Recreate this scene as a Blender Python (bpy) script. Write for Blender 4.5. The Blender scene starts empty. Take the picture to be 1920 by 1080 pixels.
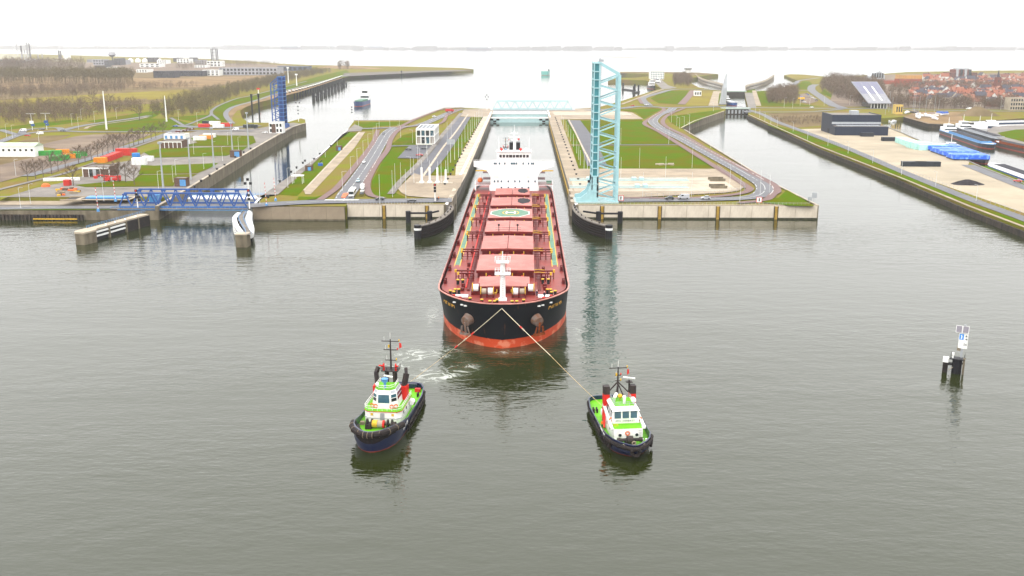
import bpy, bmesh, math, random
import numpy as np
from mathutils import Vector, Matrix
from mathutils.geometry import tessellate_polygon
random.seed(7)
S = bpy.context.scene
C = S.collection
R = math.radians

# ------------------------------------------------------------------ camera, sky, sun, exposure
F_PX, CAM_Z, HORIZON, LOCK_VX = 1850.0, 79.0, 74.0, 987.0
PITCH = math.atan((540 - HORIZON) / F_PX)
YAW = math.atan((LOCK_VX - 960) / F_PX * math.cos(PITCH))
cam_data = bpy.data.cameras.new('camera')
cam_data.sensor_width = 36.0
cam_data.lens = 36.0 * F_PX / 1920.0
cam_data.clip_start = 1.0
cam_data.clip_end = 60000.0
cam = bpy.data.objects.new('camera', cam_data)
C.objects.link(cam)
cam.location = (0, 0, CAM_Z)
cam.rotation_euler = (math.pi / 2 - PITCH, 0, YAW)
S.camera = cam

W = bpy.data.worlds.new('World')
S.world = W
W.use_nodes = True
nt = W.node_tree
nt.nodes.clear()
def wn(t): return nt.nodes.new(t)
sky = wn('ShaderNodeTexSky'); sky.sky_type = 'NISHITA'; sky.sun_disc = False
sky.sun_elevation = R(35); sky.sun_rotation = R(200)
sky.dust_density = 6.0; sky.air_density = 1.0
bw = wn('ShaderNodeRGBToBW')
nt.links.new(sky.outputs[0], bw.inputs[0])
# overcast cloud deck: luminance rises smoothly from the horizon to the zenith, as under real cloud
tc = wn('ShaderNodeTexCoord'); sep = wn('ShaderNodeSeparateXYZ')
nt.links.new(tc.outputs['Generated'], sep.inputs[0])
mx = wn('ShaderNodeMath'); mx.operation = 'MAXIMUM'; mx.inputs[1].default_value = 0.0
nt.links.new(sep.outputs['Z'], mx.inputs[0])
pw = wn('ShaderNodeMath'); pw.operation = 'POWER'; pw.inputs[1].default_value = 0.9
nt.links.new(mx.outputs[0], pw.inputs[0])
ma = wn('ShaderNodeMath'); ma.operation = 'MULTIPLY_ADD'; ma.inputs[1].default_value = 2.15; ma.inputs[2].default_value = 1.16
nt.links.new(pw.outputs[0], ma.inputs[0])
cn = wn('ShaderNodeTexNoise'); cn.inputs['Scale'].default_value = 3.0; cn.inputs['Detail'].default_value = 5
mp = wn('ShaderNodeMapping'); mp.inputs['Scale'].default_value = (1, 1, 5)
nt.links.new(tc.outputs['Generated'], mp.inputs[0]); nt.links.new(mp.outputs[0], cn.inputs['Vector'])
mr = wn('ShaderNodeMapRange'); mr.inputs[1].default_value = .3; mr.inputs[2].default_value = .7
mr.inputs[3].default_value = .97; mr.inputs[4].default_value = 1.03
nt.links.new(cn.outputs['Fac'], mr.inputs[0])
mm = wn('ShaderNodeMath'); mm.operation = 'MULTIPLY'
nt.links.new(ma.outputs[0], mm.inputs[0]); nt.links.new(mr.outputs[0], mm.inputs[1])
# a trace of the clear daylight above the cloud (sky strength 0.06, grey)
ad = wn('ShaderNodeMath'); ad.operation = 'MULTIPLY_ADD'; ad.inputs[1].default_value = 0.006
nt.links.new(bw.outputs[0], ad.inputs[0]); nt.links.new(mm.outputs[0], ad.inputs[2])
cc = wn('ShaderNodeCombineColor')
for i, t in enumerate((1.0, 0.995, 0.995)):
    q = wn('ShaderNodeMath'); q.operation = 'MULTIPLY'; q.inputs[1].default_value = t
    nt.links.new(ad.outputs[0], q.inputs[0]); nt.links.new(q.outputs[0], cc.inputs[i])
bg = wn('ShaderNodeBackground'); bg.inputs['Strength'].default_value = 1.0
nt.links.new(cc.outputs[0], bg.inputs['Color'])
wo = wn('ShaderNodeOutputWorld'); nt.links.new(bg.outputs[0], wo.inputs['Surface'])

sun_d = bpy.data.lights.new('sun', 'SUN'); sun_d.energy = 1.3; sun_d.angle = R(35); sun_d.color = (1, .96, .9)
sun = bpy.data.objects.new('sun', sun_d); C.objects.link(sun)
sun.rotation_euler = (R(55), 0, R(-20))

S.view_settings.view_transform = 'Standard'
S.view_settings.look = 'None'
S.view_settings.exposure = 0.15
S.view_settings.gamma = 1.0
S.cycles.use_denoising = True
try: S.cycles.denoiser = 'OPENIMAGEDENOISE'
except Exception: pass
S.cycles.max_bounces = 5
S.cycles.caustics_reflective = False
S.cycles.caustics_refractive = False
S.cycles.use_adaptive_sampling = True
S.cycles.adaptive_threshold = .02
S.cycles.diffuse_bounces = 2
S.cycles.glossy_bounces = 3
S.cycles.transparent_max_bounces = 8
S.cycles.volume_bounces = 1
S.cycles.sample_clamp_indirect = 4.0

HAZE = .000078

# ------------------------------------------------------------------ helpers
ZQ, ZT, ZW = 6.2, 3.7, 4.2      # lock islands, lower town bank, low front terrace of the west bank
def zg(u, v): return ZT if u > 1399 and v < np.interp(u, (1399, 1538, 2000), (216, 330, 560)) else ZQ
CT, ST = math.cos(PITCH), math.sin(PITCH)
CY, SY = math.cos(YAW), math.sin(YAW)
def G(px, py, z=None):
    """survey point: where the sight line through a photo point meets the level z"""
    z = zg(px, py) if z is None else z
    u = (px - 960) / F_PX; v = (540 - py) / F_PX
    dy = CT + v * ST; dz = -ST + v * CT
    X = u * CY - dy * SY; Y = u * SY + dy * CY
    t = (z - CAM_Z) / dz
    return (X * t, Y * t)
def G3(px, py, z=None):
    z = zg(px, py) if z is None else z; a = G(px, py, z); return Vector((a[0], a[1], z))
def hgt(py, Y):
    """height seen at photo row py at distance Y"""
    k = (540 - py) / F_PX
    return CAM_Z + Y * (-ST + k * CT) / (CT + k * ST)
def wid(npx, Y): return npx * Y / F_PX * 1.03

MATS = {}
def nodes_of(m): m.use_nodes = True; return m.node_tree
def M(name, col, rough=.7, metal=0., var=.12, scale=.35, bump=0., col2=None, stretch=(1, 1, 1), spec=.5, detail=5, lo=.35, hi=.65):
    """procedural painted / mineral surface: colour broken up by noise in metres, optional fine relief"""
    if name in MATS: return MATS[name]
    m = bpy.data.materials.new(name); t = nodes_of(m); b = t.nodes['Principled BSDF']
    b.inputs['Roughness'].default_value = rough; b.inputs['Metallic'].default_value = metal
    if rough >= .4: spec = min(spec, .16)
    if rough >= .85: spec = 0.
    b.inputs['Specular IOR Level'].default_value = spec
    c = Vector([x ** 1.14 for x in col])
    c2 = Vector([x ** 1.14 for x in col2]) if col2 else c * (1 - var * 1.6)
    tcn = t.nodes.new('ShaderNodeTexCoord'); mpn = t.nodes.new('ShaderNodeMapping')
    mpn.inputs['Scale'].default_value = stretch
    nz = t.nodes.new('ShaderNodeTexNoise'); nz.inputs['Scale'].default_value = scale; nz.inputs['Detail'].default_value = detail
    nz.inputs['Roughness'].default_value = .6
    t.links.new(tcn.outputs['Object'], mpn.inputs[0]); t.links.new(mpn.outputs[0], nz.inputs['Vector'])
    rg = t.nodes.new('ShaderNodeMapRange'); rg.inputs[1].default_value = lo; rg.inputs[2].default_value = hi
    t.links.new(nz.outputs['Fac'], rg.inputs[0])
    mixn = t.nodes.new('ShaderNodeMix'); mixn.data_type = 'RGBA'
    mixn.inputs[6].default_value = (*(c * (1 + var * .5)), 1); mixn.inputs[7].default_value = (*c2, 1)
    t.links.new(rg.outputs[0], mixn.inputs[0])
    t.links.new(mixn.outputs[2], b.inputs['Base Color'])
    if bump:
        n2 = t.nodes.new('ShaderNodeTexNoise'); n2.inputs['Scale'].default_value = scale * 8; n2.inputs['Detail'].default_value = 3
        t.links.new(mpn.outputs[0], n2.inputs['Vector'])
        bp = t.nodes.new('ShaderNodeBump'); bp.inputs['Strength'].default_value = bump; bp.inputs['Distance'].default_value = .1
        t.links.new(n2.outputs['Fac'], bp.inputs['Height']); t.links.new(bp.outputs[0], b.inputs['Normal'])
    MATS[name] = m
    return m

class MB:
    """collects shapes, then links them as one mesh object"""
    def __init__(s): s.v = []; s.f = []
    def add(s, vs, fs):
        o = len(s.v); s.v += [tuple(p) for p in vs]; s.f += [tuple(i + o for i in f) for f in fs]; return s
    def box(s, x0, x1, y0, y1, z0, z1):
        return s.add([(x0, y0, z0), (x1, y0, z0), (x1, y1, z0), (x0, y1, z0), (x0, y0, z1), (x1, y0, z1), (x1, y1, z1), (x0, y1, z1)],
                     [(3, 2, 1, 0), (4, 5, 6, 7), (0, 1, 5, 4), (1, 2, 6, 5), (2, 3, 7, 6), (3, 0, 4, 7)])
    def cbox(s, cx, cy, cz, sx, sy, sz): return s.box(cx - sx / 2, cx + sx / 2, cy - sy / 2, cy + sy / 2, cz - sz / 2, cz + sz / 2)
    def beam(s, a, b, w, h=None, up=(0, 0, 1)):
        h = h or w; a = Vector(a); b = Vector(b); d = (b - a).normalized(); u = Vector(up)
        if abs(d.dot(u)) > .98: u = Vector((0, 1, 0))
        r = d.cross(u).normalized(); u = r.cross(d)
        vs = []
        for p in (a, b):
            for i, j in ((-1, -1), (1, -1), (1, 1), (-1, 1)): vs.append(p + r * (i * w / 2) + u * (j * h / 2))
        return s.add(vs, [(3, 2, 1, 0), (4, 5, 6, 7), (0, 1, 5, 4), (1, 2, 6, 5), (2, 3, 7, 6), (3, 0, 4, 7)])
    def cyl(s, a, b, r0, r1=None, n=8, cap=True):
        r1 = r0 if r1 is None else r1; a = Vector(a); b = Vector(b); d = (b - a).normalized()
        u = Vector((0, 0, 1)) if abs(d.z) < .95 else Vector((1, 0, 0))
        e = d.cross(u).normalized(); g = d.cross(e)
        vs = []
        for p, r in ((a, r0), (b, r1)):
            for k in range(n):
                t = 2 * math.pi * k / n; vs.append(p + e * (r * math.cos(t)) + g * (r * math.sin(t)))
        fs = [(k, (k + 1) % n, n + (k + 1) % n, n + k) for k in range(n)]
        if cap: fs += [tuple(range(n - 1, -1, -1)), tuple(range(n, 2 * n))]
        return s.add(vs, fs)
    def tube(s, pts, r, n=6):
        for a, b in zip(pts, pts[1:]): s.cyl(a, b, r, n=n)
        return s
    def prism(s, poly, z0, z1, bottom=True):
        a = sum(p[0] * q[1] - q[0] * p[1] for p, q in zip(poly, list(poly[1:]) + [poly[0]]))
        if a < 0: poly = list(poly)[::-1]
        n = len(poly)
        vs = [(p[0], p[1], z0) for p in poly] + [(p[0], p[1], z1) for p in poly]
        fs = [tuple(range(n, 2 * n))] + [(k, (k + 1) % n, n + (k + 1) % n, n + k) for k in range(n)]
        if bottom: fs.append(tuple(range(n - 1, -1, -1)))
        return s.add(vs, fs)
    def loft(s, rings, closed=True, caps=True):
        n = len(rings[0]); vs = [p for r in rings for p in r]; fs = []
        for i in range(len(rings) - 1):
            for k in range(n if closed else n - 1):
                k2 = (k + 1) % n; fs.append((i * n + k, i * n + k2, (i + 1) * n + k2, (i + 1) * n + k))
        if caps and closed: fs += [tuple(range(n - 1, -1, -1)), tuple(range((len(rings) - 1) * n, len(rings) * n))]
        return s.add(vs, fs)
    def torus(s, c, axis, R0, r, n=16, m=6):
        d = Vector(axis).normalized(); u = Vector((0, 0, 1)) if abs(d.z) < .9 else Vector((1, 0, 0))
        e = d.cross(u).normalized(); g = d.cross(e); c = Vector(c); vs = []; fs = []
        for i in range(n):
            t = 2 * math.pi * i / n; dr = e * math.cos(t) + g * math.sin(t)
            for j in range(m):
                q = 2 * math.pi * j / m; vs.append(c + dr * (R0 + r * math.cos(q)) + d * (r * math.sin(q)))
        for i in range(n):
            for j in range(m): fs.append((i * m + j, ((i + 1) % n) * m + j, ((i + 1) % n) * m + (j + 1) % m, i * m + (j + 1) % m))
        return s.add(vs, fs)
    def sphere(s, c, r, n=10, m=6, sx=1, sy=1, sz=1):
        vs = []; fs = []
        for i in range(1, m):
            p = math.pi * i / m
            for k in range(n):
                t = 2 * math.pi * k / n
                vs.append((c[0] + sx * r * math.sin(p) * math.cos(t), c[1] + sy * r * math.sin(p) * math.sin(t), c[2] + sz * r * math.cos(p)))
        vs += [(c[0], c[1], c[2] + sz * r), (c[0], c[1], c[2] - sz * r)]
        T, B = len(vs) - 2, len(vs) - 1
        for i in range(m - 2):
            for k in range(n): fs.append((i * n + k, (i + 1) * n + k, (i + 1) * n + (k + 1) % n, i * n + (k + 1) % n))
        for k in range(n):
            fs.append((T, k, (k + 1) % n)); fs.append((B, (m - 2) * n + (k + 1) % n, (m - 2) * n + k))
        return s.add(vs, fs)
    def mesh(s, name, mat, smooth=False, fix=False):
        me = bpy.data.meshes.new(name); me.from_pydata(s.v, [], s.f)
        if fix:
            bm = bmesh.new(); bm.from_mesh(me); bmesh.ops.remove_doubles(bm, verts=bm.verts, dist=1e-4)
            bmesh.ops.recalc_face_normals(bm, faces=bm.faces); bm.to_mesh(me); bm.free()
        me.materials.append(mat)
        if smooth: me.polygons.foreach_set('use_smooth', [True] * len(me.polygons))
        me.update()
        return me
    def build(s, name, mat, parent=None, smooth=False, fix=False):
        o = bpy.data.objects.new(name, s.mesh(name, mat, smooth, fix)); C.objects.link(o)
        if parent is not None: o.parent = parent
        return o
def tag(o, label=None, cat=None, group=None, kind=None):
    if label: o['label'] = label
    if cat: o['category'] = cat
    if group: o['group'] = group
    if kind: o['kind'] = kind
    return o
def thing(name, label, cat, loc=(0, 0, 0), rz=0, group=None):
    o = bpy.data.objects.new(name, None); C.objects.link(o)
    o.empty_display_size = .5
    o.location = loc; o.rotation_euler = (0, 0, rz)
    return tag(o, label, cat, group)
def dup(root, loc, rz=None, label=None, sc=None, group=None):
    r = root.copy(); C.objects.link(r); r.location = loc
    if rz is not None: r.rotation_euler = (0, 0, rz)
    if sc: r.scale = (sc, sc, sc) if not isinstance(sc, tuple) else sc
    if label: r['label'] = label
    if group: r['group'] = group
    for ch in list(root.children):
        c = ch.copy(); C.objects.link(c); c.parent = r
        for g in list(ch.children):
            d = g.copy(); C.objects.link(d); d.parent = c
    return r
_ones = ['', 'first', 'second', 'third', 'fourth', 'fifth', 'sixth', 'seventh', 'eighth', 'ninth', 'tenth', 'eleventh', 'twelfth', 'thirteenth',
         'fourteenth', 'fifteenth', 'sixteenth', 'seventeenth', 'eighteenth', 'nineteenth', 'twentieth']
_tens = ['', '', 'twenty', 'thirty', 'forty', 'fifty', 'sixty']
def ordinal(n):
    if n <= 20: return _ones[n]
    a, b = divmod(n, 10)
    return (_tens[a] + '-' + _ones[b]) if b else _tens[a].replace('ty', 'tieth')
def spline(pts, step=4.0):
    """Catmull-Rom through the points"""
    P = [Vector(p) for p in pts]; P = [P[0] * 2 - P[1]] + P + [P[-1] * 2 - P[-2]]; out = []
    for i in range(1, len(P) - 2):
        a, b, c, d = P[i - 1:i + 3]; n = max(1, int((c - b).length / step))
        for k in range(n):
            t = k / n
            out.append(.5 * ((2 * b) + (c - a) * t + (2 * a - 5 * b + 4 * c - d) * t * t + (3 * b - a - 3 * c + d) * t ** 3))
    out.append(P[-2]); return out
def along(pts, step, off=0.):
    """points every step metres on a polyline, with headings"""
    out = []; d = off
    for a, b in zip(pts, pts[1:]):
        L = (b - a).length
        while d <= L:
            out.append((a + (b - a) * (d / L), math.atan2((b - a).y, (b - a).x))); d += step
        d -= L
    return out
def offset(pts, w):
    out = []
    for i, p in enumerate(pts):
        t = (pts[min(i + 1, len(pts) - 1)] - pts[max(i - 1, 0)]); t = Vector((t.x, t.y)).normalized()
        out.append(Vector((p.x - t.y * w, p.y + t.x * w, *( [p.z] if len(p) == 3 else []))))
    return out
def ribbon(mb, pts, w, z, dash=None, w2=None):
    """flat strip of width w along pts at level z; dash=(on, off) makes a broken line"""
    n = len(pts)
    L = [offset(pts, (w + ((w2 or w) - w) * i / max(1, n - 1)) / 2)[i] for i in range(n)]
    Rr = [offset(pts, -(w + ((w2 or w) - w) * i / max(1, n - 1)) / 2)[i] for i in range(n)]
    d = 0.
    for i in range(n - 1):
        seg = (pts[i + 1] - pts[i]).length
        if dash is None or (d % (dash[0] + dash[1])) < dash[0]:
            mb.add([(Rr[i].x, Rr[i].y, z), (Rr[i + 1].x, Rr[i + 1].y, z), (L[i + 1].x, L[i + 1].y, z), (L[i].x, L[i].y, z)], [(0, 1, 2, 3)])
        d += seg
    return mb
def zmean(pts): return zg(sum(p[0] for p in pts) / len(pts), sum(p[1] for p in pts) / len(pts))
def px(pts, z=None):
    z = zmean(pts) if z is None else z
    return [Vector(G(a, b, z)) for a, b in pts]
def tess(poly):
    out = []
    for t in tessellate_polygon([[Vector((x, y, 0)) for x, y in poly]]):
        a, b, c = [poly[i] for i in t]
        out.append(tuple(t) if (b[0] - a[0]) * (c[1] - a[1]) - (b[1] - a[1]) * (c[0] - a[0]) > 0 else tuple(t)[::-1])
    return out
def flat(name, pts, z, mat, kind='structure'):
    """a sheet of ground with the outline pts (world xy) at level z"""
    mb = MB(); poly = [(p[0], p[1]) for p in pts]
    a = sum(p[0] * q[1] - q[0] * p[1] for p, q in zip(poly, poly[1:] + [poly[0]]))
    if a < 0: poly = poly[::-1]
    mb.add([(x, y, z) for x, y in poly], tess(poly))
    o = mb.build(name, mat); o['kind'] = kind
    return o
LETTERS = {}
def text_letters(txt, parent, mat, size, place, name='letter', adv=.72):
    """separate letter meshes laid along place(metres) -> matrix"""
    x = 0.
    for ch in txt:
        if ch != ' ':
            key = (ch, size, mat.name)
            if key not in LETTERS:
                cu = bpy.data.curves.new('glyph', 'FONT'); cu.body = ch; cu.size = size; cu.extrude = .02; cu.align_x = 'CENTER'; cu.resolution_u = 3
                tmp = bpy.data.objects.new('glyph', cu); C.objects.link(tmp)
                me = bpy.data.meshes.new_from_object(tmp); me.materials.clear(); me.materials.append(mat)
                bpy.data.objects.remove(tmp); bpy.data.curves.remove(cu); LETTERS[key] = me
            o = bpy.data.objects.new(name, LETTERS[key]); C.objects.link(o)
            o.parent = parent; o.matrix_local = place(x)
        x += size * adv
def facing(p, right, up):
    r = Vector(right).normalized(); u = Vector(up); u = (u - r * u.dot(r)).normalized(); n = r.cross(u)
    m = Matrix((r, u, n)).transposed().to_4x4(); m.translation = Vector(p); return m
# ------------------------------------------------------------------ materials
grass = M('grass', (.072, .122, .0004), .95, var=.25, scale=.045, lo=.4, hi=.62, detail=8, col2=(.115, .11, .005), bump=.3, spec=.1)
rough_grass = M('rough_grass', (.155, .155, .022), .95, var=.25, scale=.04, lo=.4, hi=.62, detail=8, col2=(.19, .14, .055), bump=.4, spec=.1)
field = M('field', (.215, .185, .04), .95, var=.15, scale=.02, col2=(.19, .15, .05), spec=.1)
soil = M('soil', (.19, .145, .09), .95, var=.2, scale=.05, col2=(.135, .105, .055), bump=.4, spec=.1)
reed = M('reed', (.25, .18, .105), .95, var=.2, scale=.02, col2=(.18, .13, .08), spec=.1)
asphalt = M('asphalt', (.125, .125, .135), .55, var=.12, scale=.15, bump=.1)
asphalt_dark = M('asphalt_dark', (.085, .085, .10), .55, var=.15, scale=.1, bump=.1)
redpath = M('red_path', (.18, .115, .105), .7, var=.12, scale=.3)
tan = M('tan_concrete', (.32, .265, .195), .75, var=.15, scale=.08, col2=(.235, .19, .14), bump=.1)
pale = M('pale_concrete', (.43, .37, .29), .7, var=.15, scale=.12, col2=(.32, .275, .215), bump=.1)
oldconc = M('old_concrete', (.215, .185, .135), .8, var=.2, scale=.3, col2=(.12, .10, .07), bump=.3, stretch=(1, 1, .35))
greyconc = M('grey_concrete', (.205, .185, .165), .75, var=.2, scale=.1, col2=(.15, .135, .12), bump=.1)
yardm = M('yard_sand_concrete', (.37, .315, .235), .8, var=.15, scale=.03, col2=(.29, .25, .185), detail=8, bump=.1)
gravelm = M('gravel_lot', (.225, .18, .14), .9, var=.15, scale=.03, col2=(.155, .125, .105), bump=.2)
whitep = M('white_paint', (.78, .78, .76), .45, var=.05, scale=.6)
whiteship = M('white_ship_paint', (.82, .83, .85), .4, var=.03, scale=.5, col2=(.74, .73, .70), stretch=(1, 1, .2))
steelgrey = M('grey_steel', (.42, .44, .46), .45, .3, var=.08)
darksteel = M('dark_steel', (.02, .02, .024), .5, var=.2)
blackr = M('black_rubber', (.014, .013, .014), .7, var=.3, scale=1.2, col2=(.035, .024, .02))
glass = M('dark_glass', (.03, .04, .045), .08, var=.2, spec=.8)
blueglass = M('blue_glass', (.05, .13, .17), .08, var=.2, spec=.8)
yellowp = M('yellow_paint', (.62, .40, .05), .55, var=.15, scale=2)
redp = M('red_paint', (.60, .045, .035), .5, var=.12, scale=1)
orangep = M('orange_paint', (.66, .16, .04), .5, var=.12, scale=1)
greenp = M('green_paint', (.10, .28, .08), .5, var=.15, scale=1)
bluep = M('blue_bridge_paint', (.05, .12, .33), .45, var=.15, scale=.8)
lblue = M('light_blue_paint', (.13, .32, .58), .5, var=.15, scale=1)
turq = M('turquoise_paint', (.36, .56, .59), .45, var=.06, scale=.6)
turqd = M('teal_plate_paint', (.065, .25, .28), .45, var=.12, scale=.5, stretch=(1, 1, .3))
turql = M('pale_turquoise_paint', (.42, .57, .58), .5, var=.06, scale=.6)
brick = M('brown_brick', (.16, .105, .08), .85, var=.2, scale=1.5)
stone = M('stone_armour', (.20, .18, .165), .9, var=.3, scale=.8, bump=.6)
panelm = M('white_quay_panel', (.62, .56, .47), .7, var=.08, scale=.3, col2=(.5, .44, .36), stretch=(1, 1, .4), bump=.1)
linew = M('road_marking', (.5, .5, .48), .6, var=.12, scale=1.5)
sheet = M('rusty_sheet_pile', (.075, .058, .045), .8, var=.4, scale=.6, col2=(.03, .028, .026), stretch=(1, 1, .3))

# ------------------------------------------------------------------ water
def water_material():
    m = bpy.data.materials.new('harbour_water'); t = nodes_of(m); b = t.nodes['Principled BSDF']; L = t.links.new
    b.inputs['Roughness'].default_value = .06; b.inputs['IOR'].default_value = 1.47
    tcn = t.nodes.new('ShaderNodeTexCoord')
    def noise(scale, stretch, rot=0., detail=3, dist=0.):
        q = t.nodes.new('ShaderNodeMapping'); q.inputs['Scale'].default_value = stretch; q.inputs['Rotation'].default_value = (0, 0, rot)
        n = t.nodes.new('ShaderNodeTexNoise'); n.inputs['Scale'].default_value = scale; n.inputs['Detail'].default_value = detail
        n.inputs['Distortion'].default_value = dist
        L(tcn.outputs['Object'], q.inputs[0]); L(q.outputs[0], n.inputs['Vector']); return n.outputs['Fac']
    def math_(op, a, b_, c=None):
        q = t.nodes.new('ShaderNodeMath'); q.operation = op
        for i, x in enumerate((a, b_, c)):
            if x is None: continue
            if isinstance(x, (int, float)): q.inputs[i].default_value = x
            else: L(x, q.inputs[i])
        return q.outputs[0]
    fine = noise(.9, (.55, 1.25, 1), .15, 2)
    mid = noise(.22, (.6, 1.3, 1), -.2, 3)
    big = noise(.035, (.7, 1.2, 1), .3, 2)
    # disturbed water: patches of foam astern of the left tug, by the fenders and along the ship
    sepn = t.nodes.new('ShaderNodeSeparateXYZ'); L(tcn.outputs['Object'], sepn.inputs[0])
    def patch(cx, cy, rx, ry, ang=0.):
        ca, sa = math.cos(ang), math.sin(ang)
        x = math_('ADD', sepn.outputs['X'], -cx); y = math_('ADD', sepn.outputs['Y'], -cy)
        u = math_('ADD', math_('MULTIPLY', x, ca / rx), math_('MULTIPLY', y, sa / rx))
        v = math_('ADD', math_('MULTIPLY', x, -sa / ry), math_('MULTIPLY', y, ca / ry))
        d = math_('SQRT', math_('ADD', math_('MULTIPLY', u, u), math_('MULTIPLY', v, v)), 0)
        return math_('MAXIMUM', math_('SUBTRACT', 1.0, d), 0.0)
    foam_at = None
    for cx, cy, rx, ry, a, k in FOAM:
        p = math_('MULTIPLY', patch(cx, cy, rx, ry, a), k)
        foam_at = p if foam_at is None else math_('MAXIMUM', foam_at, p)
    vor = noise(.2, (.8, 1.0, 1), .5, 5, 1.4)
    ridged = math_('SUBTRACT', 1.0, math_('MULTIPLY', math_('ABSOLUTE', math_('SUBTRACT', vor, .5), 0), 11.0))
    brk = noise(.11, (1, 1, 1), .2, 3, .5)
    f0 = math_('MULTIPLY', math_('SMOOTH_MIN', foam_at, .8, .2), math_('MULTIPLY', brk, 2.0))
    fm = t.nodes.new('ShaderNodeMapRange'); fm.inputs[1].default_value = .82; fm.inputs[2].default_value = 1.6; fm.interpolation_type = 'SMOOTHSTEP'
    L(math_('ADD', math_('MULTIPLY', ridged, .62), f0), fm.inputs[0])
    foam = math_('MULTIPLY', fm.outputs[0], math_('MINIMUM', math_('MULTIPLY', foam_at, 4.0), 1.0))
    mixn = t.nodes.new('ShaderNodeMix'); mixn.data_type = 'RGBA'
    aer = t.nodes.new('ShaderNodeMix'); aer.data_type = 'RGBA'; aer.inputs[6].default_value = (.014, .018, .003, 1); aer.inputs[7].default_value = (.085, .10, .06, 1)
    L(math_('MULTIPLY', math_('MINIMUM', foam_at, 1.0), math_('MULTIPLY', brk, .9)), aer.inputs[0]); L(aer.outputs[2], mixn.inputs[6]); mixn.inputs[7].default_value = (.55, .57, .53, 1)
    L(math_('MULTIPLY', foam, .75), mixn.inputs[0]); L(mixn.outputs[2], b.inputs['Base Color'])
    L(math_('MULTIPLY_ADD', foam, .6, .06), b.inputs['Roughness'])
    h = math_('ADD', math_('MULTIPLY', fine, .16), math_('ADD', math_('MULTIPLY', mid, .42), math_('MULTIPLY', big, .5)))
    h = math_('ADD', h, math_('MULTIPLY', math_('MULTIPLY', vor, foam_at), .45))
    bp = t.nodes.new('ShaderNodeBump'); bp.inputs['Strength'].default_value = 1.0; bp.inputs['Distance'].default_value = 1.0
    # calm: sheltered basins and the far river are smoother than the open turning basin
    calm = t.nodes.new('ShaderNodeMapRange'); calm.inputs[1].default_value = 400; calm.inputs[2].default_value = 520; calm.inputs[3].default_value = .45; calm.inputs[4].default_value = .14; L(sepn.outputs['Y'], calm.inputs[0])
    wind = t.nodes.new('ShaderNodeMapRange'); wind.inputs[1].default_value = .35; wind.inputs[2].default_value = .65; wind.inputs[3].default_value = .55; wind.inputs[4].default_value = 1.45; L(noise(.011, (.45, 1.6, 1), .12, 3, .6), wind.inputs[0])
    L(math_('MULTIPLY', math_('MULTIPLY', h, calm.outputs[0]), wind.outputs[0]), bp.inputs['Height']); L(bp.outputs[0], b.inputs['Normal'])
    return m
FOAM = [(-20, 229, 15, 11, .6, 1.15), (-27, 243, 20, 13, .3, .85), (-33, 233, 12, 9, 0, .6), (-30, 400, 10, 26, .15, .7), (23, 236, 12, 14, 0, .35), (15, 262, 5, 40, 0, .55), (-27, 280, 6, 50, 0, .6),
        (14, 216, 14, 8, 0, .35), (20, 330, 10, 60, 0, .3), (-4, 245, 26, 6, 0, .5)]
wm = water_material()
mb = MB(); mb.add([(-16000, -300, 0), (16000, -300, 0), (16000, 15500, 0), (-16000, 15500, 0)], [(0, 1, 2, 3)])
water = mb.build('water', wm); water['kind'] = 'structure'
water['label'] = 'grey-green harbour and river water with small ripples'

# ------------------------------------------------------------------ land
FRONT = 443.0
LW, LE = -36.2, 22.8          # new lock chamber walls
def land(name, pts, mat, z=ZQ, skirt=-4.0):
    mb = MB(); poly = [(p[0], p[1]) for p in pts]; n = len(poly)
    mb.add([(x, y, z) for x, y in poly], tess(poly))
    mb.add([(x, y, skirt) for x, y in poly] + [(x, y, z) for x, y in poly], [(k, (k + 1) % n, n + (k + 1) % n, n + k) for k in range(n)])
    o = mb.build(name, mat); o['kind'] = 'structure'
    return o
west_front = 437.0
a0 = G(-420, 404)
west_pts = [(a0[0], 463.), (G(322, 372)[0], 463.)] + px([(355, 352), (480, 277), (545, 239), (573, 231), (572, 224), (564, 222), (540, 229), (500, 230), (467, 230), (454, 221), (450, 208), (462, 200), (480, 193), (514, 185), (536, 177), (590, 160), (642, 143)]) \
    + px([(700, 140), (800, 135), (888, 132)], 3.5) + px([(867, 129.5), (760, 126.5), (692, 125.5), (577, 123.5), (525, 121), (480, 117), (400, 112), (250, 108), (0, 101), (-500, 96)], 3.5)
west_pts.append(Vector((west_pts[-1][0], west_pts[-1][1] - 200)))
west_pts.append(Vector((-4200, west_front + 900))); west_pts.append(Vector((-1200, 463.)))
land('west_bank', west_pts, rough_grass)
land('west_terrace', [(-1200, west_front), (G(278, 400, 5)[0], west_front), (G(322, 372)[0], 463.2), (-1200, 463.2)], greyconc, ZW)
mid_pts = [(G(470, 390)[0], 437.0), (G(646, 388)[0], 437.0), (G(646, 388)[0], FRONT), (LW, FRONT), (LW, G(924, 207)[1])] + px([(915, 204), (866, 202), (832, 203), (802, 214), (770, 226), (664, 226.5), (652, 243), (601, 291), (540, 337), (485, 374)])
land('middle_island', mid_pts, rough_grass)
east_pts = [(LE, FRONT), (G(1538, 388)[0], FRONT)] + px([(1440, 339), (1360, 290), (1283, 243), (1277, 240), (1302, 227), (1358, 208.5), (1361, 204), (1363, 171), (1335, 168), (1310, 164), (1294, 155), (1296, 146), (1318, 142), (1347, 139), (1290, 135.5), (1230, 134.8), (1163, 134.6), (1163, 137.5), (1215, 139), (1218, 143), (1190, 145.5), (1140, 146), (1140, 149), (1212, 150.5), (1240, 166), (1222, 171), (1163, 190), (1120, 201.5), (1070, 204.5)]) + [(LE, G(1029, 206)[1])]
land('east_island', east_pts, rough_grass)
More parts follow.
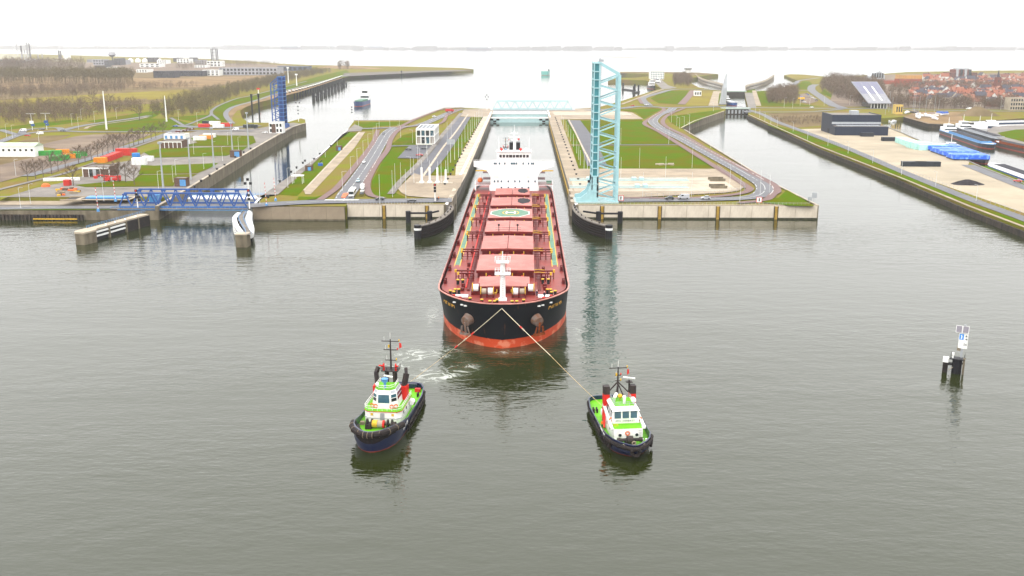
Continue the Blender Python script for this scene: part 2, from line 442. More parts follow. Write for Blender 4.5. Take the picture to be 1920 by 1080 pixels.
far_pts = px([(1403, 215), (1440, 232), (1480, 250), (1535, 275), (1590, 296), (1690, 335), (1815, 387), (1920, 427), (2060, 482), (2060, 402), (1920, 345), (1837, 312), (1817, 303), (1727, 265), (1692, 250), (1657, 236), (1645, 222), (1695, 219), (1742, 232), (1785, 235), (1850, 227), (2300, 190), (2700, 135), (2300, 131), (1920, 132), (1840, 132.5), (1700, 135), (1640, 139.5), (1560, 145), (1510, 140), (1482, 139), (1470, 141), (1484, 147), (1502, 152), (1470, 165), (1440, 170), (1396, 172), (1402, 200)])
land('town_bank', far_pts, rough_grass, ZT)
land('field_quay', px([(1851, 244), (1862, 238), (1900, 234), (2300, 215), (2300, 390), (1920, 273), (1870, 258), (1856, 251)]), greyconc, ZT)
flat('field', px([(1870, 249), (1905, 243), (2000, 240), (2000, 285), (1920, 266), (1880, 256)]), ZT + .04, grass)

# far shore across the river
mb = MB(); random.seed(3)
fm_ = M('far_shore_hazed', (.30, .29, .29), .95, var=.1, scale=.01, spec=.1)  # trees and bank made paler: part of the distance haze is put into this colour
xs = -9000
while xs < 9000:
    w_ = random.uniform(60, 260); h_ = random.uniform(10, 30)
    Yf = 8300 + (900 if xs < -1500 else 0) + random.uniform(-40, 40)
    mb.add([(xs, Yf, 0), (xs + w_, Yf, 0), (xs + w_ * .85, Yf, h_), (xs + w_ * .2, Yf, h_ * random.uniform(.7, 1)), (xs, Yf + 120, 0), (xs + w_, Yf + 120, 0), (xs + w_ * .85, Yf + 120, h_), (xs + w_ * .2, Yf + 120, h_)],
           [(0, 1, 2, 3), (3, 2, 6, 7), (0, 3, 7, 4), (1, 5, 6, 2)])
    xs += w_ * .8
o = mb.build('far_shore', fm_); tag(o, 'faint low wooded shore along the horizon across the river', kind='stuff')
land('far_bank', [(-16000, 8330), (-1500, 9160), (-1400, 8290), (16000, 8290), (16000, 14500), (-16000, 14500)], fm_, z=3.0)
# sand bank in the river
mb = MB(); mb.add([(*G(1035, 105.8, 0), .15), (*G(1170, 106.6, 0), .15), (*G(1265, 107, 0), .15), (*G(1170, 107.6, 0), .15)], [(0, 3, 2, 1)])
o = mb.build('sandbank', reed); o['kind'] = 'structure'
# ------------------------------------------------------------------ ground sheets: grass, aprons, roads (each a little above the one below)
def zoom(x0, y0, pts, k=4.0): return [(x0 + a / k, y0 + b / k) for a, b in pts]
LVL = {}
def lift(lvl):
    """every sheet of one level lies a few millimetres above the one laid before it"""
    k = round(lvl, 3); LVL[k] = LVL.get(k, 0) + 1; return lvl + .003 * LVL[k]
def sheet_px(name, pts, mat, lvl, z=None):
    z = zmean(pts) if z is None else z; return flat(name, px(pts, z), z + lift(lvl), mat)
A, B_, D_ = .05, .22, .36
# west bank
sheet_px('wood_floor', [(-300, 205), (0, 188), (150, 195), (290, 195), (420, 160), (560, 132), (300, 130), (-300, 118)], soil, A)
sheet_px('reed_field', zoom(0, 60, [(-400, 330), (700, 330), (1150, 350), (1900, 330), (2300, 300), (1900, 370), (1500, 415), (700, 415), (-400, 440)]), reed, B_)
sheet_px('field', zoom(0, 60, [(-200, 525), (60, 510), (700, 470), (1400, 432), (1480, 450), (1350, 500), (900, 520), (500, 535), (100, 530)]), field, D_)
sheet_px('field', zoom(0, 60, [(820, 525), (1100, 500), (1120, 540), (820, 550)]), soil, D_)
sheet_px('lawn', zoom(0, 60, [(650, 670), (1100, 600), (1250, 590), (1130, 650), (1300, 650), (1470, 700), (1350, 735), (900, 745), (650, 735), (750, 690)]), grass, A)
sheet_px('lawn', zoom(0, 60, [(0, 740), (500, 690), (640, 665), (520, 660), (300, 680), (0, 720)]), grass, A)
sheet_px('dike_slope', zoom(0, 60, [(1260, 640), (1560, 620), (1590, 570), (1750, 510), (1920, 470), (2050, 430), (2400, 330), (2600, 285), (2640, 325), (2200, 450), (1920, 525), (1760, 590), (1700, 640), (1720, 690), (1560, 690)]), grass, A)
sheet_px('shore_path', zoom(0, 60, [(1690, 610), (1760, 560), (1920, 515), (2200, 430), (2640, 325), (2600, 335), (2250, 450), (1920, 535), (1780, 590), (1740, 640), (1750, 690), (1710, 690)]), reed, B_)
sheet_px('dirt_field', zoom(0, 60, [(-300, 900), (0, 850), (330, 780), (540, 770), (420, 815), (260, 850), (270, 930), (0, 1120), (-300, 1200)]), soil, A)
sheet_px('gravel_lot', zoom(0, 60, [(260, 855), (560, 785), (700, 770), (1150, 765), (1000, 820), (700, 940), (400, 1060), (180, 1080), (0, 1130), (0, 1000), (300, 930), (620, 905)]), gravelm, B_)
sheet_px('verge', zoom(0, 60, [(0, 1180), (260, 1110), (700, 985), (1000, 870), (1230, 790), (1280, 810), (1100, 905), (1000, 920), (700, 1010), (480, 1090), (0, 1260)]), rough_grass, A)
for nm, pts in (('a', [(1330, 870), (1480, 830), (1430, 800), (1500, 775), (1900, 780), (1920, 830), (1860, 855), (1440, 858)]),
                ('b', [(1080, 905), (1200, 875), (1860, 860), (1820, 890), (1700, 930), (1150, 945)]),
                ('c', [(1060, 1000), (1160, 1005), (1640, 985), (1560, 1030), (1480, 1062), (1040, 1070)]),
                ('d', [(1040, 1075), (1480, 1068), (1400, 1110), (1320, 1110), (1300, 1160), (640, 1165), (560, 1150), (880, 1120), (1000, 1120)])):
    sheet_px('lawn', zoom(0, 60, pts), grass, B_)
sheet_px('lock_apron', zoom(0, 60, [(1080, 905), (1290, 860), (1210, 830), (1300, 780), (1500, 740), (1950, 720), (2120, 690), (2200, 680), (2270, 690), (2200, 715), (1920, 870), (1420, 1170), (1300, 1235), (-200, 1240), (70, 1230), (270, 1170), (500, 1125), (620, 1080), (700, 1010), (1000, 960)]), greyconc, A)
sheet_px('lock_apron', zoom(0, 230, [(-800, 595), (0, 590), (480, 580), (880, 572), (1150, 575), (1100, 620), (480, 620), (-800, 620)]), tan, B_, ZW)
def road(name, pts, w, mat, lvl=D_, w2=None, z=None, step=4.0):
    z = zmean(pts) if z is None else z
    P = spline(px(pts, z), step); mb = ribbon(MB(), P, w, z + lift(lvl), w2=w2); o = mb.build(name, mat); o['kind'] = 'structure'; return P
def marks(name, P, lvl=D_ + .12, w=.25, dash=None, off=0., z=ZQ):
    o = ribbon(MB(), offset(P, off) if off else P, w, z + lift(lvl) + .03, dash).build(name, linew); o['kind'] = 'structure'
P = road('road', zoom(0, 60, [(-200, 870), (0, 825), (140, 775), (300, 752), (470, 745), (700, 752), (1150, 748), (1480, 742), (1900, 745)]), 7.5, asphalt)
marks('road_marking', P, w=.3, dash=(4, 4))
P = road('road', zoom(0, 60, [(470, 742), (560, 718), (700, 692), (1000, 650), (1120, 630)]), 7, asphalt, D_ + .03)
road('road', zoom(0, 60, [(0, 735), (140, 772), (200, 735), (420, 720), (470, 742)]), 6, asphalt, D_ + .02)
road('path', zoom(0, 60, [(640, 728), (700, 705), (1000, 662), (1110, 640)]), 3, tan, D_)
road('path', zoom(0, 60, [(1280, 645), (1330, 675), (1390, 700), (1500, 660), (1580, 625), (1590, 590), (1650, 550), (1780, 500), (1920, 470), (2300, 370)]), 3.2, asphalt, D_ + .02)
road('path', zoom(0, 60, [(1590, 620), (1640, 660)]), 3, asphalt, D_ + .03)
road('road', zoom(0, 60, [(1745, 690), (1700, 640), (1700, 600), (1760, 560), (1920, 515), (2150, 440), (2400, 375), (2620, 320)]), 5, asphalt, D_ + .03)
road('road', zoom(0, 60, [(1320, 705), (1480, 715), (1700, 720), (1950, 705)]), 13, asphalt, D_)
road('road', zoom(0, 60, [(200, 1085), (400, 1030), (700, 945), (1000, 845), (1230, 775), (1330, 730)]), 7, asphalt, D_)
road('path', zoom(0, 60, [(-100, 1210), (240, 1125), (480, 1065), (720, 980), (1000, 870), (1230, 790)]), 3.2, greyconc, D_ + .03)
P = road('road', zoom(0, 230, [(-900, 655), (0, 648), (480, 642), (900, 640), (1040, 640)]), 7, asphalt, D_, z=ZW)
marks('road_marking', P, w=.3, dash=(4, 4), z=ZW)
sheet_px('verge', zoom(0, 230, [(-800, 656), (480, 653), (920, 652), (920, 655), (480, 658), (-800, 661)]), grass, B_, ZW)
# distant roads and sheds' ground
sheet_px('works_ground', [(-400, 112), (300, 118), (480, 119), (560, 124), (560, 131), (430, 136), (150, 131), (-400, 125)], gravelm, A)
sheet_px('stone_slope', [(642, 143.5), (700, 140.6), (800, 135.6), (888, 132.4), (868, 131), (780, 132.5), (645, 137)], stone, A)
# middle island
Z6 = lambda pts: zoom(480, 200, pts)
sheet_px('lawn', Z6([(170, 660), (310, 670), (360, 620), (780, 195), (700, 192), (650, 205), (560, 310), (430, 430), (250, 590)]), grass, A)
sheet_px('ramp_strip', Z6([(360, 630), (370, 660), (410, 660), (740, 310), (820, 190), (775, 193)]), tan, B_)
sheet_px('ramp_kerb', Z6([(352, 632), (366, 632), (785, 192), (770, 192)]), pale, D_)
sheet_px('lawn', Z6([(400, 660), (520, 650), (640, 560), (800, 370), (880, 260), (900, 190), (830, 190), (740, 315), (560, 490)]), rough_grass, A)
sheet_px('lawn', Z6([(860, 640), (870, 560), (960, 390), (1000, 305), (1150, 298), (1060, 388), (1210, 395), (1190, 490), (1030, 640), (1130, 685), (900, 690)]), grass, A)
sheet_px('lawn', Z6([(1010, 290), (1100, 215), (1215, 185), (1200, 270), (1190, 292)]), grass, A)
sheet_px('lawn', Z6([(740, 180), (870, 180), (880, 150), (1150, 135), (1160, 112), (745, 118)]), grass, A)
sheet_px('lawn', Z6([(1160, 150), (1260, 120), (1430, 50), (1500, 50), (1400, 120), (1440, 160), (1400, 190), (1400, 130), (1230, 150)]), rough_grass, A)
sheet_px('lawn', Z6([(1250, 520), (1440, 525), (1500, 440), (1560, 300), (1700, 80), (1580, 85), (1440, 280), (1330, 410)]), grass, A)
sheet_px('quay_apron', Z6([(-5, 668), (165, 664), (300, 540), (430, 430), (560, 300), (650, 205), (700, 190), (790, 185), (800, 160), (740, 135), (690, 175), (485, 365), (240, 535), (20, 690)]), greyconc, D_)
sheet_px('lock_apron', [(830, 380)] + Z6([(1495, 520), (1500, 440), (1570, 300), (1700, 80), (1740, 25), (1785, 25)]) + [(924, 210), (874, 329), (846, 379)], pale, B_)
sheet_px('lock_apron', Z6([(1065, 620), (1090, 650), (1140, 675), (1300, 688), (1460, 690), (1535, 600), (1560, 510), (1500, 522), (1250, 522), (1185, 503)]), tan, D_)
sheet_px('lock_apron', Z6([(1560, 22), (1780, 15), (1770, 60), (1700, 80), (1530, 75)]), tan, B_)
sheet_px('parking_lot', Z6([(1060, 390), (1220, 392), (1340, 300), (1150, 295)]), asphalt_dark, D_ + .05)
road('service_road', Z6([(1230, 520), (1330, 410), (1400, 320), (1470, 220), (1560, 80)]), 11, asphalt_dark, D_ + .01, w2=13)
road('service_road', Z6([(1000, 300), (1100, 296), (1340, 296), (1400, 330)]), 6, asphalt_dark, D_ + .03)
road('path', Z6([(1010, 660), (1090, 560), (1230, 420), (1330, 300), (1420, 190), (1540, 50)]), 3.5, greyconc, D_ + .07)
road('kerb_strip', Z6([(1250, 530), (1320, 430), (1410, 300), (1500, 190), (1590, 60)]), 1.4, pale, D_ + .09)
mid_road = road('road', Z6([(655, 715), (680, 660), (725, 600), (840, 435), (930, 285), (985, 200), (1060, 160), (1230, 140), (1380, 80), (1500, 30), (1570, 20)]), 9, asphalt, D_ + .11)
marks('road_marking', mid_road, D_ + .15, w=.35, dash=(7, 3))
for s_ in (3.9, -3.9): marks('road_marking', mid_road, D_ + .15, w=.35, dash=(4, 3), off=s_)
road('road', Z6([(780, 168), (900, 165), (1060, 158)]), 9, asphalt, D_ + .09)
front_road = road('road', Z6([(-60, 750), (150, 735), (400, 722), (700, 715), (1000, 712), (1470, 708)]), 11, asphalt, D_ + .14)
marks('road_marking', front_road, D_ + .2, w=.3, dash=(4, 4))
road('red_path', Z6([(480, 705), (560, 650), (620, 600), (720, 480), (810, 370), (880, 270), (915, 180)]), 3.6, redpath, D_ + .17)
road('red_path', Z6([(960, 692), (870, 675), (835, 630), (838, 560), (900, 440), (985, 330), (1010, 250), (1060, 185), (1120, 158), (1230, 148)]), 3.8, redpath, D_ + .17)
road('red_path', Z6([(1300, 150), (1400, 120), (1440, 60), (1530, 20)]), 3.2, redpath, D_ + .18)
road('red_path', Z6([(1060, 165), (1180, 105), (1300, 55), (1400, 22), (1560, 10)]), 4, redpath, D_ + .19)
sheet_px('verge', Z6([(310, 708), (320, 680), (450, 682), (520, 665), (480, 690), (340, 712)]), grass, D_ + .02)
# traffic island with zebra
mb = MB(); 
isl = px(Z6([(640, 690), (655, 660), (700, 655), (670, 692)])); mb.prism([(p.x, p.y) for p in isl], ZQ + .4, ZQ + .75)
o = mb.build('traffic_island', orangep); o['kind'] = 'structure'
mb = MB()
for k in range(16):
    a = G(480 + (520 + k * 16) / 4, 200 + 706 / 4); mb.add([(a[0], a[1] - 3, ZQ + .66), (a[0] + .9, a[1] - 3, ZQ + .66), (a[0] + .9, a[1] + .5, ZQ + .66), (a[0], a[1] + .5, ZQ + .66)], [(0, 1, 2, 3)])
o = mb.build('zebra_crossing', linew); o['kind'] = 'structure'
# east island
Z7 = lambda pts: zoom(960, 200, pts)
Z3 = lambda pts: zoom(960, 60, pts)
sheet_px('lawn', Z7([(490, 105), (970, 98), (1000, 130), (1090, 190), (1250, 285), (900, 288), (620, 278), (560, 230)]), grass, A)
sheet_px('lawn', Z7([(610, 300), (1280, 298), (1400, 370), (1540, 468), (740, 462), (690, 440)]), grass, A)
sheet_px('lawn', Z7([(400, 100), (430, 100), (560, 320), (610, 465), (500, 470), (450, 290)]), grass, A)
sheet_px('lawn', Z7([(1160, 75), (1590, 20), (1300, 150), (1270, 165), (1190, 120)]), grass, A)
sheet_px('lawn', Z7([(810, 25), (1060, 10), (1120, 22), (1050, 60), (990, 95), (930, 45)]), grass, A)
sheet_px('lawn', [(1430, 381), (1440, 373), (1460, 372), (1475, 357), (1528, 388), (1480, 387)], grass, D_ + .01)
sheet_px('lock_apron', Z7([(272, 80), (360, 90), (420, 250), (500, 470), (1540, 470), (1640, 530), (1745, 605), (1700, 635), (1600, 650), (1000, 682), (450, 690), (415, 560)]), tan, D_)
sheet_px('lock_apron', Z7([(265, 20), (620, 15), (900, 45), (985, 95), (360, 97), (272, 82)]), tan, B_)
sheet_px('pale_slab', Z7([(440, 545), (1450, 535), (1560, 535), (1690, 628), (1530, 640), (470, 640)]), pale, D_ + .04)
sheet_px('pale_slab', Z7([(300, 40), (800, 40), (860, 42), (905, 68), (320, 68)]), pale, D_ + .04)
road('service_road', Z7([(462, 105), (520, 190), (570, 270), (640, 450)]), 12, asphalt_dark, D_ + .05)
road('service_road', Z7([(540, 278), (620, 290), (900, 290), (1280, 288)]), 5, asphalt_dark, D_ + .03)
road('kerb_strip', Z7([(425, 100), (470, 185), (520, 290), (610, 465)]), 1.2, pale, D_ + .07)
road('path', Z7([(440, 292), (520, 292)]), 4, tan, D_ + .07)
er = Z7([(480, 712), (900, 708), (1300, 704), (1600, 698), (1760, 690), (1850, 672), (1893, 640), (1890, 600), (1840, 560), (1700, 478), (1500, 370), (1290, 255), (1130, 175), (1062, 125), (1065, 95), (1110, 60), (1180, 35), (1210, 12)])
e_road = road('road', er, 9, asphalt, D_ + .12)
marks('road_marking', e_road, D_ + .16, w=.35, dash=(7, 3))
for s_ in (4.0, -4.0): marks('road_marking', e_road, D_ + .16, w=.35, dash=(4, 3), off=s_)
road('red_path', Z7([(700, 690), (1200, 692), (1500, 682), (1700, 660), (1780, 630), (1740, 590), (1500, 440), (1300, 315), (1100, 190), (1000, 140), (1010, 110), (1110, 50), (1140, 20), (1100, 8)]), 4, redpath, D_ + .18)
road('red_path', Z7([(1700, 728), (1900, 705), (1960, 660), (1990, 640), (1960, 590), (1850, 530), (1600, 400), (1420, 300), (1280, 215), (1160, 155), (1130, 110), (1180, 60), (1290, 15)]), 4, redpath, D_ + .18)
road('road', Z3([(560, 590), (820, 575), (960, 560), (1200, 570), (1400, 565), (1600, 562), (1770, 568)]), 11, asphalt, D_ + .05)
road('road', Z3([(1030, 555), (980, 510), (1000, 490), (1100, 460), (1200, 435), (1330, 430), (1500, 435), (1580, 438)]), 9, asphalt, D_ + .08)
road('road', Z3([(1270, 545), (1320, 490), (1360, 440)]), 9, redpath, D_ + .09)
road('path', Z3([(820, 545), (940, 500), (1060, 455), (1130, 432)]), 4, tan, D_ + .06)
road('path', Z3([(950, 500), (975, 540)]), 4, redpath, D_ + .1)
sheet_px('lawn', Z3([(1040, 500), (1120, 450), (1200, 442), (1325, 440), (1265, 545), (1100, 535)]), grass, A)
sheet_px('lawn', Z3([(1300, 550), (1370, 450), (1510, 445), (1530, 460), (1490, 555)]), field, A)
road('lock_path', Z3([(1510, 555), (1540, 445)]), 11, tan, B_)
sheet_px('lawn', Z3([(1545, 545), (1555, 460), (1580, 460), (1590, 545)]), grass, B_)
sheet_px('quay_apron', Z3([(1050, 345), (1110, 350), (1170, 400), (1240, 420), (1130, 432), (1060, 370)]), greyconc, B_)
sheet_px('shore_road', Z3([(810, 303), (1040, 300), (1400, 305), (1540, 316), (1360, 325), (1140, 308), (810, 312)]), soil, B_)
# town bank
Z4 = lambda pts: zoom(1440, 60, pts)
Z8 = lambda pts: zoom(1440, 200, pts)
sheet_px('yard', Z8([(200, 170), (420, 165), (870, 150), (1010, 205), (1150, 270), (1510, 415), (1500, 440), (1920, 620), (2400, 820), (2400, 980), (1920, 800), (1000, 480), (500, 290)]), yardm, A)
sheet_px('scrub', Z4([(0, 610), (450, 600), (430, 640), (420, 700), (200, 720), (60, 670)]), soil, A)
sheet_px('verge', Z8([(0, 125), (250, 195), (600, 325), (1000, 500), (1500, 715), (2300, 1010), (2300, 1050), (1920, 890), (1000, 545), (500, 335), (0, 140)]), grass, A)
P = road('quay_road', Z8([(-150, 45), (-170, 20), (-40, 60), (60, 112), (250, 182), (600, 315), (1000, 487), (1500, 690), (1920, 845), (2400, 1030)]), 6.5, asphalt, B_)
road('service_road', Z8([(1500, 440), (1650, 500), (1920, 605), (2200, 700)]), 8, asphalt, B_)
sheet_px('verge', Z8([(1590, 445), (1640, 450), (1920, 560), (2100, 650), (2100, 670), (1920, 590)]), grass, B_)
road('road', [(1275 + 0 * 1, 200)] and Z4([(-150, 568), (0, 570), (250, 572), (540, 575), (760, 575), (1100, 585), (1500, 592), (2300, 600)]), 9, asphalt, B_)
road('road', Z4([(560, 572), (480, 545), (400, 490), (330, 440), (330, 410), (360, 395)]), 12, asphalt, D_)
road('road', Z4([(-150, 600), (0, 602), (300, 600), (450, 590), (560, 580)]), 7, asphalt, D_)
road('road', Z4([(210, 440), (330, 440)]), 8, asphalt, D_ + .03)
road('road', Z4([(190, 400), (215, 380), (240, 365), (380, 345)]), 8, asphalt, D_)
sheet_px('parking_lot', Z4([(235, 470), (290, 460), (380, 520), (310, 540), (240, 530)]), gravelm, D_)
sheet_px('lawn', Z4([(-60, 530), (0, 480), (-20, 560)]), grass, A)
sheet_px('lawn', Z4([(-150, 560), (-160, 440), (-100, 430), (-20, 555)]), grass, A)
sheet_px('lawn', Z4([(0, 560), (0, 500), (60, 530), (220, 540), (420, 560)]), grass, A)
sheet_px('lawn', Z4([(215, 400), (260, 370), (310, 370), (330, 390), (300, 430), (220, 430)]), grass, A)
sheet_px('lawn', Z4([(390, 460), (470, 490), (560, 555), (760, 565), (760, 540), (520, 500), (420, 430)]), grass, A)
sheet_px('lawn', Z4([(1560, 585), (1700, 580), (1920, 575), (1920, 560), (1600, 570)]), grass, A)
sheet_px('lock_apron', [(1403, 203), (1396, 174), (1412, 174), (1418, 203)], greyconc, A)
sheet_px('lock_path', Z3([(1800, 440), (1830, 440), (1870, 555), (1830, 555)]), tan, B_)
sheet_px('lawn', Z3([(1835, 445), (1900, 440), (1960, 560), (1875, 555)]), grass, A)
sheet_px('shore_meadow', Z4([(130, 325), (200, 318), (400, 340), (380, 350), (180, 345)]), field, A)
sheet_px('marina_ground', Z4([(1020, 640), (1100, 600), (1440, 600), (1480, 690), (1380, 690), (1200, 690)]), reed, A)
sheet_px('town_ground', Z4([(450, 560), (500, 420), (640, 340), (900, 320), (2300, 300), (2300, 590), (1100, 575), (760, 560)]), gravelm, A)

# ------------------------------------------------------------------ quay walls
def wall(name, label, pts, side, z0=-3., z1=ZQ, mat=oldconc, cap=pale, cap_w=1.3, inset=1.2, proud=.3, cat='quay wall', cap_h=.3):
    """wall along pts; side=+1 puts its face to the left of the line"""
    t = thing(name, label, cat)
    P = [Vector((p[0], p[1])) for p in pts]
    a = offset(P, proud * side); b = offset(P, -inset * side)
    mb = MB(); n = len(P)
    for i in range(n - 1):
        mb.add([(a[i].x, a[i].y, z0), (a[i + 1].x, a[i + 1].y, z0), (b[i + 1].x, b[i + 1].y, z0), (b[i].x, b[i].y, z0),
                (a[i].x, a[i].y, z1), (a[i + 1].x, a[i + 1].y, z1), (b[i + 1].x, b[i + 1].y, z1), (b[i].x, b[i].y, z1)],
               [(0, 1, 5, 4), (4, 5, 6, 7), (2, 3, 7, 6), (1, 2, 6, 5), (3, 0, 4, 7)])
    mb.build('wall_face', mat, t, fix=True)
    if cap:
        a2 = offset(P, (proud + .12) * side); b2 = offset(P, (proud + .12 - cap_w) * side); mb = MB()
        for i in range(n - 1):
            q = [(a2[i].x, a2[i].y), (a2[i + 1].x, a2[i + 1].y), (b2[i + 1].x, b2[i + 1].y), (b2[i].x, b2[i].y)]
            mb.prism(q, z1, z1 + cap_h)
        mb.build('coping', cap, t, fix=True)
    return t
def panels(t, x0, x1, y, z0, z1, n, mat, thick=.18):
    w_ = (x1 - x0) / n; me = None
    for k in range(n):
        mb = MB(); mb.box(-w_ / 2 + .06, w_ / 2 - .06, -thick, 0, z0, z1)
        if me is None: me = mb.mesh('panel', mat)
        o = bpy.data.objects.new('panel', me); C.objects.link(o); o.parent = t; o.location = (x0 + (k + .5) * w_, y, 0)
xA, xB = mid_pts[0][0], mid_pts[1][0]
t = wall('quay_wall', 'weathered tan concrete quay wall between the blue bridge and the white panelled wall', [(xB, 437), (xA, 437)], 1, z1=ZQ, cap=None)
panels(t, xA, xB, 436.7, .6, ZQ - .05, 5, tan, .12)
algae = M('algae_stain', (.075, .075, .045), .7, var=.4, scale=.8)
def tide_band(t, x0, x1, y): MB().box(x0, x1, y - .26, y + .1, -2, .75).build('tide_band', algae, t)
def ladder_strip(t, x, y):
    MB().box(x - .65, x + .65, y - .42, y, -.5, ZQ - .3).build('ladder_recess', M('faded_yellow', (.42, .28, .06), .7, var=.2), t)
    mb = MB()
    for s_ in (-.8, .8): mb.box(x + s_ - .12, x + s_ + .12, y - .6, y - .3, -.5, ZQ - .2)
    mb.build('ladder_rail', darksteel, t)
t = wall('quay_wall', 'white panelled concrete quay wall left of the red bulk carrier', [(LW, FRONT), (xB, FRONT)], 1, cap=pale)
panels(t, xB + .2, LW - 1, FRONT - .3, .5, ZQ - .1, 6, panelm, .2)
tide_band(t, xB, LW, FRONT - .3)
for x in (G(706, 400)[0], G(791, 400)[0]): ladder_strip(t, x, FRONT - .3)
xC = G(1538, 388)[0]
t = wall('quay_wall', 'white panelled concrete quay wall right of the red bulk carrier', [(xC, FRONT), (LE, FRONT)], 1, cap=pale)
panels(t, LE + 1, xC - .3, FRONT - .3, .5, ZQ - .1, 11, panelm, .2)
tide_band(t, LE, xC, FRONT - .3)
for x in (G(1136, 400)[0], G(1249, 400)[0], G(1363, 400)[0], G(1477, 400)[0]): ladder_strip(t, x, FRONT - .3)
t = wall('lock_wall', 'long concrete lock wall on the left side of the bulk carrier with yellow stripe', [(LW, G(924, 210)[1]), (LW, FRONT)], -1, mat=greyconc, cap=whitep, proud=.4)
MB().box(LW + .4, LW + .75, FRONT + 20, 970, .7, 1.5).build('yellow_rubbing_strip', yellowp, t)
t = wall('lock_wall', 'long concrete lock wall on the right side of the bulk carrier with yellow stripe', [(LE, FRONT), (LE, G(1029, 206)[1])], -1 + 2, mat=greyconc, cap=whitep, proud=.4)
MB().box(LE - .75, LE - .4, FRONT + 20, 970, .7, 1.5).build('yellow_rubbing_strip', yellowp, t)
# bulging pillars of the near lock head
for s_, X, nm in ((1, LW, 'left'), (-1, LE, 'right')):
    for k, Y in enumerate((447, 462, 480)):
        mb = MB(); r0 = 2.2 - .3 * k
        mb.prism([(X - s_ * .3, Y), (X - s_ * .3, Y + 12), (X + s_ * r0, Y + 9), (X + s_ * r0, Y + 3)], -3, ZQ + .5)
        o = mb.build('gate_recess_pier', pale)
        tag(o, f'{ordinal(k + 1)} pale gate recess pier inward from the quay corner, {nm} of ship', 'pier', 'gate recess piers')
wl_line = px([(278, 402), (322, 372), (355, 352), (480, 277), (545, 239), (573, 231)])
wl_line[0] = Vector((G(278, 400, 5)[0], 437.0))
wall('lock_wall', 'old concrete lock wall behind the blue truss bridge on the lawn side', wl_line, -1, mat=oldconc, cap=pale)
ml = px([(652, 243), (601, 291), (540, 337), (485, 374)]) + [Vector((xA, 437))]
wall('lock_wall', 'old concrete lock wall below the grey quay apron on the middle island', ml, -1, mat=oldconc, cap=whitep, cap_w=.9)
wall('quay_wall', 'old brown concrete quay wall at the far left waterfront', [(G(278, 400, 5)[0], west_front), (-420, west_front)], 1, mat=oldconc, cap=None, z1=ZW)
t = thing('sheet_pile_wall', 'dark corrugated sheet pile strip at the foot of the far left quay', 'sheet piling', (0, 0, 0))
mb = MB(); x = G(-100, 415)[0]; x1 = G(79, 415)[0]
while x < x1: mb.box(x, x + .9, west_front - 2.2, west_front - 1.2, -3, 2.6); x += 1.7
mb.box(G(-100, 415)[0], x1, west_front - 1.5, west_front - .5, -3, 2.5); mb.build('piling', sheet, t)
MB().box(G(-20, 415)[0], G(70, 415)[0], west_front - 2.6, west_front - 2.2, .5, 1.0).build('yellow_waling', yellowp, t)
wall('quay_wall', 'low concrete wall along the breakwater edge of the middle island', px([(664, 226.5), (770, 226), (802, 214), (832, 203), (866, 202)]), -1 + 2, mat=oldconc, cap=pale, cap_w=.8, cap_h=.6)
wall('quay_wall', 'right canal bank wall of the east island running up to the pointed head', [Vector((xC, FRONT))] + px([(1440, 339), (1360, 290), (1283, 243)]), -1, mat=oldconc, cap=pale, cap_w=.8)
wall('quay_wall', 'angled concrete canal wall leading to the small east lock', px([(1277, 240), (1302, 227), (1358, 208.5)]), -1, mat=oldconc, cap=pale, cap_w=1.0)
# town-side canal quay: concrete beam on dark piles
tp = px([(1403, 215), (1440, 232), (1480, 250), (1535, 275), (1590, 296), (1690, 335), (1815, 387), (1920, 427), (2060, 482)])
t = wall('sheet_pile_quay', 'long canal quay of dark piles under a pale concrete beam beside the sandy yard', tp, 1, z1=ZT - 1.2, mat=sheet, cap=None, proud=.2, cat='quay')
P2 = offset(tp, .8); mb = MB()
for a, b in zip(P2, P2[1:]): mb.beam((a.x, a.y, ZT - .35), (b.x, b.y, ZT - .35), 1.5, 1.1)
mb.build('capping_beam', tan, t)
pm = MB().box(-.5, .5, -.45, .45, -3, ZT - .9).mesh('pile', tan)
for p, h in along(offset(tp, 1.25), 3.3):
    o = bpy.data.objects.new('pile', pm); C.objects.link(o); o.parent = t; o.location = (p.x, p.y, 0); o.rotation_euler = (0, 0, h)
ym = MB().box(-.25, .25, -.3, .3, .5, ZT - .2).mesh('yellow_marker', yellowp)
for p, h in along(offset(tp, 1.55), 27):
    o = bpy.data.objects.new('yellow_marker', ym); C.objects.link(o); o.parent = t; o.location = (p.x, p.y, 0); o.rotation_euler = (0, 0, h)
wall('quay_wall', 'harbour basin quay wall behind the blue covered crates', px([(2000, 377), (1920, 345), (1837, 312), (1817, 303), (1727, 265), (1692, 250), (1657, 236)]), 1, mat=oldconc, cap=greyconc, z1=ZT)
wall('quay_wall', 'dark marina quay wall under the dry grass bank', px([(1695, 219), (1742, 232), (1785, 235), (1850, 227)]), -1, mat=sheet, cap=greyconc, z1=ZT)
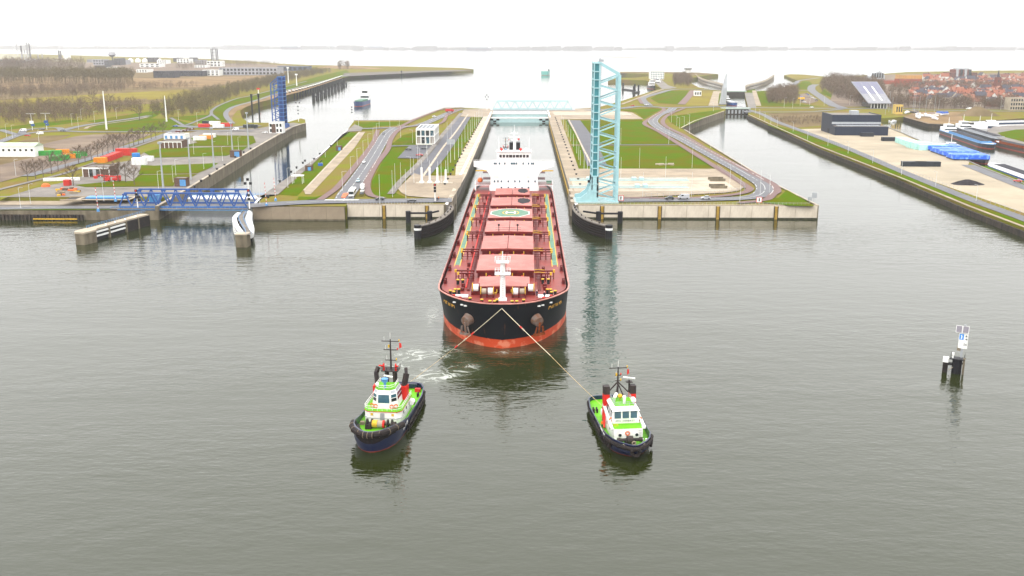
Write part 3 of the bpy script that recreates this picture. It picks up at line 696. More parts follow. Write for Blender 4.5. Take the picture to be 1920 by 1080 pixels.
# ------------------------------------------------------------------ raised turquoise bascule bridge
def bascule():
    X0, Y0, Y1 = G(1108, 380)[0], 449.0, 461.0
    zt = hgt(116, Y0); zb = ZQ + .2
    t = thing('bascule_bridge', 'tall turquoise bascule bridge leaf raised upright beside the lock', 'bridge', (X0, Y0, zb))
    H = zt - zb; D = Y1 - Y0
    dk = MB().box(.9, 1.6, .3, D - .3, 4, H - .4); dk.build('deck_plate', turqd, t)
    for y in (0, D):
        mb = MB(); mb.box(2.4, 3.1, y - .5, y + .5, 2.5, H); mb.box(.0, .5, y - .5, y + .5, 6, H); mb.build('girder', turq, t)
        mb = MB().box(.45, 2.45, y - .12, y + .12, 4, H - .3); mb.build('web_plate', turqd, t)
        xr = 11.6
        mb = MB(); mb.beam((xr, y, 0), (xr, y, H - 5.6), 1.3, 1.1); mb.build('chord', turq, t)
        MB().beam((xr, y, H - 5.4), (3, y, H - .6), 1.2, 1.0, up=(0, 1, 0)).build('end_diagonal', turq, t)
        n = 8; hz = (H - 6) / n
        for k in range(n):
            z0 = H - 6 - k * hz
            MB().beam((xr, y, z0), (3, y, z0 - hz * .45), .6, .6, up=(0, 1, 0)).build('diagonal', turq, t)
            MB().beam((xr, y, z0 - hz + .4), (3, y, z0 - hz * .62), .6, .6, up=(0, 1, 0)).build('diagonal', turq, t)
    n = 16
    for k in range(n + 1):
        z = 5 + (H - 5.6) * k / n
        mb = MB(); mb.box(.0, 3.1, -.62, -.1, z - .22, z + .22); mb.box(.0, 2.5, .1, D + .6, z - .22, z + .22); mb.build('floor_beam', turq, t)
    # cross frames between the two truss planes
    for k in range(0, 9):
        z = 1.5 + (H - 8) * k / 8
        MB().beam((11.6, 0, z), (11.6, D, z), .5, .5).build('cross_strut', turq, t)
    mb = MB()
    for y in (1.2, 1.9): mb.box(3.4, 3.5, y, y + .08, 3, H + 1)
    z = 4
    while z < H: mb.box(3.35, 3.55, 1.2, 1.98, z, z + .1); z += 1.1
    mb.build('access_ladder', steelgrey, t)
    # swept tail and hinge
    for y in (0, D):
        mb = MB()
        prof = [(3.1, 12), (0, 12), (-.6, 8), (-2.0, 4.6), (-4.6, 2.6), (-7, 2.2), (-7, .8), (-4, 0), (3.1, 0)]
        vs = [(a, y - .5, b) for a, b in prof] + [(a, y + .5, b) for a, b in prof]; n_ = len(prof)
        mb.add(vs, [tuple(range(n_)), tuple(range(2 * n_ - 1, n_ - 1, -1))] + [(k, n_ + k, n_ + (k + 1) % n_, (k + 1) % n_) for k in range(n_)])
        mb.build('tail_girder', turq, t, fix=True)
    MB().box(-7.5, 12.5, -1.2, D + 1.2, -.2, .5).build('hinge_base', turql, t)
    mb = MB(); mb.box(2.2, 4.4, -.4, .9, H, H + 1.1); mb.box(2.6, 3.2, 2, 3, H, H + 1.6); mb.build('head_cap', steelgrey, t)
bascule()
def blue_tower():
    Y0 = G(533, 240)[1]; X1 = G(534, 240)[0]; H = hgt(144, Y0) - ZQ; D = 11.
    t = thing('bascule_bridge', 'dark blue bascule bridge leaf raised upright at the far lock head', 'bridge', (X1, Y0, ZQ + .2))
    MB().box(-3.9, -3.4, .3, D - .3, 3, H).build('deck_plate', bluep, t)
    for y in (0, D):
        mb = MB(); mb.box(-.7, 0, y - .4, y + .4, 0, H + .4); mb.box(-4.2, -3.4, y - .4, y + .4, 0, H); mb.build('girder', bluep, t)
        MB().box(-3.4, -.7, y - .1, y + .1, 2, H - .2).build('web_plate', M('deep_blue_plate', (.03, .07, .22), .5, var=.2), t)
        MB().beam((-10.0, y, 4), (-10.0, y, H - 6), .8, .8).build('chord', bluep, t)
        MB().beam((-10.0, y, H - 6), (-4, y, H - 1), .7, .7, up=(0, 1, 0)).build('end_diagonal', bluep, t)
        n = 6; hz = (H - 8) / n
        for k in range(n):
            z = 3 + k * hz
            MB().beam((-10.0, y, z + hz * .45), (-4, y, z), .5, .5, up=(0, 1, 0)).build('diagonal', bluep, t)
            MB().beam((-10.0, y, z + hz * .55), (-4, y, z + hz), .5, .5, up=(0, 1, 0)).build('diagonal', bluep, t)
    for k in range(13):
        z = 3 + (H - 3.5) * k / 12
        mb = MB(); mb.box(-4.3, 0.15, -.6, -.42, z - .14, z + .14); mb.box(-.1, .2, -.4, D, z - .14, z + .14)
        mb.build('floor_beam', lblue, t)
    MB().box(-4.4, 1.4, -.7, D + .7, -.2, 3).build('hinge_housing', bluep, t)
blue_tower()
# ------------------------------------------------------------------ lowered blue truss bridge
def truss(t, x0, x1, y, zb, h, n, mat, w=.7, inset=3.):
    MB().beam((x0, y, zb), (x1, y, zb), w * .8, w).build('bottom_chord', mat, t)
    MB().beam((x0 + inset, y, zb + h), (x1 - inset, y, zb + h), w, w).build('top_chord', mat, t)
    d = (x1 - x0) / n
    for k in range(n):
        a = (x0 + k * d, y, zb); m_ = (min(max(x0 + (k + .5) * d, x0 + inset), x1 - inset), y, zb + h); c = (x0 + (k + 1) * d, y, zb)
        MB().beam(a, m_, w * .75, w * .7, up=(0, 1, 0)).build('diagonal', mat, t)
        MB().beam(m_, c, w * .75, w * .7, up=(0, 1, 0)).build('diagonal', mat, t)
        if k % 2 == 0: MB().box(m_[0] - 1, m_[0] + 1, y - .4, y + .4, zb + h - 1.0, zb + h - .3).build('gusset', mat, t)
def blue_bridge():
    xl, xr = G(214, 393, 5)[0], G(459, 392, 5)[0]; yb = 441.
    t = thing('truss_bridge', 'lowered dark blue steel truss road bridge across the left lock mouth', 'bridge')
    truss(t, xl, xr, yb, 5.3, 6.3, 10, bluep)
    truss(t, xl + 2, xr + 1, yb + 12, 5.3, 6.3, 10, bluep)
    MB().box(xl - 4, xr + 3, yb + .8, yb + 11.2, 4.5, 5.0).build('bridge_deck', asphalt, t)
    MB().box(xl - 3, xr + 2, yb - 2.6, yb - .6, 4.6, 4.9).build('footway', greyconc, t)
    mb = MB()
    for z in (5.4, 5.9): mb.beam((xl - 3, yb - 2.5, z), (xr + 2, yb - 2.5, z), .08)
    x = xl - 3
    while x < xr + 2: mb.beam((x, yb - 2.5, 4.9), (x, yb - 2.5, 5.95), .08); x += 2
    mb.build('railing', lblue, t)
    MB().box(xl, xr, yb - .3, yb + .3, 4.0, 5.0).build('edge_girder', bluep, t)
    MB().box(xl, xr, yb - 2.4, yb - 2.1, 4.1, 4.6).build('edge_girder', lblue, t)
    for k in range(10):
        x = xl + (xr - xl) * (k + .5) / 10; MB().box(x - .3, x + .3, yb, yb + 12, 3.6, 4.5).build('cross_girder', bluep, t)
blue_bridge()
# ------------------------------------------------------------------ far turquoise bridge and rolling gates of the new lock
def far_bridge():
    Y = G(1000, 206, 7)[1]
    t = thing('truss_bridge', 'pale turquoise truss bridge across the far end of the lock', 'bridge')
    x0, x1 = G(926, 206, 7)[0] - 1, G(1073, 206, 7)[0]
    truss(t, x0, x1, Y, 7.5, 8.2, 9, turql, .8, 4.5)
    truss(t, x0, x1, Y + 13, 7.5, 8.2, 9, turql, .8, 4.5)
    MB().box(x0 - 3, x1 + 3, Y - .5, Y + 13.5, 5.9, 7.2).build('bridge_deck', steelgrey, t)
    Yg = G(1000, 229, 0)[1] * .995
    g = thing('lock_gate', 'pale turquoise rolling gate closing the far end of the lock', 'lock gate')
    MB().box(LW + .6, LE - .6, Yg, Yg + 9, -3, 3.9).build('gate_leaf', turql, g)
    MB().box(LW + .6, LE - .6, Yg - .3, Yg + 9.3, 3.9, 4.5).build('walkway', whitep, g)
    for s_, xx in ((1, LW + 1), (-1, LE - 1)):
        for k in range(3):
            MB().box(min(xx + s_ * k * 3, xx + s_ * (k + 1) * 3), max(xx + s_ * k * 3, xx + s_ * (k + 1) * 3), Yg - .25, Yg - .02, 2.0 - (k % 2) * 1.6, 3.6 - (k % 2) * 1.6).build('chequer_mark', darksteel, g)
    mb = MB()
    for z in (5.0, 5.5): mb.beam((LW + 1, Yg, z), (LE - 1, Yg, z), .1)
    for k in range(30): x = LW + 1 + (LE - LW - 2) * k / 29; mb.beam((x, Yg, 4.5), (x, Yg, 5.5), .08)
    mb.build('railing', whitep, g)
    # outer gate a step behind
    g = thing('lock_gate', 'white topped outer rolling gate under the far turquoise bridge', 'lock gate')
    MB().box(LW + .6, LE - .6, Yg + 40, Yg + 48, -3, 5.2).build('gate_leaf', turql, g)
    MB().box(LW + .6, LE - .6, Yg + 39.6, Yg + 48.4, 5.2, 5.6).build('walkway', whitep, g)
far_bridge()
# gate tracks of the near rolling gates on the east apron, parked gate tops
for k, (py0, lab) in enumerate(((339, 'turquoise gate carriage track on the pale slab nearer the lawn'), (352.5, 'turquoise gate carriage track on the pale slab nearer the road'))):
    xa, xb = G(1068, py0)[0], G(1290, py0)[0]; Y = G(1100, py0)[1]
    t = thing('gate_track', lab, 'gate track')
    for y in (-2.6, 2.6):
        MB().box(xa, xb, Y + y - .45, Y + y + .45, ZQ + .2, ZQ + .75).build('track_beam', turql, t)
    mb = MB()
    for y in (-3.4, 3.4):
        mb.beam((xa, Y + y, ZQ + 1.4), (xb, Y + y, ZQ + 1.4), .08)
        x = xa
        while x < xb: mb.beam((x, Y + y, ZQ + .2), (x, Y + y, ZQ + 1.4), .07); x += 2.5
    mb.build('railing', turql, t)
    for x in (xa + 9, xa + 33, xa + 37): 
        mb = MB(); mb.box(x, x + 2.2, Y - 2.2, Y + 2.2, ZQ + .3, ZQ + 1.9); mb.build('winch_housing', turql, t)
    MB().box(xb - 3, xb + 9, Y - 3.4, Y + 3.4, ZQ + .2, ZQ + .34).build('pit_cover', darksteel, t)
    mb = MB()
    for y in (-3.2, 3.2): mb.box(xb + 11, xb + 19, Y + y - .2, Y + y + .2, ZQ + .2, ZQ + 1.8)
    mb.box(xb + 11, xb + 19, Y - 3, Y + 3, ZQ + .2, ZQ + .5); mb.build('machine_pit', oldconc, t)
# gate slots on the west apron and drive columns
t = thing('gate_platform', 'row of white gate drive columns on the pale slab left of the ship', 'lock gate')
Yp = G(805, 345)[1]; xa, xb = G(786, 346)[0], G(848, 346)[0]
MB().box(xa - 2, xb, Yp - 2, Yp + 4, ZQ + .2, ZQ + .6).build('gate_slab', pale, t)
for k, (u, v) in enumerate(((791, 345), (806, 345), (820.5, 345), (836, 345))):
    x = G(u, v)[0]; MB().box(x - .5, x + .5, Yp - .5, Yp + .5, ZQ + .6, ZQ + 8.5 - (k == 3) * 1).build('drive_column', whitep, t)
    MB().box(x - 1.1, x + 1.1, Yp - 1.0, Yp + 1.0, ZQ + .55, ZQ + 1.5).build('column_base', whitep, t)

# ------------------------------------------------------------------ curved black timber fenders of the new lock
def fender(label, pts, pilepx):
    P = spline([Vector(p) for p in pts], 2.0)
    t = thing('fender_wall', label, 'fender')
    a = offset(P, 1.1); b = offset(P, -1.1)
    for z0, z1 in ((0.2, 1.0), (1.25, 2.0), (2.25, 3.0), (3.25, 4.0), (4.25, 4.9)):
        mb = MB()
        for i in range(len(P) - 1): mb.prism([tuple(a[i]), tuple(a[i + 1]), tuple(b[i + 1]), tuple(b[i])], z0, z1)
        mb.build('fender_plank', blackr, t, fix=True)
    mb = MB(); a2 = offset(P, .8); b2 = offset(P, -.8)
    for i in range(len(P) - 1): mb.prism([tuple(a2[i]), tuple(a2[i + 1]), tuple(b2[i + 1]), tuple(b2[i])], -3, 5.0)
    mb.build('fender_core', darksteel, t, fix=True)
    mb = MB(); a2 = offset(P, 1.2); b2 = offset(P, -1.2)
    for i in range(len(P) - 1): mb.prism([tuple(a2[i]), tuple(a2[i + 1]), tuple(b2[i + 1]), tuple(b2[i])], 5.0, 5.35)
    mb.build('walkway', greyconc, t, fix=True)
    mb = MB(); s_ = -1 if pts[0][0] < pts[-1][0] else 1
    rr = offset(P, 1.05 * (1 if pts[-1][0] < pts[0][0] else -1))
    for z in (5.9, 6.4): mb.tube([(p.x, p.y, z) for p in rr], .05, 4)
    for p in rr[::2]: mb.beam((p.x, p.y, 5.3), (p.x, p.y, 6.4), .07)
    mb.build('railing', pale, t)
    mb = MB()
    for p in P[1:-2:3]: mb.cyl((p.x, p.y, 5.3), (p.x, p.y, 6.1), .3, n=8)
    mb.build('bollard_row', darksteel, t)
    e = P[-1]; MB().cyl((e.x, e.y, -3), (e.x, e.y, 5.7), 1.5, n=12).build('end_pile', darksteel, t)
    MB().cyl((e.x, e.y, 3.6), (e.x, e.y, 4.5), 1.54, n=12).build('white_band', whitep, t)
fender('curved black fender wall at the lock mouth left of the bulk carrier', [Vector((LW + .5, 449)), *px([(846, 392), (838, 402), (824, 412), (805, 420), (783, 425)], 5)], None)
fender('curved black fender wall at the lock mouth right of the bulk carrier', [Vector((LE - .5, 449)), *px([(1078, 392), (1084, 401), (1098, 411), (1118, 419), (1142, 425)], 5)], None)
for lab, piles in (('black mooring pipe on two piles in front of the white quay wall left of ship', ((762, 416), (803, 408))), ('black mooring pipe on two piles in front of the white quay wall right of ship', ((1124, 408), (1165, 416)))):
    t = thing('mooring_pipe', lab, 'mooring piles')
    Ps = [G3(u, 403, 4.6) for u, v in piles]; 
    for p in Ps: p.y = 432.0
    for p in Ps: MB().cyl((p.x, p.y, -3), (p.x, p.y, 5.2), 1.15, n=12).build('pile', darksteel, t)
    MB().cyl((Ps[0].x, Ps[0].y, 4.3), (Ps[1].x, Ps[1].y, 4.3), .45, n=8).build('pipe', darksteel, t)
    x2 = LW - 3 if Ps[0].x < 0 else LE + 3
    k = 1 if Ps[0].x < 0 else 0
    MB().cyl((Ps[k].x, Ps[k].y, 4.3), (x2, 437.5, 4.3), .45, n=8).build('pipe', darksteel, t)

# ------------------------------------------------------------------ guide walls of the old lock
def guide_left():
    a, b = Vector(G(160, 432, 5)), Vector(G(273, 401, 5)); d = (b - a).normalized(); n = Vector((-d.y, d.x)); L = (b - a).length
    t = thing('guide_wall', 'long slanting guide wall with black panels and white stripes left of the blue bridge', 'guide wall', (a.x, a.y, 0), math.atan2(d.y, d.x))
    MB().prism([(-4.5, -2.6), (2, -3.2), (4, -2), (4, 2.6), (-2, 3), (-4.5, 1.5)], -3, 4.4).build('pier_head', oldconc, t)
    MB().prism([(-4.7, -2.8), (2, -3.4), (4.2, -2.1), (4.2, 2.8), (-2, 3.2), (-4.7, 1.6)], 4.4, 5.1).build('head_cap', pale, t)
    MB().box(4, L, -1.4, 2.6, 4.3, 5.0).build('walkway', pale, t)
    MB().box(4, L, -1.2, -.4, -2.5, 4.3).build('timber_backing', darksteel, t)
    for z in (1.6, 3.2): MB().box(4.2, L * .58, -1.7, -1.2, z, z + .65).build('white_stripe', whitep, t)
    for x0, x1 in ((L * .6, L * .79), (L * .81, L)):
        MB().box(x0, x1, -1.9, -1.2, -1, 4.4).build('black_panel', blackr, t)
    for x in (L * .31, L * .59, L * .8): MB().box(x - .4, x + .4, -2.0, -1.0, -1.5, 4.6).build('post', oldconc, t)
    mb = MB()
    for z in (5.5, 6.0): mb.beam((4, 2.5, z), (L + 4, 2.5, z), .08)
    x = 4
    while x < L + 4: mb.beam((x, 2.5, 4.9), (x, 2.5, 6.0), .07); x += 1.6
    mb.build('railing', lblue, t)
    for x in (L * .3, L * .45, L * .62, L * .8): MB().cyl((x, -.6, 5), (x, -.6, 5.6), .35, n=8).build('bollard', whitep, t)
guide_left()
def guide_mid():
    t = thing('guide_wall', 'short curved white guide wall with rounded pipe right of the blue bridge', 'guide wall')
    P = spline([Vector(G(u, v, 4.6)) for u, v in ((448, 399), (440, 408), (442, 420), (450, 432), (455, 440))], 2)
    a = offset(P, -.9); b = offset(P, .9); mb = MB()
    for i in range(len(P) - 1): mb.prism([tuple(a[i]), tuple(a[i + 1]), tuple(b[i + 1]), tuple(b[i])], 3.9, 4.7)
    mb.build('white_beam', whitep, t, fix=True)
    for z0 in (.4, 2.2):
        mb = MB()
        for i in range(len(P) - 1): mb.prism([tuple(a[i]), tuple(a[i + 1]), tuple(b[i + 1]), tuple(b[i])], z0, z0 + .7)
        mb.build('fender_plank', whitep, t, fix=True)
    mb = MB(); a2 = offset(P, -.5); b2 = offset(P, .8)
    for i in range(len(P) - 1): mb.prism([tuple(a2[i]), tuple(a2[i + 1]), tuple(b2[i + 1]), tuple(b2[i])], -3, 4.2)
    mb.build('timber_backing', darksteel, t, fix=True)
    e = P[-1]; MB().prism([(e.x - 2.2, e.y - 2.6), (e.x + 2.2, e.y - 2.6), (e.x + 2.4, e.y + 2), (e.x - 2.4, e.y + 2)], -3, 4.9).build('pier_head', oldconc, t)
    MB().prism([(e.x - 2.4, e.y - 2.8), (e.x + 2.4, e.y - 2.8), (e.x + 2.6, e.y + 2.2), (e.x - 2.6, e.y + 2.2)], 4.9, 5.3).build('head_cap', pale, t)
    Q = spline([Vector(G(u, v, 5)) for u, v in ((460, 396), (452, 408), (456, 420), (465, 434), (466, 440))], 2); mb = MB()
    for i in range(len(Q) - 1):
        mb.add([(offset(Q, -1)[i].x, offset(Q, -1)[i].y, 5), (offset(Q, -1)[i + 1].x, offset(Q, -1)[i + 1].y, 5), (offset(Q, 1)[i + 1].x, offset(Q, 1)[i + 1].y, 5), (offset(Q, 1)[i].x, offset(Q, 1)[i].y, 5)], [(0, 1, 2, 3)])
    mb.build('walkway', greyconc, t)
    mb = MB()
    for s_ in (-1, 1):
        for z in (5.5, 6.0): mb.tube([(p.x, p.y, z) for p in offset(Q, s_)], .05, 4)
        for p in offset(Q, s_)[::2]: mb.beam((p.x, p.y, 5), (p.x, p.y, 6), .06)
    mb.build('railing', lblue, t)
    U = spline([Vector(G(u, v, 3.5)) for u, v in ((468, 400), (466, 412), (470, 428), (469, 440))], 3); mb = MB(); mb.tube([(p.x, p.y, 3.4) for p in U], 1.5, 10)
    mb.build('rounded_pipe', whitep, t, smooth=False)
    for p in (U[1], U[-2]): MB().cyl((p.x, p.y, -3), (p.x, p.y, 2.5), .8, n=10).build('pile', darksteel, t)
guide_mid()

# ------------------------------------------------------------------ beacon with solar panels
def beacon():
    p = G(1791, 699, 0)
    t = thing('navigation_beacon', 'black pile beacon with solar panels and white sign standing in open water', 'beacon', (p[0], p[1], 0), R(-26)); t.scale = (.82, .82, .84)
    MB().cyl((.2, 0, -4), (.2, 0, 4.2), 1.35, n=16).build('main_pile', darksteel, t)
    MB().box(-3.6, -2.2, -1.0, .3, -4, 4.4).build('fender_pile', blackr, t)
    MB().box(-3.7, -2.15, -1.1, .35, 3.1, 4.5).build('white_board', whitep, t)
    MB().box(1.75, 2.3, -.9, .7, -4, 4.6).build('timber_post', oldconc, t)
    mb = MB(); mb.cyl((-2.4, -.3, 2.6), (0, 0, 2.6), .45, n=8); mb.cyl((0, 0, 2.9), (2, 0, 3.1), .3, n=8); mb.build('brace_pipe', darksteel, t)
    MB().cyl((-1.9, -.6, .8), (.8, -1.1, 3.4), .1, n=6).build('ladder_bar', pale, t)
    mb = MB(); mb.prism([(-1.9, -1.5), (1.8, -1.5), (2.4, 1.2), (-1.2, 1.6)], 4.3, 4.55); mb.build('platform', darksteel, t)
    mb = MB()
    for x, y in ((-1.7, -1.3), (-1.6, 1.2), (2, -1.2), (2.1, 1.0)): mb.cyl((x, y, 4.5), (x, y, 6.1), .05, n=5)
    mb.build('railing_post', darksteel, t)
    mb = MB(); mb.cyl((-1.1, -.6, 4.5), (-1.1, -.6, 5.5), .22, n=8); mb.cyl((-1.1, -.6, 5.5), (-1.1, -.6, 6.2), .35, n=8); mb.build('lantern', whitep, t)
    MB().box(-.3, .8, .6, 1.2, 6.6, 7.8).build('equipment_box', tan, t)
    MB().cyl((1.1, .3, 4.5), (1.1, .3, 12.6), .2, n=8).build('mast', steelgrey, t)
    MB().box(.75, 1.4, -.1, .6, 5, 7.4).build('battery_case', steelgrey, t)
    MB().box(-.1, 2.4, -.12, -.02, 7.6, 12.0).build('sign_board', whitep, t)
    MB().box(.05, 1.2, -.17, -.13, 10.2, 11.9).build('blue_panel', M('sign_blue', (.03, .28, .72), .5, var=.05), t)
    mb = MB(); mb.add([(.4, -.2, 10.5), (.75, -.2, 10.4), (.85, -.2, 11.2), (.65, -.2, 11.7), (.35, -.2, 11.5), (.55, -.2, 11.1)], [(0, 1, 2, 3, 4, 5)]); mb.build('sign_symbol', whitep, t)
    mb = MB(); mb.add([(1.6, -.17, 11.1), (2.2, -.17, 11.1), (1.9, -.17, 11.7)], [(0, 1, 2)]); mb.add([(1.6, -.17, 10.5), (2.2, -.17, 10.1), (2.2, -.17, 10.7)], [(0, 1, 2)]); mb.build('black_arrow', darksteel, t)
    text_letters('26', t, darksteel, .9, lambda x: facing((1.5 + x, -.18, 8.6), (1, 0, 0), (0, 0, 1)), 'sign_digit', .6)
    for x in (-.55, 1.25):
        q = MB(); q.box(-.75, .75, -.04, .04, -.95, .95); o = q.build('solar_panel', M('solar_cells', (.10, .085, .12), .25, var=.2, scale=3), t); o.location = (x + .3, -.2, 13.3); o.rotation_euler = (R(-28), 0, 0)
        q = MB(); q.box(-.85, .85, .05, .1, -1.05, 1.05); g = q.build('panel_frame', whitep, o)
    MB().box(.9, 1.6, .2, .5, 14.3, 14.6).build('antenna', steelgrey, t)
beacon()
# ------------------------------------------------------------------ bulk carrier
def zpaint(name, bands, streak=(.30, .10, .03), amount=.5, rough=.45, spec=.5, patch=None, thr=.60):
    """hull paint: colour bands by height above the water, broken by vertical rust streaks"""
    m = bpy.data.materials.new(name); t = nodes_of(m); b = t.nodes['Principled BSDF']; L = t.links.new
    b.inputs['Roughness'].default_value = rough; b.inputs['Specular IOR Level'].default_value = spec
    tcn = t.nodes.new('ShaderNodeTexCoord'); sp = t.nodes.new('ShaderNodeSeparateXYZ'); L(tcn.outputs['Object'], sp.inputs[0])
    mpn = t.nodes.new('ShaderNodeMapping'); mpn.inputs['Scale'].default_value = (1, 1, .12); L(tcn.outputs['Object'], mpn.inputs[0])
    n1 = t.nodes.new('ShaderNodeTexNoise'); n1.inputs['Scale'].default_value = .55; n1.inputs['Detail'].default_value = 6; L(mpn.outputs[0], n1.inputs['Vector'])
    n2 = t.nodes.new('ShaderNodeTexNoise'); n2.inputs['Scale'].default_value = .35; n2.inputs['Detail'].default_value = 6; L(tcn.outputs['Object'], n2.inputs['Vector'])
    col = None
    for z, c in bands:
        if col is None:
            q = t.nodes.new('ShaderNodeRGB'); q.outputs[0].default_value = (*c, 1); col = q.outputs[0]; continue
        w = t.nodes.new('ShaderNodeMath'); w.operation = 'MULTIPLY_ADD'; w.inputs[1].default_value = .25; L(n2.outputs['Fac'], w.inputs[0]); L(sp.outputs['Z'], w.inputs[2])
        g = t.nodes.new('ShaderNodeMath'); g.operation = 'GREATER_THAN'; g.inputs[1].default_value = z + .12; L(w.outputs[0], g.inputs[0])
        mx_ = t.nodes.new('ShaderNodeMix'); mx_.data_type = 'RGBA'; L(g.outputs[0], mx_.inputs[0]); L(col, mx_.inputs[6]); mx_.inputs[7].default_value = (*c, 1); col = mx_.outputs[2]
    if patch:
        r = t.nodes.new('ShaderNodeMapRange'); r.inputs[1].default_value = .52; r.inputs[2].default_value = .62; L(n2.outputs['Fac'], r.inputs[0])
        lt = t.nodes.new('ShaderNodeMath'); lt.operation = 'LESS_THAN'; lt.inputs[1].default_value = patch[0]; L(sp.outputs['Z'], lt.inputs[0])
        k = t.nodes.new('ShaderNodeMath'); k.operation = 'MULTIPLY'; L(r.outputs[0], k.inputs[0]); L(lt.outputs[0], k.inputs[1])
        mx_ = t.nodes.new('ShaderNodeMix'); mx_.data_type = 'RGBA'; L(k.outputs[0], mx_.inputs[0]); L(col, mx_.inputs[6]); mx_.inputs[7].default_value = (*patch[1], 1); col = mx_.outputs[2]
    r = t.nodes.new('ShaderNodeMapRange'); r.inputs[1].default_value = thr; r.inputs[2].default_value = thr + .16; r.inputs[4].default_value = amount; L(n1.outputs['Fac'], r.inputs[0])
    mx_ = t.nodes.new('ShaderNodeMix'); mx_.data_type = 'RGBA'; L(r.outputs[0], mx_.inputs[0]); L(col, mx_.inputs[6]); mx_.inputs[7].default_value = (*streak, 1)
    L(mx_.outputs[2], b.inputs['Base Color'])
    return m
hull_red = zpaint('bulker_hull_paint', [(-9, (.50, .06, .018)), (2.45, (.004, .005, .008))], amount=.45, thr=.67, patch=(2.6, (.60, .19, .11)), spec=.12)
deckred = M('red_deck_paint', (.25, .045, .034), .42, var=.2, scale=.2, col2=(.2, .036, .028), bump=.05)
hatchred = M('hatch_cover_paint', (.41, .165, .14), .45, var=.15, scale=.25, col2=(.34, .115, .095), detail=8)
coamred = M('dark_red_coaming', (.17, .012, .012), .5, var=.2, scale=.6)
piperred = M('red_fitting_paint', (.15, .012, .012), .5, var=.25, scale=1)
decgreen = M('green_walkway_paint', (.12, .24, .17), .5, var=.2, scale=.8)
coal = M('coal_dust', (.035, .03, .035), .8, var=.3, scale=.5)
SX, SYb = -6.1, 246.0
HB = 18.3
DZ = 10.7
ship = thing('bulk_carrier', 'huge black and red bulk carrier leaving the lock towards the tugs', 'ship', (SX, SYb, 0))
deck_pf = [(0, 0), (3.2, .2), (5.8, 1.0), (8.9, 2.7), (11.3, 5.0), (13.3, 7.3), (15, 9.8), (16.2, 12), (17.3, 15), (17.9, 18.5), (18.3, 24), (18.3, 60), (18.3, 200), (17.8, 215), (16.4, 226), (14.5, 232)]
wl_pf = [(0, 2.2), (3.2, 3.4), (5.8, 4.9), (8.9, 7.6), (11.3, 11), (13.3, 15), (15, 19), (16.2, 23), (17.3, 28), (17.9, 33), (18.3, 40), (18.3, 62), (18.3, 196), (15, 212), (10, 222), (6, 228)]
def sheer(y): return 12.7 - 1.4 * min(1, max(0, (y - 12) / 22))
rings = []
for z in (-4, 0, 1.2, 2.5, 5, 7.5, 10, None):
    half = []
    for (hd, yd), (hw, yw) in zip(deck_pf, wl_pf):
        zz = sheer(yd) if z is None else z
        k = max(0, min(1, zz / sheer(yd))) ** 1.25
        half.append(Vector((hw + (hd - hw) * k, yw + (yd - yw) * k, zz)))
    ring = [Vector((-p.x, p.y, p.z)) for p in half[:0:-1]] + half
    rings.append(ring)
mb = MB(); mb.loft(rings, closed=True, caps=False); mb.build('hull', hull_red, ship, smooth=True, fix=True)
top = rings[-1]
# main deck inside the bulwark
inner = [Vector((p.x * .965, p.y * .99 + 1.5, 0)) for p in top]
mb = MB(); poly = [(p.x, p.y) for p in inner]; mb.add([(x, y, DZ + .55 * max(0, 1 - max(0, y - 15) / 25)) for x, y in poly], tess(poly)); mb.build('main_deck', deckred, ship)
# pale rim of the bulwark
mb = MB()
for a, b in zip(top, top[1:]): mb.beam(a + Vector((0, 0, .06)), b + Vector((0, 0, .06)), .42, .22)
mb.build('bulwark_rail', M('faded_pink_rail', (.50, .24, .2), .5, var=.2), ship)
mb = MB()
for a, b in zip(inner, inner[1:]):
    if max(a.y, b.y) < 40: za, zb_ = sheer(a.y), sheer(b.y); mb.add([(a.x, a.y, DZ - .2), (b.x, b.y, DZ - .2), (b.x, b.y, zb_), (a.x, a.y, za)], [(0, 1, 2, 3)])
mb.build('bulwark', deckred, ship)
# side rails with stanchions
for s_ in (-1, 1):
    mb = MB()
    for z in (DZ + 1.1, DZ + 1.7): mb.beam((s_ * 18.0, 34, z), (s_ * 18.0, 206, z), .12)
    y = 34
    while y < 206: mb.beam((s_ * 18.0, y, DZ), (s_ * 18.0, y, DZ + 1.7), .14); y += 2.2
    mb.build('side_railing', piperred, ship)
    for y in (30, 47, 66, 86, 114, 142, 168, 190):
        mb = MB()
        for dy in (-.9, .9): mb.cyl((s_ * 17.0, y + dy, DZ), (s_ * 17.0, y + dy, DZ + 1.5), .4, n=8)
        mb.box(s_ * 17 - .6, s_ * 17 + .6, y - 1.7, y + 1.7, DZ, DZ + .3)
        mb.build('mooring_bitt', piperred, ship)
    # green walkway with yellow edges
    pts = [Vector((s_ * 15.2, 200)), Vector((s_ * 15.2, 34)), Vector((s_ * 13.4, 29)), Vector((s_ * 13.2, 16))]
    ribbon(MB(), pts, 1.5, DZ + .06 + .6 * 0).build('green_walkway', decgreen, ship)
    for o_ in (-.85, .85): ribbon(MB(), offset(pts, o_), .25, DZ + .08).build('yellow_line', yellowp, ship)
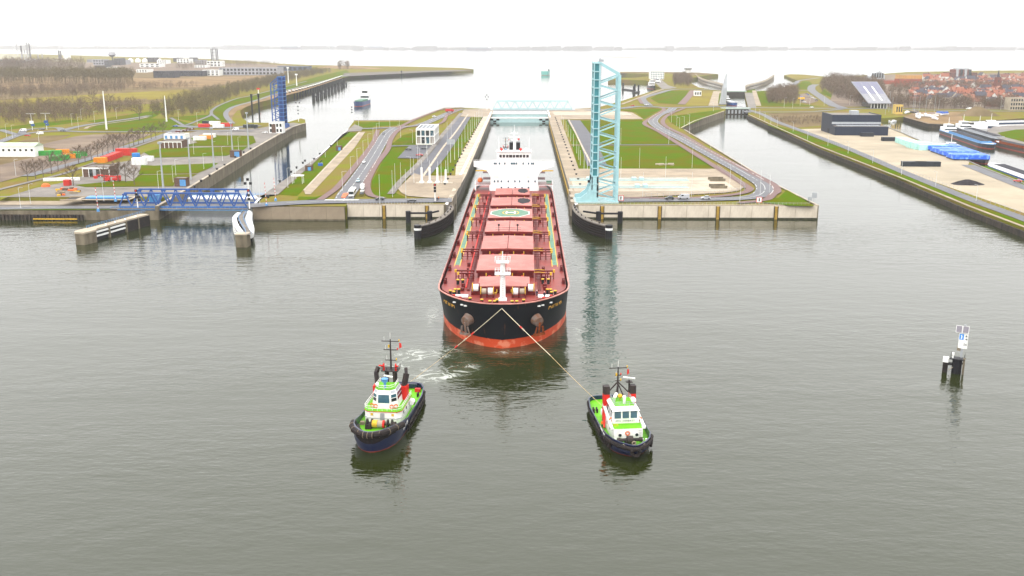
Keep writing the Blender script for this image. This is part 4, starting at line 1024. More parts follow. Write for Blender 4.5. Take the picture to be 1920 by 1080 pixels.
# hatches
Yh = [(263, 274.5, 6.9), (282.5, 304, 8.3), (313, 334.6, 8.3), (342.5, 363.6, 8.3), (370.4, 391, 8.3), (399, 420, 8.3), (428.4, 446.7, 7.4)]
for k, (y0, y1, hw) in enumerate(Yh):
    y0 -= SYb; y1 -= SYb
    h = MB(); h.box(-hw + .25, hw + .1, y0 + .4, y1 - .4, DZ - .1, DZ + 1.7); ho = h.build('hatch_coaming', coamred, ship)
    mb = MB()
    for x in np.linspace(-hw + .4, hw, 9): mb.box(x - .12, x + .12, y0 + .05, y0 + .4, DZ, DZ + 1.65)
    mb.build('coaming_rib', coamred, ho)
    for s_ in (-1, 1):
        x0, x1 = (-hw - .1, .12) if s_ < 0 else (.32, hw + .35)
        c = MB(); zt = DZ + 2.75
        xi, xo = (x1, x0) if s_ < 0 else (x0, x1)
        q = [(xo, y0, DZ + 1.7), (xi, y0, DZ + 1.7), (xi, y1, DZ + 1.7), (xo, y1, DZ + 1.7), (xo, y0, zt - .25), (xi, y0, zt), (xi, y1, zt), (xo, y1, zt - .25)]
        c.add(q, [(3, 2, 1, 0), (4, 5, 6, 7), (0, 1, 5, 4), (1, 2, 6, 5), (2, 3, 7, 6), (3, 0, 4, 7)])
        c.build('hatch_cover', hatchred, ship, fix=True)
    c = MB(); c.box(-hw - .1, hw + .35, y0 - .06, y0, DZ + 1.65, DZ + 2.4); c.build('cover_skirt', coamred, ship)
    c = MB(); c.box(-.6, .6, y0 - 1.2, y0 - .2, DZ, DZ + 1.4); c.build('hydraulic_unit', piperred, ship)
    for x in (-4.5, -2.2, 5.2):
        MB().cbox(x, y0 - .8, DZ + .5, .8, .7, 1.0).build('vent_box', redp if x != -2.2 else yellowp, ship)
    mb = MB()
    for x in (-5.5, -1.8, 2.2, 5.5): mb.box(x - .15, x + .15, y0 - .12, y0 - .05, DZ + .8, DZ + 1.7)
    mb.build('yellow_cleat', yellowp, ship)
    if k in (5, 6):   # coal dust on the starboard covers
        mb = MB(); random.seed(k); n = 26
        ptsx = [(2.4 + (hw - 2.6) * (.5 + .5 * math.cos(a) * random.uniform(.85, 1.05)) * 1.0, (y0 + y1) / 2 + 1.5 + (y1 - y0) * .36 * math.sin(a) * random.uniform(.8, 1.1)) for a in np.linspace(0, 2 * math.pi, n, endpoint=False)]
        slope = .25 / hw
        mb.add([(x, y, zt + .035 - .25 * (x - .32) / (hw + .03)) for x, y in ptsx], [tuple(range(n))]); mb.build('coal_stain', coal, ship)
    if k == 4:        # helicopter mark
        zc = zt
        def on(x, y, d): return (x, y, zc + d - .25 * abs(x - .2) / (hw + .1))
        ym = (y0 + y1) / 2; a, b_ = 7.6, 9.0
        oc = [(-a, -2.6), (-3.4, -b_), (0.2, -b_), (3.6, -b_), (a, -2.6), (a, 3.4), (3.6, b_), (0.2, b_), (-3.4, b_), (-a, 3.4)]
        for grow, d, mat, nm in ((1.0, .03, whitep, 'white_border'), (.955, .06, decgreen, 'landing_circle_field')):
            mb = MB(); L_ = [(x * grow, y * grow) for x, y in oc]
            lh = [p for p in L_ if p[0] <= .25]; rh = [p for p in L_ if p[0] >= .19]
            for hp in (lh, rh):
                cx_ = sum(p[0] for p in hp) / len(hp); hp = sorted(hp, key=lambda p: math.atan2(p[1], p[0] - cx_))
                mb.add([on(x + .0, ym + y, d) for x, y in hp], [tuple(range(len(hp)))])
            mb.build(nm, mat, ship)
        mb = MB(); n = 36; pts = []
        for i in range(n):
            t_ = 2 * math.pi * i / n
            for r in (4.2, 3.7): pts.append(on(.2 + r * .78 * math.cos(t_), ym + r * 1.2 * math.sin(t_), .1))
        mb.add(pts, [(2 * i, 2 * i + 1, (2 * i + 3) % (2 * n), (2 * i + 2) % (2 * n)) for i in range(n)]); mb.build('yellow_ring', yellowp, ship)
        mb = MB()
        for x in (-1.6, 1.6): mb.add([on(.2 + x - .3, ym - 2.3, .1), on(.2 + x + .3, ym - 2.3, .1), on(.2 + x + .3, ym + 2.3, .1), on(.2 + x - .3, ym + 2.3, .1)], [(0, 1, 2, 3)])
        mb.add([on(-1.4, ym - .5, .1), on(.2, ym - .5, .1), on(.2, ym + .5, .1), on(-1.4, ym + .5, .1)], [(0, 1, 2, 3)])
        mb.add([on(.2, ym - .5, .1), on(1.8, ym - .5, .1), on(1.8, ym + .5, .1), on(.2, ym + .5, .1)], [(0, 1, 2, 3)])
        mb.build('letter_h', whitep, ship)
    if k == 3:
        mb = MB()
        for x in (-3.4, 3.2):
            mb.beam((x, y0 + .3, DZ + 2.7), (x, y0 + .3, DZ + 5), .25); mb.box(x - .35, x + .35, y0, y0 + .6, DZ + 4.6, DZ + 5.2)
        for z in (3.3, 3.9): mb.beam((-4.6, y0 + .2, DZ + z), (4.4, y0 + .2, DZ + z), .08)
        mb.build('light_frame', darksteel, ship)
    # pipe gantries each side of the cross deck
    if k < 7:
        for s_ in (-1, 1):
            for dy in (-1.2, -4.6):
                if k == 0 : continue
                yy = y0 + dy; x0, x1 = 8.8, 14.4 - (1.0 if k == 1 and dy < -3 else 0)
                mb = MB(); mb.beam((s_ * x0, yy, DZ + 2.6), (s_ * x1, yy, DZ + 2.6), .45, .4)
                for x in np.linspace(x0 + .3, x1 - .1, 4): mb.beam((s_ * x, yy, DZ), (s_ * x, yy, DZ + 2.5), .28)
                mb.beam((s_ * x0, yy, DZ + 1.0), (s_ * x1, yy, DZ + 1.0), .12)
                g = mb.build('pipe_gantry', piperred, ship)
                mb = MB(); mb.box(s_ * x1 - .3, s_ * x1 + .3, yy - .3, yy + .3, DZ + 2.2, DZ + 3.0)
                if s_ > 0: mb.beam((s_ * x1, yy, DZ), (s_ * x1, yy, DZ + 2.2), .16); mb.tube([(8.5, yy + .4, DZ + 2.9), (10, yy + .4, DZ + 3.0), (12, yy + .4, DZ + 2.7)], .1, 5)
                mb.build('yellow_tip', yellowp, g)
            for q in range(3):
                yy = y0 + random.uniform(2, 18); MB().cyl((s_ * 11.5, yy, DZ), (s_ * 11.5, yy, DZ + random.uniform(.8, 1.6)), random.uniform(.3, .6), n=8).build('vent_post', piperred, ship)
mb = MB()
for x, r in ((-9.6, .16), (-10.1, .12), (9.7, .16), (10.2, .12), (-9.9, .2)): mb.tube([(x, 20, DZ + .7), (x, 200, DZ + .7)], r, 6)
mb.build('deck_pipe', piperred, ship)
MB().tube([(-10.6, 22, DZ + .9), (-10.6, 200, DZ + .9)], .2, 6).build('bright_red_pipe', redp, ship)
# forecastle: winches, bitts, foremast
FZ = DZ + .55
def winch(x, s_):
    mb = MB()
    for i in range(3):
        xx = x + s_ * i * 1.7
        mb.cyl((xx - .1, 13.2, FZ + 1.5), (xx + .1, 13.2, FZ + 1.5), 1.25, n=14); mb.box(xx - .25, xx + .25, 12, 14.6, FZ, FZ + 1.0)
    w = mb.build('mooring_winch', piperred, ship)
    MB().cyl((x + s_ * .2, 13.2, FZ + 1.5), (x + s_ * 1.5, 13.2, FZ + 1.5), .95, n=14).build('rope_drum', whitep, w)
    MB().cyl((x + s_ * 1.9, 13.2, FZ + 1.5), (x + s_ * 3.2, 13.2, FZ + 1.5), .8, n=14).build('rope_drum', pale, w)
    mb = MB(); mb.torus((x + s_ * 3.4, 13.2, FZ + 1.5), (1, 0, 0), 1.2, .12); mb.torus((x, 13.2, FZ + 1.5), (1, 0, 0), 1.2, .12); mb.build('yellow_flange', yellowp, w)
for x, s_ in ((-2.6, -1), (2.6, 1)): winch(x, s_)
for x, s_ in ((-6.6, -1), (6.6, 1)):
    mb = MB()
    for i in range(2): mb.cyl((x + s_ * i * 1.8 - .1, 16.2, FZ + 1.7), (x + s_ * i * 1.8 + .1, 16.2, FZ + 1.7), 1.35, n=14)
    mb.box(x - .4, x + s_ * 2 + .2 if s_ > 0 else x + .4, 15, 17.4, FZ, FZ + 1.0) if s_ > 0 else mb.box(x - 2.2, x + .4, 15, 17.4, FZ, FZ + 1.0)
    w = mb.build('mooring_winch', piperred, ship)
    MB().cyl((x + s_ * .2, 16.2, FZ + 1.7), (x + s_ * 1.6, 16.2, FZ + 1.7), 1.05, n=14).build('rope_drum', whitep, w)
    MB().torus((x + s_ * 1.8, 16.2, FZ + 1.7), (1, 0, 0), 1.3, .12).build('yellow_flange', yellowp, w)
def bitt(x, y):
    mb = MB(); mb.cyl((x, y, FZ), (x, y, FZ + 1.3), .42, n=10); o = mb.build('bollard', darksteel, ship)
    MB().cyl((x, y, FZ + 1.3), (x, y, FZ + 1.5), .46, n=10).build('bollard_top', yellowp, o)
for x, y in ((-2, 3.6), (-3.2, 3.6), (2.6, 3.6), (3.8, 3.6), (-5.4, 5), (5.6, 5), (-1.4, 5), (-8.6, 6.6), (-14.4, 14.4), (-13.4, 13.4), (-13.2, 16), (-12.2, 16), (14.2, 14.6), (13.2, 13.4), (13.0, 16.2), (12.1, 16.2), (-11.8, 27), (-13.2, 27), (11, 28), (12.6, 28)): bitt(x, y)
for x, y in ((-11.4, 8.6), (-13.2, 10.6), (11, 8.6), (13, 10.6), (-5.6, 3.2), (6.4, 3.6)):
    MB().cyl((x, y, FZ), (x, y, FZ + 1.2), .7, .45, n=10).build('roller_fairlead', redp, ship)
for s_ in (-1, 1): MB().cbox(s_ * 12, 13, FZ + .25, 5, 2.0, .4).build('rope_mat', whitep, ship)
fm = MB(); fm.box(-1.1, 1.1, 8.6, 10.4, FZ, FZ + .5); fm.cyl((0, 9.5, FZ), (0, 9.5, FZ + 10.4), .8, .62, n=12)
fmo = fm.build('foremast', whiteship, ship)
mb = MB(); mb.cbox(0, 9.5, FZ + 7.3, 4.2, 2.4, .3); mb.cbox(0, 9.5, FZ + 10.5, 3.4, 2.2, .3); mb.cyl((0, 9.5, FZ + 10.4), (0, 9.5, FZ + 13.4), .12, n=6)
for z in (7.5, 10.7):
    for q in (.6, 1.1):
        for a, b in (((-2, 8.4), (2, 8.4)), ((-2, 10.6), (2, 10.6)), ((-2, 8.4), (-2, 10.6)), ((2, 8.4), (2, 10.6))): mb.beam((a[0], a[1], FZ + z + q), (b[0], b[1], FZ + z + q), .07)
    for x in np.linspace(-2, 2, 6):
        for y in (8.4, 10.6): mb.beam((x, y, FZ + z), (x, y, FZ + z + 1.1), .07)
mb.build('mast_platform', whiteship, fmo)
mb = MB()
for i in range(14): mb.box(-.25, .25, 8.6, 8.68, FZ + 1 + i * .6, FZ + 1.08 + i * .6)
mb.build('mast_ladder', steelgrey, fmo)
# bow anchors in their bolsters
greyrust = M('worn_grey_steel', (.19, .165, .15), .7, var=.3, scale=.8, col2=(.20, .09, .045))
rust = M('rust', (.26, .075, .025), .85, var=.3, scale=1.2)
for s_, am in ((-1, greyrust), (1, rust)):
    c = Vector((s_ * 9.3, 4.4, 7.4)); n = Vector((s_ * .55, -.83, -.12)).normalized()
    mb = MB(); mb.cyl(c + n * .9 + Vector((0, 0, -.4)), c - n * 2, 1.3, 1.9, n=18); mb.build('anchor_bolster', greyrust, ship)
    e = c + n * 1.1 + Vector((0, 0, -.5)); rt = Vector((n.y, -n.x, 0)).normalized()
    a = MB(); a.beam(e, e + Vector((0, 0, -3.4)) - n * .5, .5); lo = e + Vector((0, 0, -3.3)) - n * .3
    a.beam(lo - rt * 1.7, lo + rt * 1.7, .7, .5)
    for q in (-1, 1): a.beam(lo + rt * (q * 1.4), lo + rt * (q * .9) + Vector((0, 0, 2.2)) + n * .25, .5, .3)
    a.build('anchor', am, ship)
# ship name on both bows and white draught marks
def hull_at(yd, z, s_):
    """point and tangent on the flared bow"""
    def at(i, z):
        (hd, yD), (hw, yw) = deck_pf[i], wl_pf[i]; k = max(0, min(1, z / sheer(yD))) ** 1.25
        return Vector((hw + (hd - hw) * k, yw + (yD - yw) * k, z))
    pts = [at(i, z) for i in range(len(deck_pf))]
    for a, b in zip(pts, pts[1:]):
        if a.y <= yd <= b.y: f = (yd - a.y) / max(1e-6, b.y - a.y); p = a + (b - a) * f; tg = (b - a).normalized(); return Vector((s_ * p.x, p.y, z)), Vector((s_ * tg.x, tg.y, 0))
    return pts[-1], Vector((0, 1, 0))
goldp = M('gold_lettering', (.62, .36, .07), .5, var=.2, scale=2)
for s_ in (-1, 1):
    def place(x, s_=s_):
        yd = (14.6 - x * .62) if s_ < 0 else (8.6 + x * .62)
        p, tg = hull_at(yd, 9.2, s_)
        r = -tg if s_ < 0 else tg
        nrm = r.cross(Vector((0, 0, 1)))
        return facing(p + nrm * .3, r, (0, 0, 1))
    text_letters('ATHINA', ship, goldp, 2.5, place, 'name_letter', .66)
    for yy in (2.6, 3.6, 6.2):
        p, tg = hull_at(yy + 1.5, 11.2, s_); MB().cbox(p.x + s_ * .1, p.y - .15, p.z, .8, .5, .3).build('fairlead_opening', whitep, ship)
# accommodation block
AY = 456.0 - SYb
def U(px_, Y=456.0): return G(px_, 300, hgt(300, Y))[0] - SX
z_br = hgt(303, 456); z_wt = hgt(285.5, 456)
xl, xr = U(919.5), U(1008.5)
acc = MB().box(xl, xr, AY, AY + 12, DZ - .2, z_br - 1.2).build('accommodation_block', whiteship, ship)
wl_, wr_ = U(888), U(1039)
# bridge wing deck with curved brackets
prof = [(wl_, z_br), (wl_, z_br - 2.3), (wl_ + 2.4, z_br - 2.9), (xl - 1.9, z_br - 4.3), (xl - .5, z_br - 5.7), (xl, z_br - 7), (xr, z_br - 7), (xr + .5, z_br - 5.7), (xr + 1.9, z_br - 4.3), (wr_ - 2.4, z_br - 2.9), (wr_, z_br - 2.3), (wr_, z_br)]
n = len(prof); mb = MB(); mb.add([(x, AY - .15, z) for x, z in prof] + [(x, AY + 1.0, z) for x, z in prof], [tuple(range(n)), tuple(range(2 * n - 1, n - 1, -1))] + [(k, n + k, n + (k + 1) % n, (k + 1) % n) for k in range(n)])
mb.build('bridge_wing_front', whiteship, ship, fix=True)
MB().box(wl_, wr_, AY + .9, AY + 6, z_br - 1.2, z_br - .6).build('bridge_wing_deck', whiteship, ship)
mb = MB()
for x0, x1 in ((wl_, U(932)), (U(995), wr_)):
    for z in (.35, .8): mb.beam((x0, AY, z_br + z), (x1, AY, z_br + z), .08)
    for x in np.linspace(x0, x1, 14): mb.beam((x, AY, z_br), (x, AY, z_br + .8), .08)
mb.build('wing_railing', whiteship, ship)
wh0, wh1 = U(932), U(995.5)
wh = MB().box(wh0, wh1, AY + .4, AY + 7, z_br - .6, z_wt).build('wheelhouse', whiteship, ship)
for k in range(9):
    x = wh0 + 1.6 + (wh1 - wh0 - 3.2) * k / 8; w_ = .75 if k not in (3, 5) else 1.0
    MB().cbox(x, AY + .38, (z_br + z_wt) / 2 + .3, w_ * 1.5, .12, 1.25).build('window', glass, wh)
MB().box(wh0 - .4, wh1 + .4, AY - .1, AY + 7.4, z_wt, z_wt + .25).build('wheelhouse_roof', whiteship, wh)
def zpy(py): return hgt(py, 456)
rows = {306.5: (927, 930, 936.5, 946.5, 959, 962, 965, 968.5, 981, 991, 997, 1000), 318: (927, 930, 940, 953, 974.5, 987.5, 997, 1000), 329: (927, 940, 953, 974.5, 987.5, 1000.5), 340: (927, 933.5, 940, 953, 965.5, 974.5, 991, 1003.5), 352: (940, 953, 966, 979, 991)}
for py_, xs_ in rows.items():
    for u in xs_: MB().cbox(U(u), AY - .2 if py_ < 318 else AY - .06, zpy(py_), .62, .16, .9).build('window', blueglass, acc)
# side platforms with lifeboats, davits
orb = M('lifeboat_orange', (.68, .17, .04), .4, var=.1)
for s_ in (-1, 1):
    x0, x1 = (wl_ + .4, xl) if s_ < 0 else (xr, wr_ - .4)
    z = zpy(347)
    p = MB().box(x0, x1, AY + 1, AY + 11, z - .3, z).build('boat_deck', whiteship, ship)
    for x in (x0 + .3, x1 - .3):
        for yy in (1.2, 10): MB().beam((x, AY + yy, DZ), (x, AY + yy, z), .6).build('boat_deck_leg', whiteship, p)
    MB().box(x0 + .3, x1 - .2, AY + 1.1, AY + 10.8, z, z + .06).build('boat_deck_floor', deckred, p)
    mb = MB()
    for zz in (.5, 1.0): mb.beam((x0, AY + 1, z + zz), (x1, AY + 1, z + zz), .08); mb.beam((x0 if s_ < 0 else x1, AY + 1, z + zz), (x0 if s_ < 0 else x1, AY + 11, z + zz), .08)
    mb.build('boat_deck_railing', whiteship, p)
    xm = U(899) if s_ < 0 else U(1030)
    if s_ < 0:
        b = MB(); b.sphere((xm, AY + 5, z + 1.6), 1.3, 12, 8, 1, 2.6, 1); b.build('lifeboat', orb, ship, smooth=True); MB().cyl((xm, AY + 4, z + 2.6), (xm, AY + 4, z + 5), .15, n=6).build('davit', whiteship, ship)
    else: MB().cbox(xm, AY + 4, z + .9, 2.4, 2, 1.2).build('liferaft_case', decgreen, ship)
    for zz in (318, 330):
        q = zpy(zz); MB().box(x0 + (3.6 if s_ < 0 else 0), x1 - (0 if s_ < 0 else 3.6), AY + 4, AY + 11, q - 2.2, q - 2.0).build('side_gallery', piperred, ship)
    xa = U(902) if s_ < 0 else U(1027)
    mb = MB(); mb.box(xa - 2.6, xa + 2.6, AY - .4, AY + .4, zpy(320) - .25, zpy(320) + .2); mb.build('yellow_boom', yellowp, ship)
# funnel, mast, radar
MB().box(xl + 3, xr - 3, AY + 8, AY + 13, z_br, z_wt - .6).build('upper_house', whiteship, ship)
for u in (958, 971):
    f = MB().box(U(u) - .95, U(u) + .95, AY + 14, AY + 18, z_br - 4, z_wt + 3.0).build('funnel', darksteel, ship)
    mb = MB()
    for dx in (-.5, .1, .6): mb.cyl((U(u) + dx, AY + 15, z_wt + 3), (U(u) + dx, AY + 15, z_wt + 4.3), .18, n=6)
    mb.build('exhaust_pipe', steelgrey, f)
mm_ = MB(); xm = U(964); mm_.cyl((xm, AY + 6, z_wt), (xm, AY + 6, z_wt + 9), .55, .3, n=8); mm_.cyl((xm, AY + 6, z_wt + 9), (xm, AY + 6, z_wt + 12), .1, n=6)
rm = mm_.build('radar_mast', whiteship, ship)
mb = MB(); mb.cbox(xm, AY + 6, z_wt + 6.5, 5, .3, .3); mb.cbox(xm, AY + 5.6, z_wt + 8.2, 3.4, .25, .35); mb.cbox(xm, AY + 6, z_wt + 5, 3, 1.4, .2); mb.build('radar_scanner', whiteship, rm)
MB().cbox(xm + 2.0, AY + 6, z_wt + 5.4, .9, .05, .7).build('signal_flag', redp, rm)
for u in (935, 992):
    MB().cyl((U(u), AY + 3, z_wt), (U(u), AY + 3, z_wt + 6.5), .1, n=5).build('whip_antenna', whiteship, ship)
for u, mt in ((986, whiteship), (976, redp), (940, redp)): MB().sphere((U(u), AY + 4, z_wt + .9), .7, 8, 6).build('satellite_dome', mt, ship, smooth=True)
# stern house sides behind
MB().box(xl + 1.5, xr - 1.5, AY + 12.2, AY + 17, DZ, z_br - 5).build('engine_casing', whiteship, ship)

# ------------------------------------------------------------------ people
skin = M('skin', (.45, .28, .2), .6, var=.05)
def person(label, loc, rz, coat, legs, helmet=None):
    """one continuous standing body: lofted rings for each limb joined into one mesh"""
    t = thing('person', label, 'person', loc, rz)
    def ringz(cx, cy, z, rx, ry, n=8): return [(cx + rx * math.cos(2 * math.pi * i / n), cy + ry * math.sin(2 * math.pi * i / n), z) for i in range(n)]
    b = MB(); 
    b.loft([ringz(0, 0, .82, .17, .12), ringz(0, 0, 1.0, .18, .13), ringz(0, 0, 1.25, .20, .13), ringz(0, 0, 1.42, .22, .12), ringz(0, 0, 1.5, .10, .08), ringz(0, 0, 1.57, .06, .06), ringz(0, .01, 1.62, .075, .085), ringz(0, .01, 1.7, .085, .1), ringz(0, .01, 1.78, .07, .085), ringz(0, .01, 1.82, .02, .02)])
    for s_ in (-1, 1):
        b.cyl((s_ * .22, 0, 1.4), (s_ * .27, .03, 1.12), .065, .05, n=7); b.cyl((s_ * .27, .03, 1.12), (s_ * .26, .14, .9), .05, .04, n=7)
        b.sphere((s_ * .26, .16, .86), .05, 6, 5)
        b.cyl((s_ * .09, 0, .86), (s_ * .1, .02, .46), .09, .065, n=7); b.cyl((s_ * .1, .02, .46), (s_ * .1, -.01, .06), .065, .045, n=7); b.box(s_ * .1 - .05, s_ * .1 + .05, -.08, .18, 0, .08)
    b.build('body', skin, t)
    c = MB(); c.loft([ringz(0, 0, .78, .19, .145), ringz(0, 0, 1.0, .2, .15), ringz(0, 0, 1.25, .22, .15), ringz(0, 0, 1.43, .235, .13), ringz(0, 0, 1.51, .11, .09)])
    for s_ in (-1, 1): c.cyl((s_ * .22, 0, 1.42), (s_ * .27, .03, 1.11), .08, .065, n=7); c.cyl((s_ * .27, .03, 1.12), (s_ * .26, .14, .93), .064, .052, n=7)
    c.build('jacket', coat, t)
    c = MB()
    for s_ in (-1, 1): c.cyl((s_ * .09, 0, .88), (s_ * .1, .02, .46), .105, .08, n=7); c.cyl((s_ * .1, .02, .46), (s_ * .1, -.01, .1), .08, .06, n=7)
    c.build('trousers', legs, t)
    MB().sphere((0, .01, 1.74), .12, 8, 6, 1, 1.1, .85).build('helmet', helmet or whitep, t)
    return t
navy = M('navy_cloth', (.02, .03, .06), .85, var=.2)
hivis = M('orange_cloth', (.75, .2, .03), .8, var=.1)
person('crew member in dark clothes standing on the bulk carrier bow nearer the rail', (SX + 11.2, SYb + 12, FZ), R(180), navy, navy)
person('crew member in dark clothes standing beside the right winch of the bulk carrier', (SX + 9.2, SYb + 13.5, FZ), R(150), navy, navy)
# ------------------------------------------------------------------ tugs
tug_hull = zpaint('tug_hull_paint', [(-9, (.35, .05, .03)), (.12, (.006, .011, .042))], amount=.25, rough=.3, thr=.66)
navyp = M('tug_navy_paint', (.012, .02, .07), .3, var=.25, scale=.7)
tgreen = M('tug_green_deck', (.16, .46, .012), .5, var=.12, scale=.5, col2=(.13, .38, .012))
twhite = M('tug_white_paint', (.80, .80, .78), .35, var=.04, scale=.8, col2=(.68, .66, .62))
tred = M('tug_red_paint', (.62, .03, .02), .4, var=.1)
funblack = M('tug_funnel_black', (.03, .026, .028), .55, var=.3, scale=1, col2=(.06, .045, .04))
def tug_hull_build(t, pf, bul, dz, wl=.9, bowcut=1.6):
    def ring(z, k, cut, lift=None):
        h = []
        for y, x in pf:
            yy = y - (cut if y > 0 else 0) * max(0, y / pf[-1][0]) ** 2
            h.append((x * k, yy, bul(y) if z is None else z))
        return [Vector((-a, b, c)) for a, b, c in h[::-1][1:]][::-1] + [Vector((a, b, c)) for a, b, c in h[::-1]]
    rings = [ring(-2, wl * .8, bowcut * 1.6), ring(0, wl, bowcut), ring(dz * .7, .97, bowcut * .4), ring(None, 1, 0)]
    MB().loft(rings, True, False).build('hull', tug_hull, t, smooth=True, fix=True)
    inr = [Vector((p.x * .955, p.y * .975, p.z)) for p in rings[-1]]
    n = len(inr); mb = MB(); mb.loft([[Vector((p.x, p.y, dz - .1)) for p in inr], inr, rings[-1]], True, False)
    mb.build('bulwark', navyp, t, fix=True)
    poly = [(p.x, p.y) for p in inr]; mb = MB(); mb.add([(x, y, dz) for x, y in poly], tess(poly)); mb.build('deck', tgreen, t)
    return rings[-1], inr
def rail(t, pts, z0, h=1.0, mat=None, r=.035, name='railing', posts=True):
    mb = MB()
    for k in (.5, 1.0):
        for a, b in zip(pts, pts[1:]): mb.beam((a[0], a[1], z0 + h * k), (b[0], b[1], z0 + h * k), r * 2)
    if posts:
        for a, b in zip(pts, pts[1:]):
            L = math.hypot(a[0] - b[0], a[1] - b[1]); n = max(1, int(L / 1.0))
            for i in range(n + 1): f = i / n; x, y = a[0] + (b[0] - a[0]) * f, a[1] + (b[1] - a[1]) * f; mb.beam((x, y, z0), (x, y, z0 + h), r * 2)
    return mb.build(name, mat or twhite, t)
def tug_mast(t, x, y, z0, z1, yards, radar_at=None):
    m_ = MB().cyl((x, y, z0), (x, y, z1), .22, .12, n=8).build('mast', funblack, t)
    for z, w in yards: MB().beam((x - w, y, z), (x + w, y, z), .16, .16).build('yard', funblack, m_)
    for i, (z, w) in enumerate(yards):
        MB().cbox(x - w, y, z + .25, .22, .22, .4).build('mast_light', redp if i % 2 else yellowp, m_)
        MB().cyl((x + w * .7, y, z), (x + w * .7, y, z + 1.0), .03, n=4).build('aerial', twhite, m_)
    MB().cbox(x + .35, y, z1 - 1.6, .3, .3, .6).build('mast_light', yellowp, m_)
    MB().cyl((x, y, z1), (x, y, z1 + 1.4), .04, n=4).build('aerial', twhite, m_)
    MB().add([(x - yards[0][1], y, yards[0][0] - .3), (x - yards[0][1], y, yards[0][0] - 1.6), (x - yards[0][1] - .5, y - .2, yards[0][0] - 1.3), (x - yards[0][1] - .4, y - .2, yards[0][0] - .4)], [(0, 1, 2, 3)]).build('signal_flag', redp, m_)
    return m_
def lifebuoy(t, p, axis): 
    MB().torus(p, axis, .38, .12, 14, 6).build('lifebuoy', orangep, t)
def build_left_tug():
    d = Vector((-.105, -.994)); rz = math.atan2(-d.x, d.y)
    t = thing('tugboat', 'larger blue tug with green decks and tall black mast, bow towards viewer on the left', 'tugboat', (-28.9, 196.3, 0), rz)
    pf = [(-16.8, 2.4), (-16.3, 3.6), (-15, 4.5), (-10, 5.1), (4, 5.2), (9, 5.0), (12, 4.4), (14.2, 3.4), (15.8, 2.1), (16.6, .9), (16.8, .01)]
    bul = lambda y: 2.7 + (1.9 * min(1, max(0, (y - 2) / 11))) + (.5 if y < -15 else 0)
    dz = 1.9
    top, inr = tug_hull_build(t, pf, bul, dz, .9, .9)
    # fenders
    bow = [p for p in top if p.y > 8.5]; bow.sort(key=lambda p: p.x)
    mb = MB(); mb.tube([p + Vector((p.x * .03, .35 if p.y > 12 else .1, -.55)) for p in bow], .62, 10); fo = mb.build('bow_fender', blackr, t)
    mb = MB()
    for p in bow[1:-1]: q = p + Vector((p.x * .03, .35 if p.y > 12 else .1, -.55)); mb.torus(q, (1, 0, 0) if abs(p.x) < 3 else (.5, -.8 if p.x > 0 else .8, 0), .64, .05, 10, 4)
    mb.build('fender_lashing', tan, fo)
    lowb = [p for p in bow if abs(p.x) < 4.6]
    mb = MB()
    for a, b in zip(lowb, lowb[1:]): mb.add([(a.x * .95, a.y - .25, 2.0), (b.x * .95, b.y - .25, 2.0), (b.x * 1.02, b.y + .15, 3.7), (a.x * 1.02, a.y + .15, 3.7), (a.x * .8, a.y - 1.6, 2.0), (b.x * .8, b.y - 1.6, 2.0), (b.x * .8, b.y - 1.6, 3.7), (a.x * .8, a.y - 1.6, 3.7)], [(0, 1, 2, 3), (3, 2, 6, 7), (4, 5, 1, 0)])
    mb.build('bow_pad', blackr, t)
    for s_ in (-1, 1):
        side = sorted([p for p in top if p.x * s_ > 1 and p.y < 9], key=lambda p: p.y)
        MB().tube([Vector((p.x * 1.02, p.y, 1.55)) for p in side], .26, 8).build('rubbing_strake', blackr, t)
        MB().tube([Vector((p.x * 1.02, p.y, .45)) for p in side], .16, 6).build('rubbing_strake', blackr, t)
        MB().tube([Vector((p.x * 1.01, p.y, 2.02)) for p in side if p.y > -9], .1, 5).build('red_line', tred, t)
        for y in (-7, -3, 1, 4.5): MB().cbox(s_ * 5.2, y, 1.0, .35, .7, 1.3).build('side_fender', blackr, t)
    # main deckhouse
    hs = [(-3.0, 5.6), (3.0, 5.6), (3.9, 4.6), (3.9, -4.5), (-3.9, -4.5), (-3.9, 4.6)]
    h = MB(); h.prism(hs, dz, 4.6); house = h.build('deckhouse', twhite, t)
    MB().prism([(x * 1.02, y * 1.02) for x, y in hs], 3.05, 3.13).build('house_moulding', steelgrey, house)
    MB().prism([(x * 1.03, y * 1.03) for x, y in hs], 4.6, 4.72).build('upper_deck', tgreen, t)
    MB().prism([(x * 1.035, y * 1.035) for x, y in hs], 4.5, 4.6).build('red_edge', tred, t)
    for x in (-2.2, 2.2): MB().cbox(x, 5.62, 3.9, .5, .1, .5).build('porthole_lamp', yellowp, house)
    MB().cbox(0, 5.62, 3.0, .9, .08, 2.2).build('house_door', steelgrey, house)
    mb = MB()
    for i in range(8): mb.box(-.35, .35, 5.7, 5.76, 1.9 + i * .33, 1.96 + i * .33)
    mb.build('house_ladder', steelgrey, house)
    for s_ in (-1, 1):
        for y in (3, .5, -2): MB().cbox(s_ * 3.93, y, 3.7, .08, .5, .6).build('window', glass, house)
    rail(t, [(-3.9, -4.5), (-3.9, 4.7), (-3.1, 5.6), (3.1, 5.6), (3.9, 4.7), (3.9, -4.5)], 4.7)
    # wheelhouse: tapered octagon with two rows of panes
    def octo(w, l, yc, z): 
        c = .42; return [(-w + c * w, l + yc, z), (w - c * w, l + yc, z), (w, l * (1 - c) + yc, z), (w, -l + yc, z), (-w, -l + yc, z), (-w, l * (1 - c) + yc, z)]
    yc = 1.2
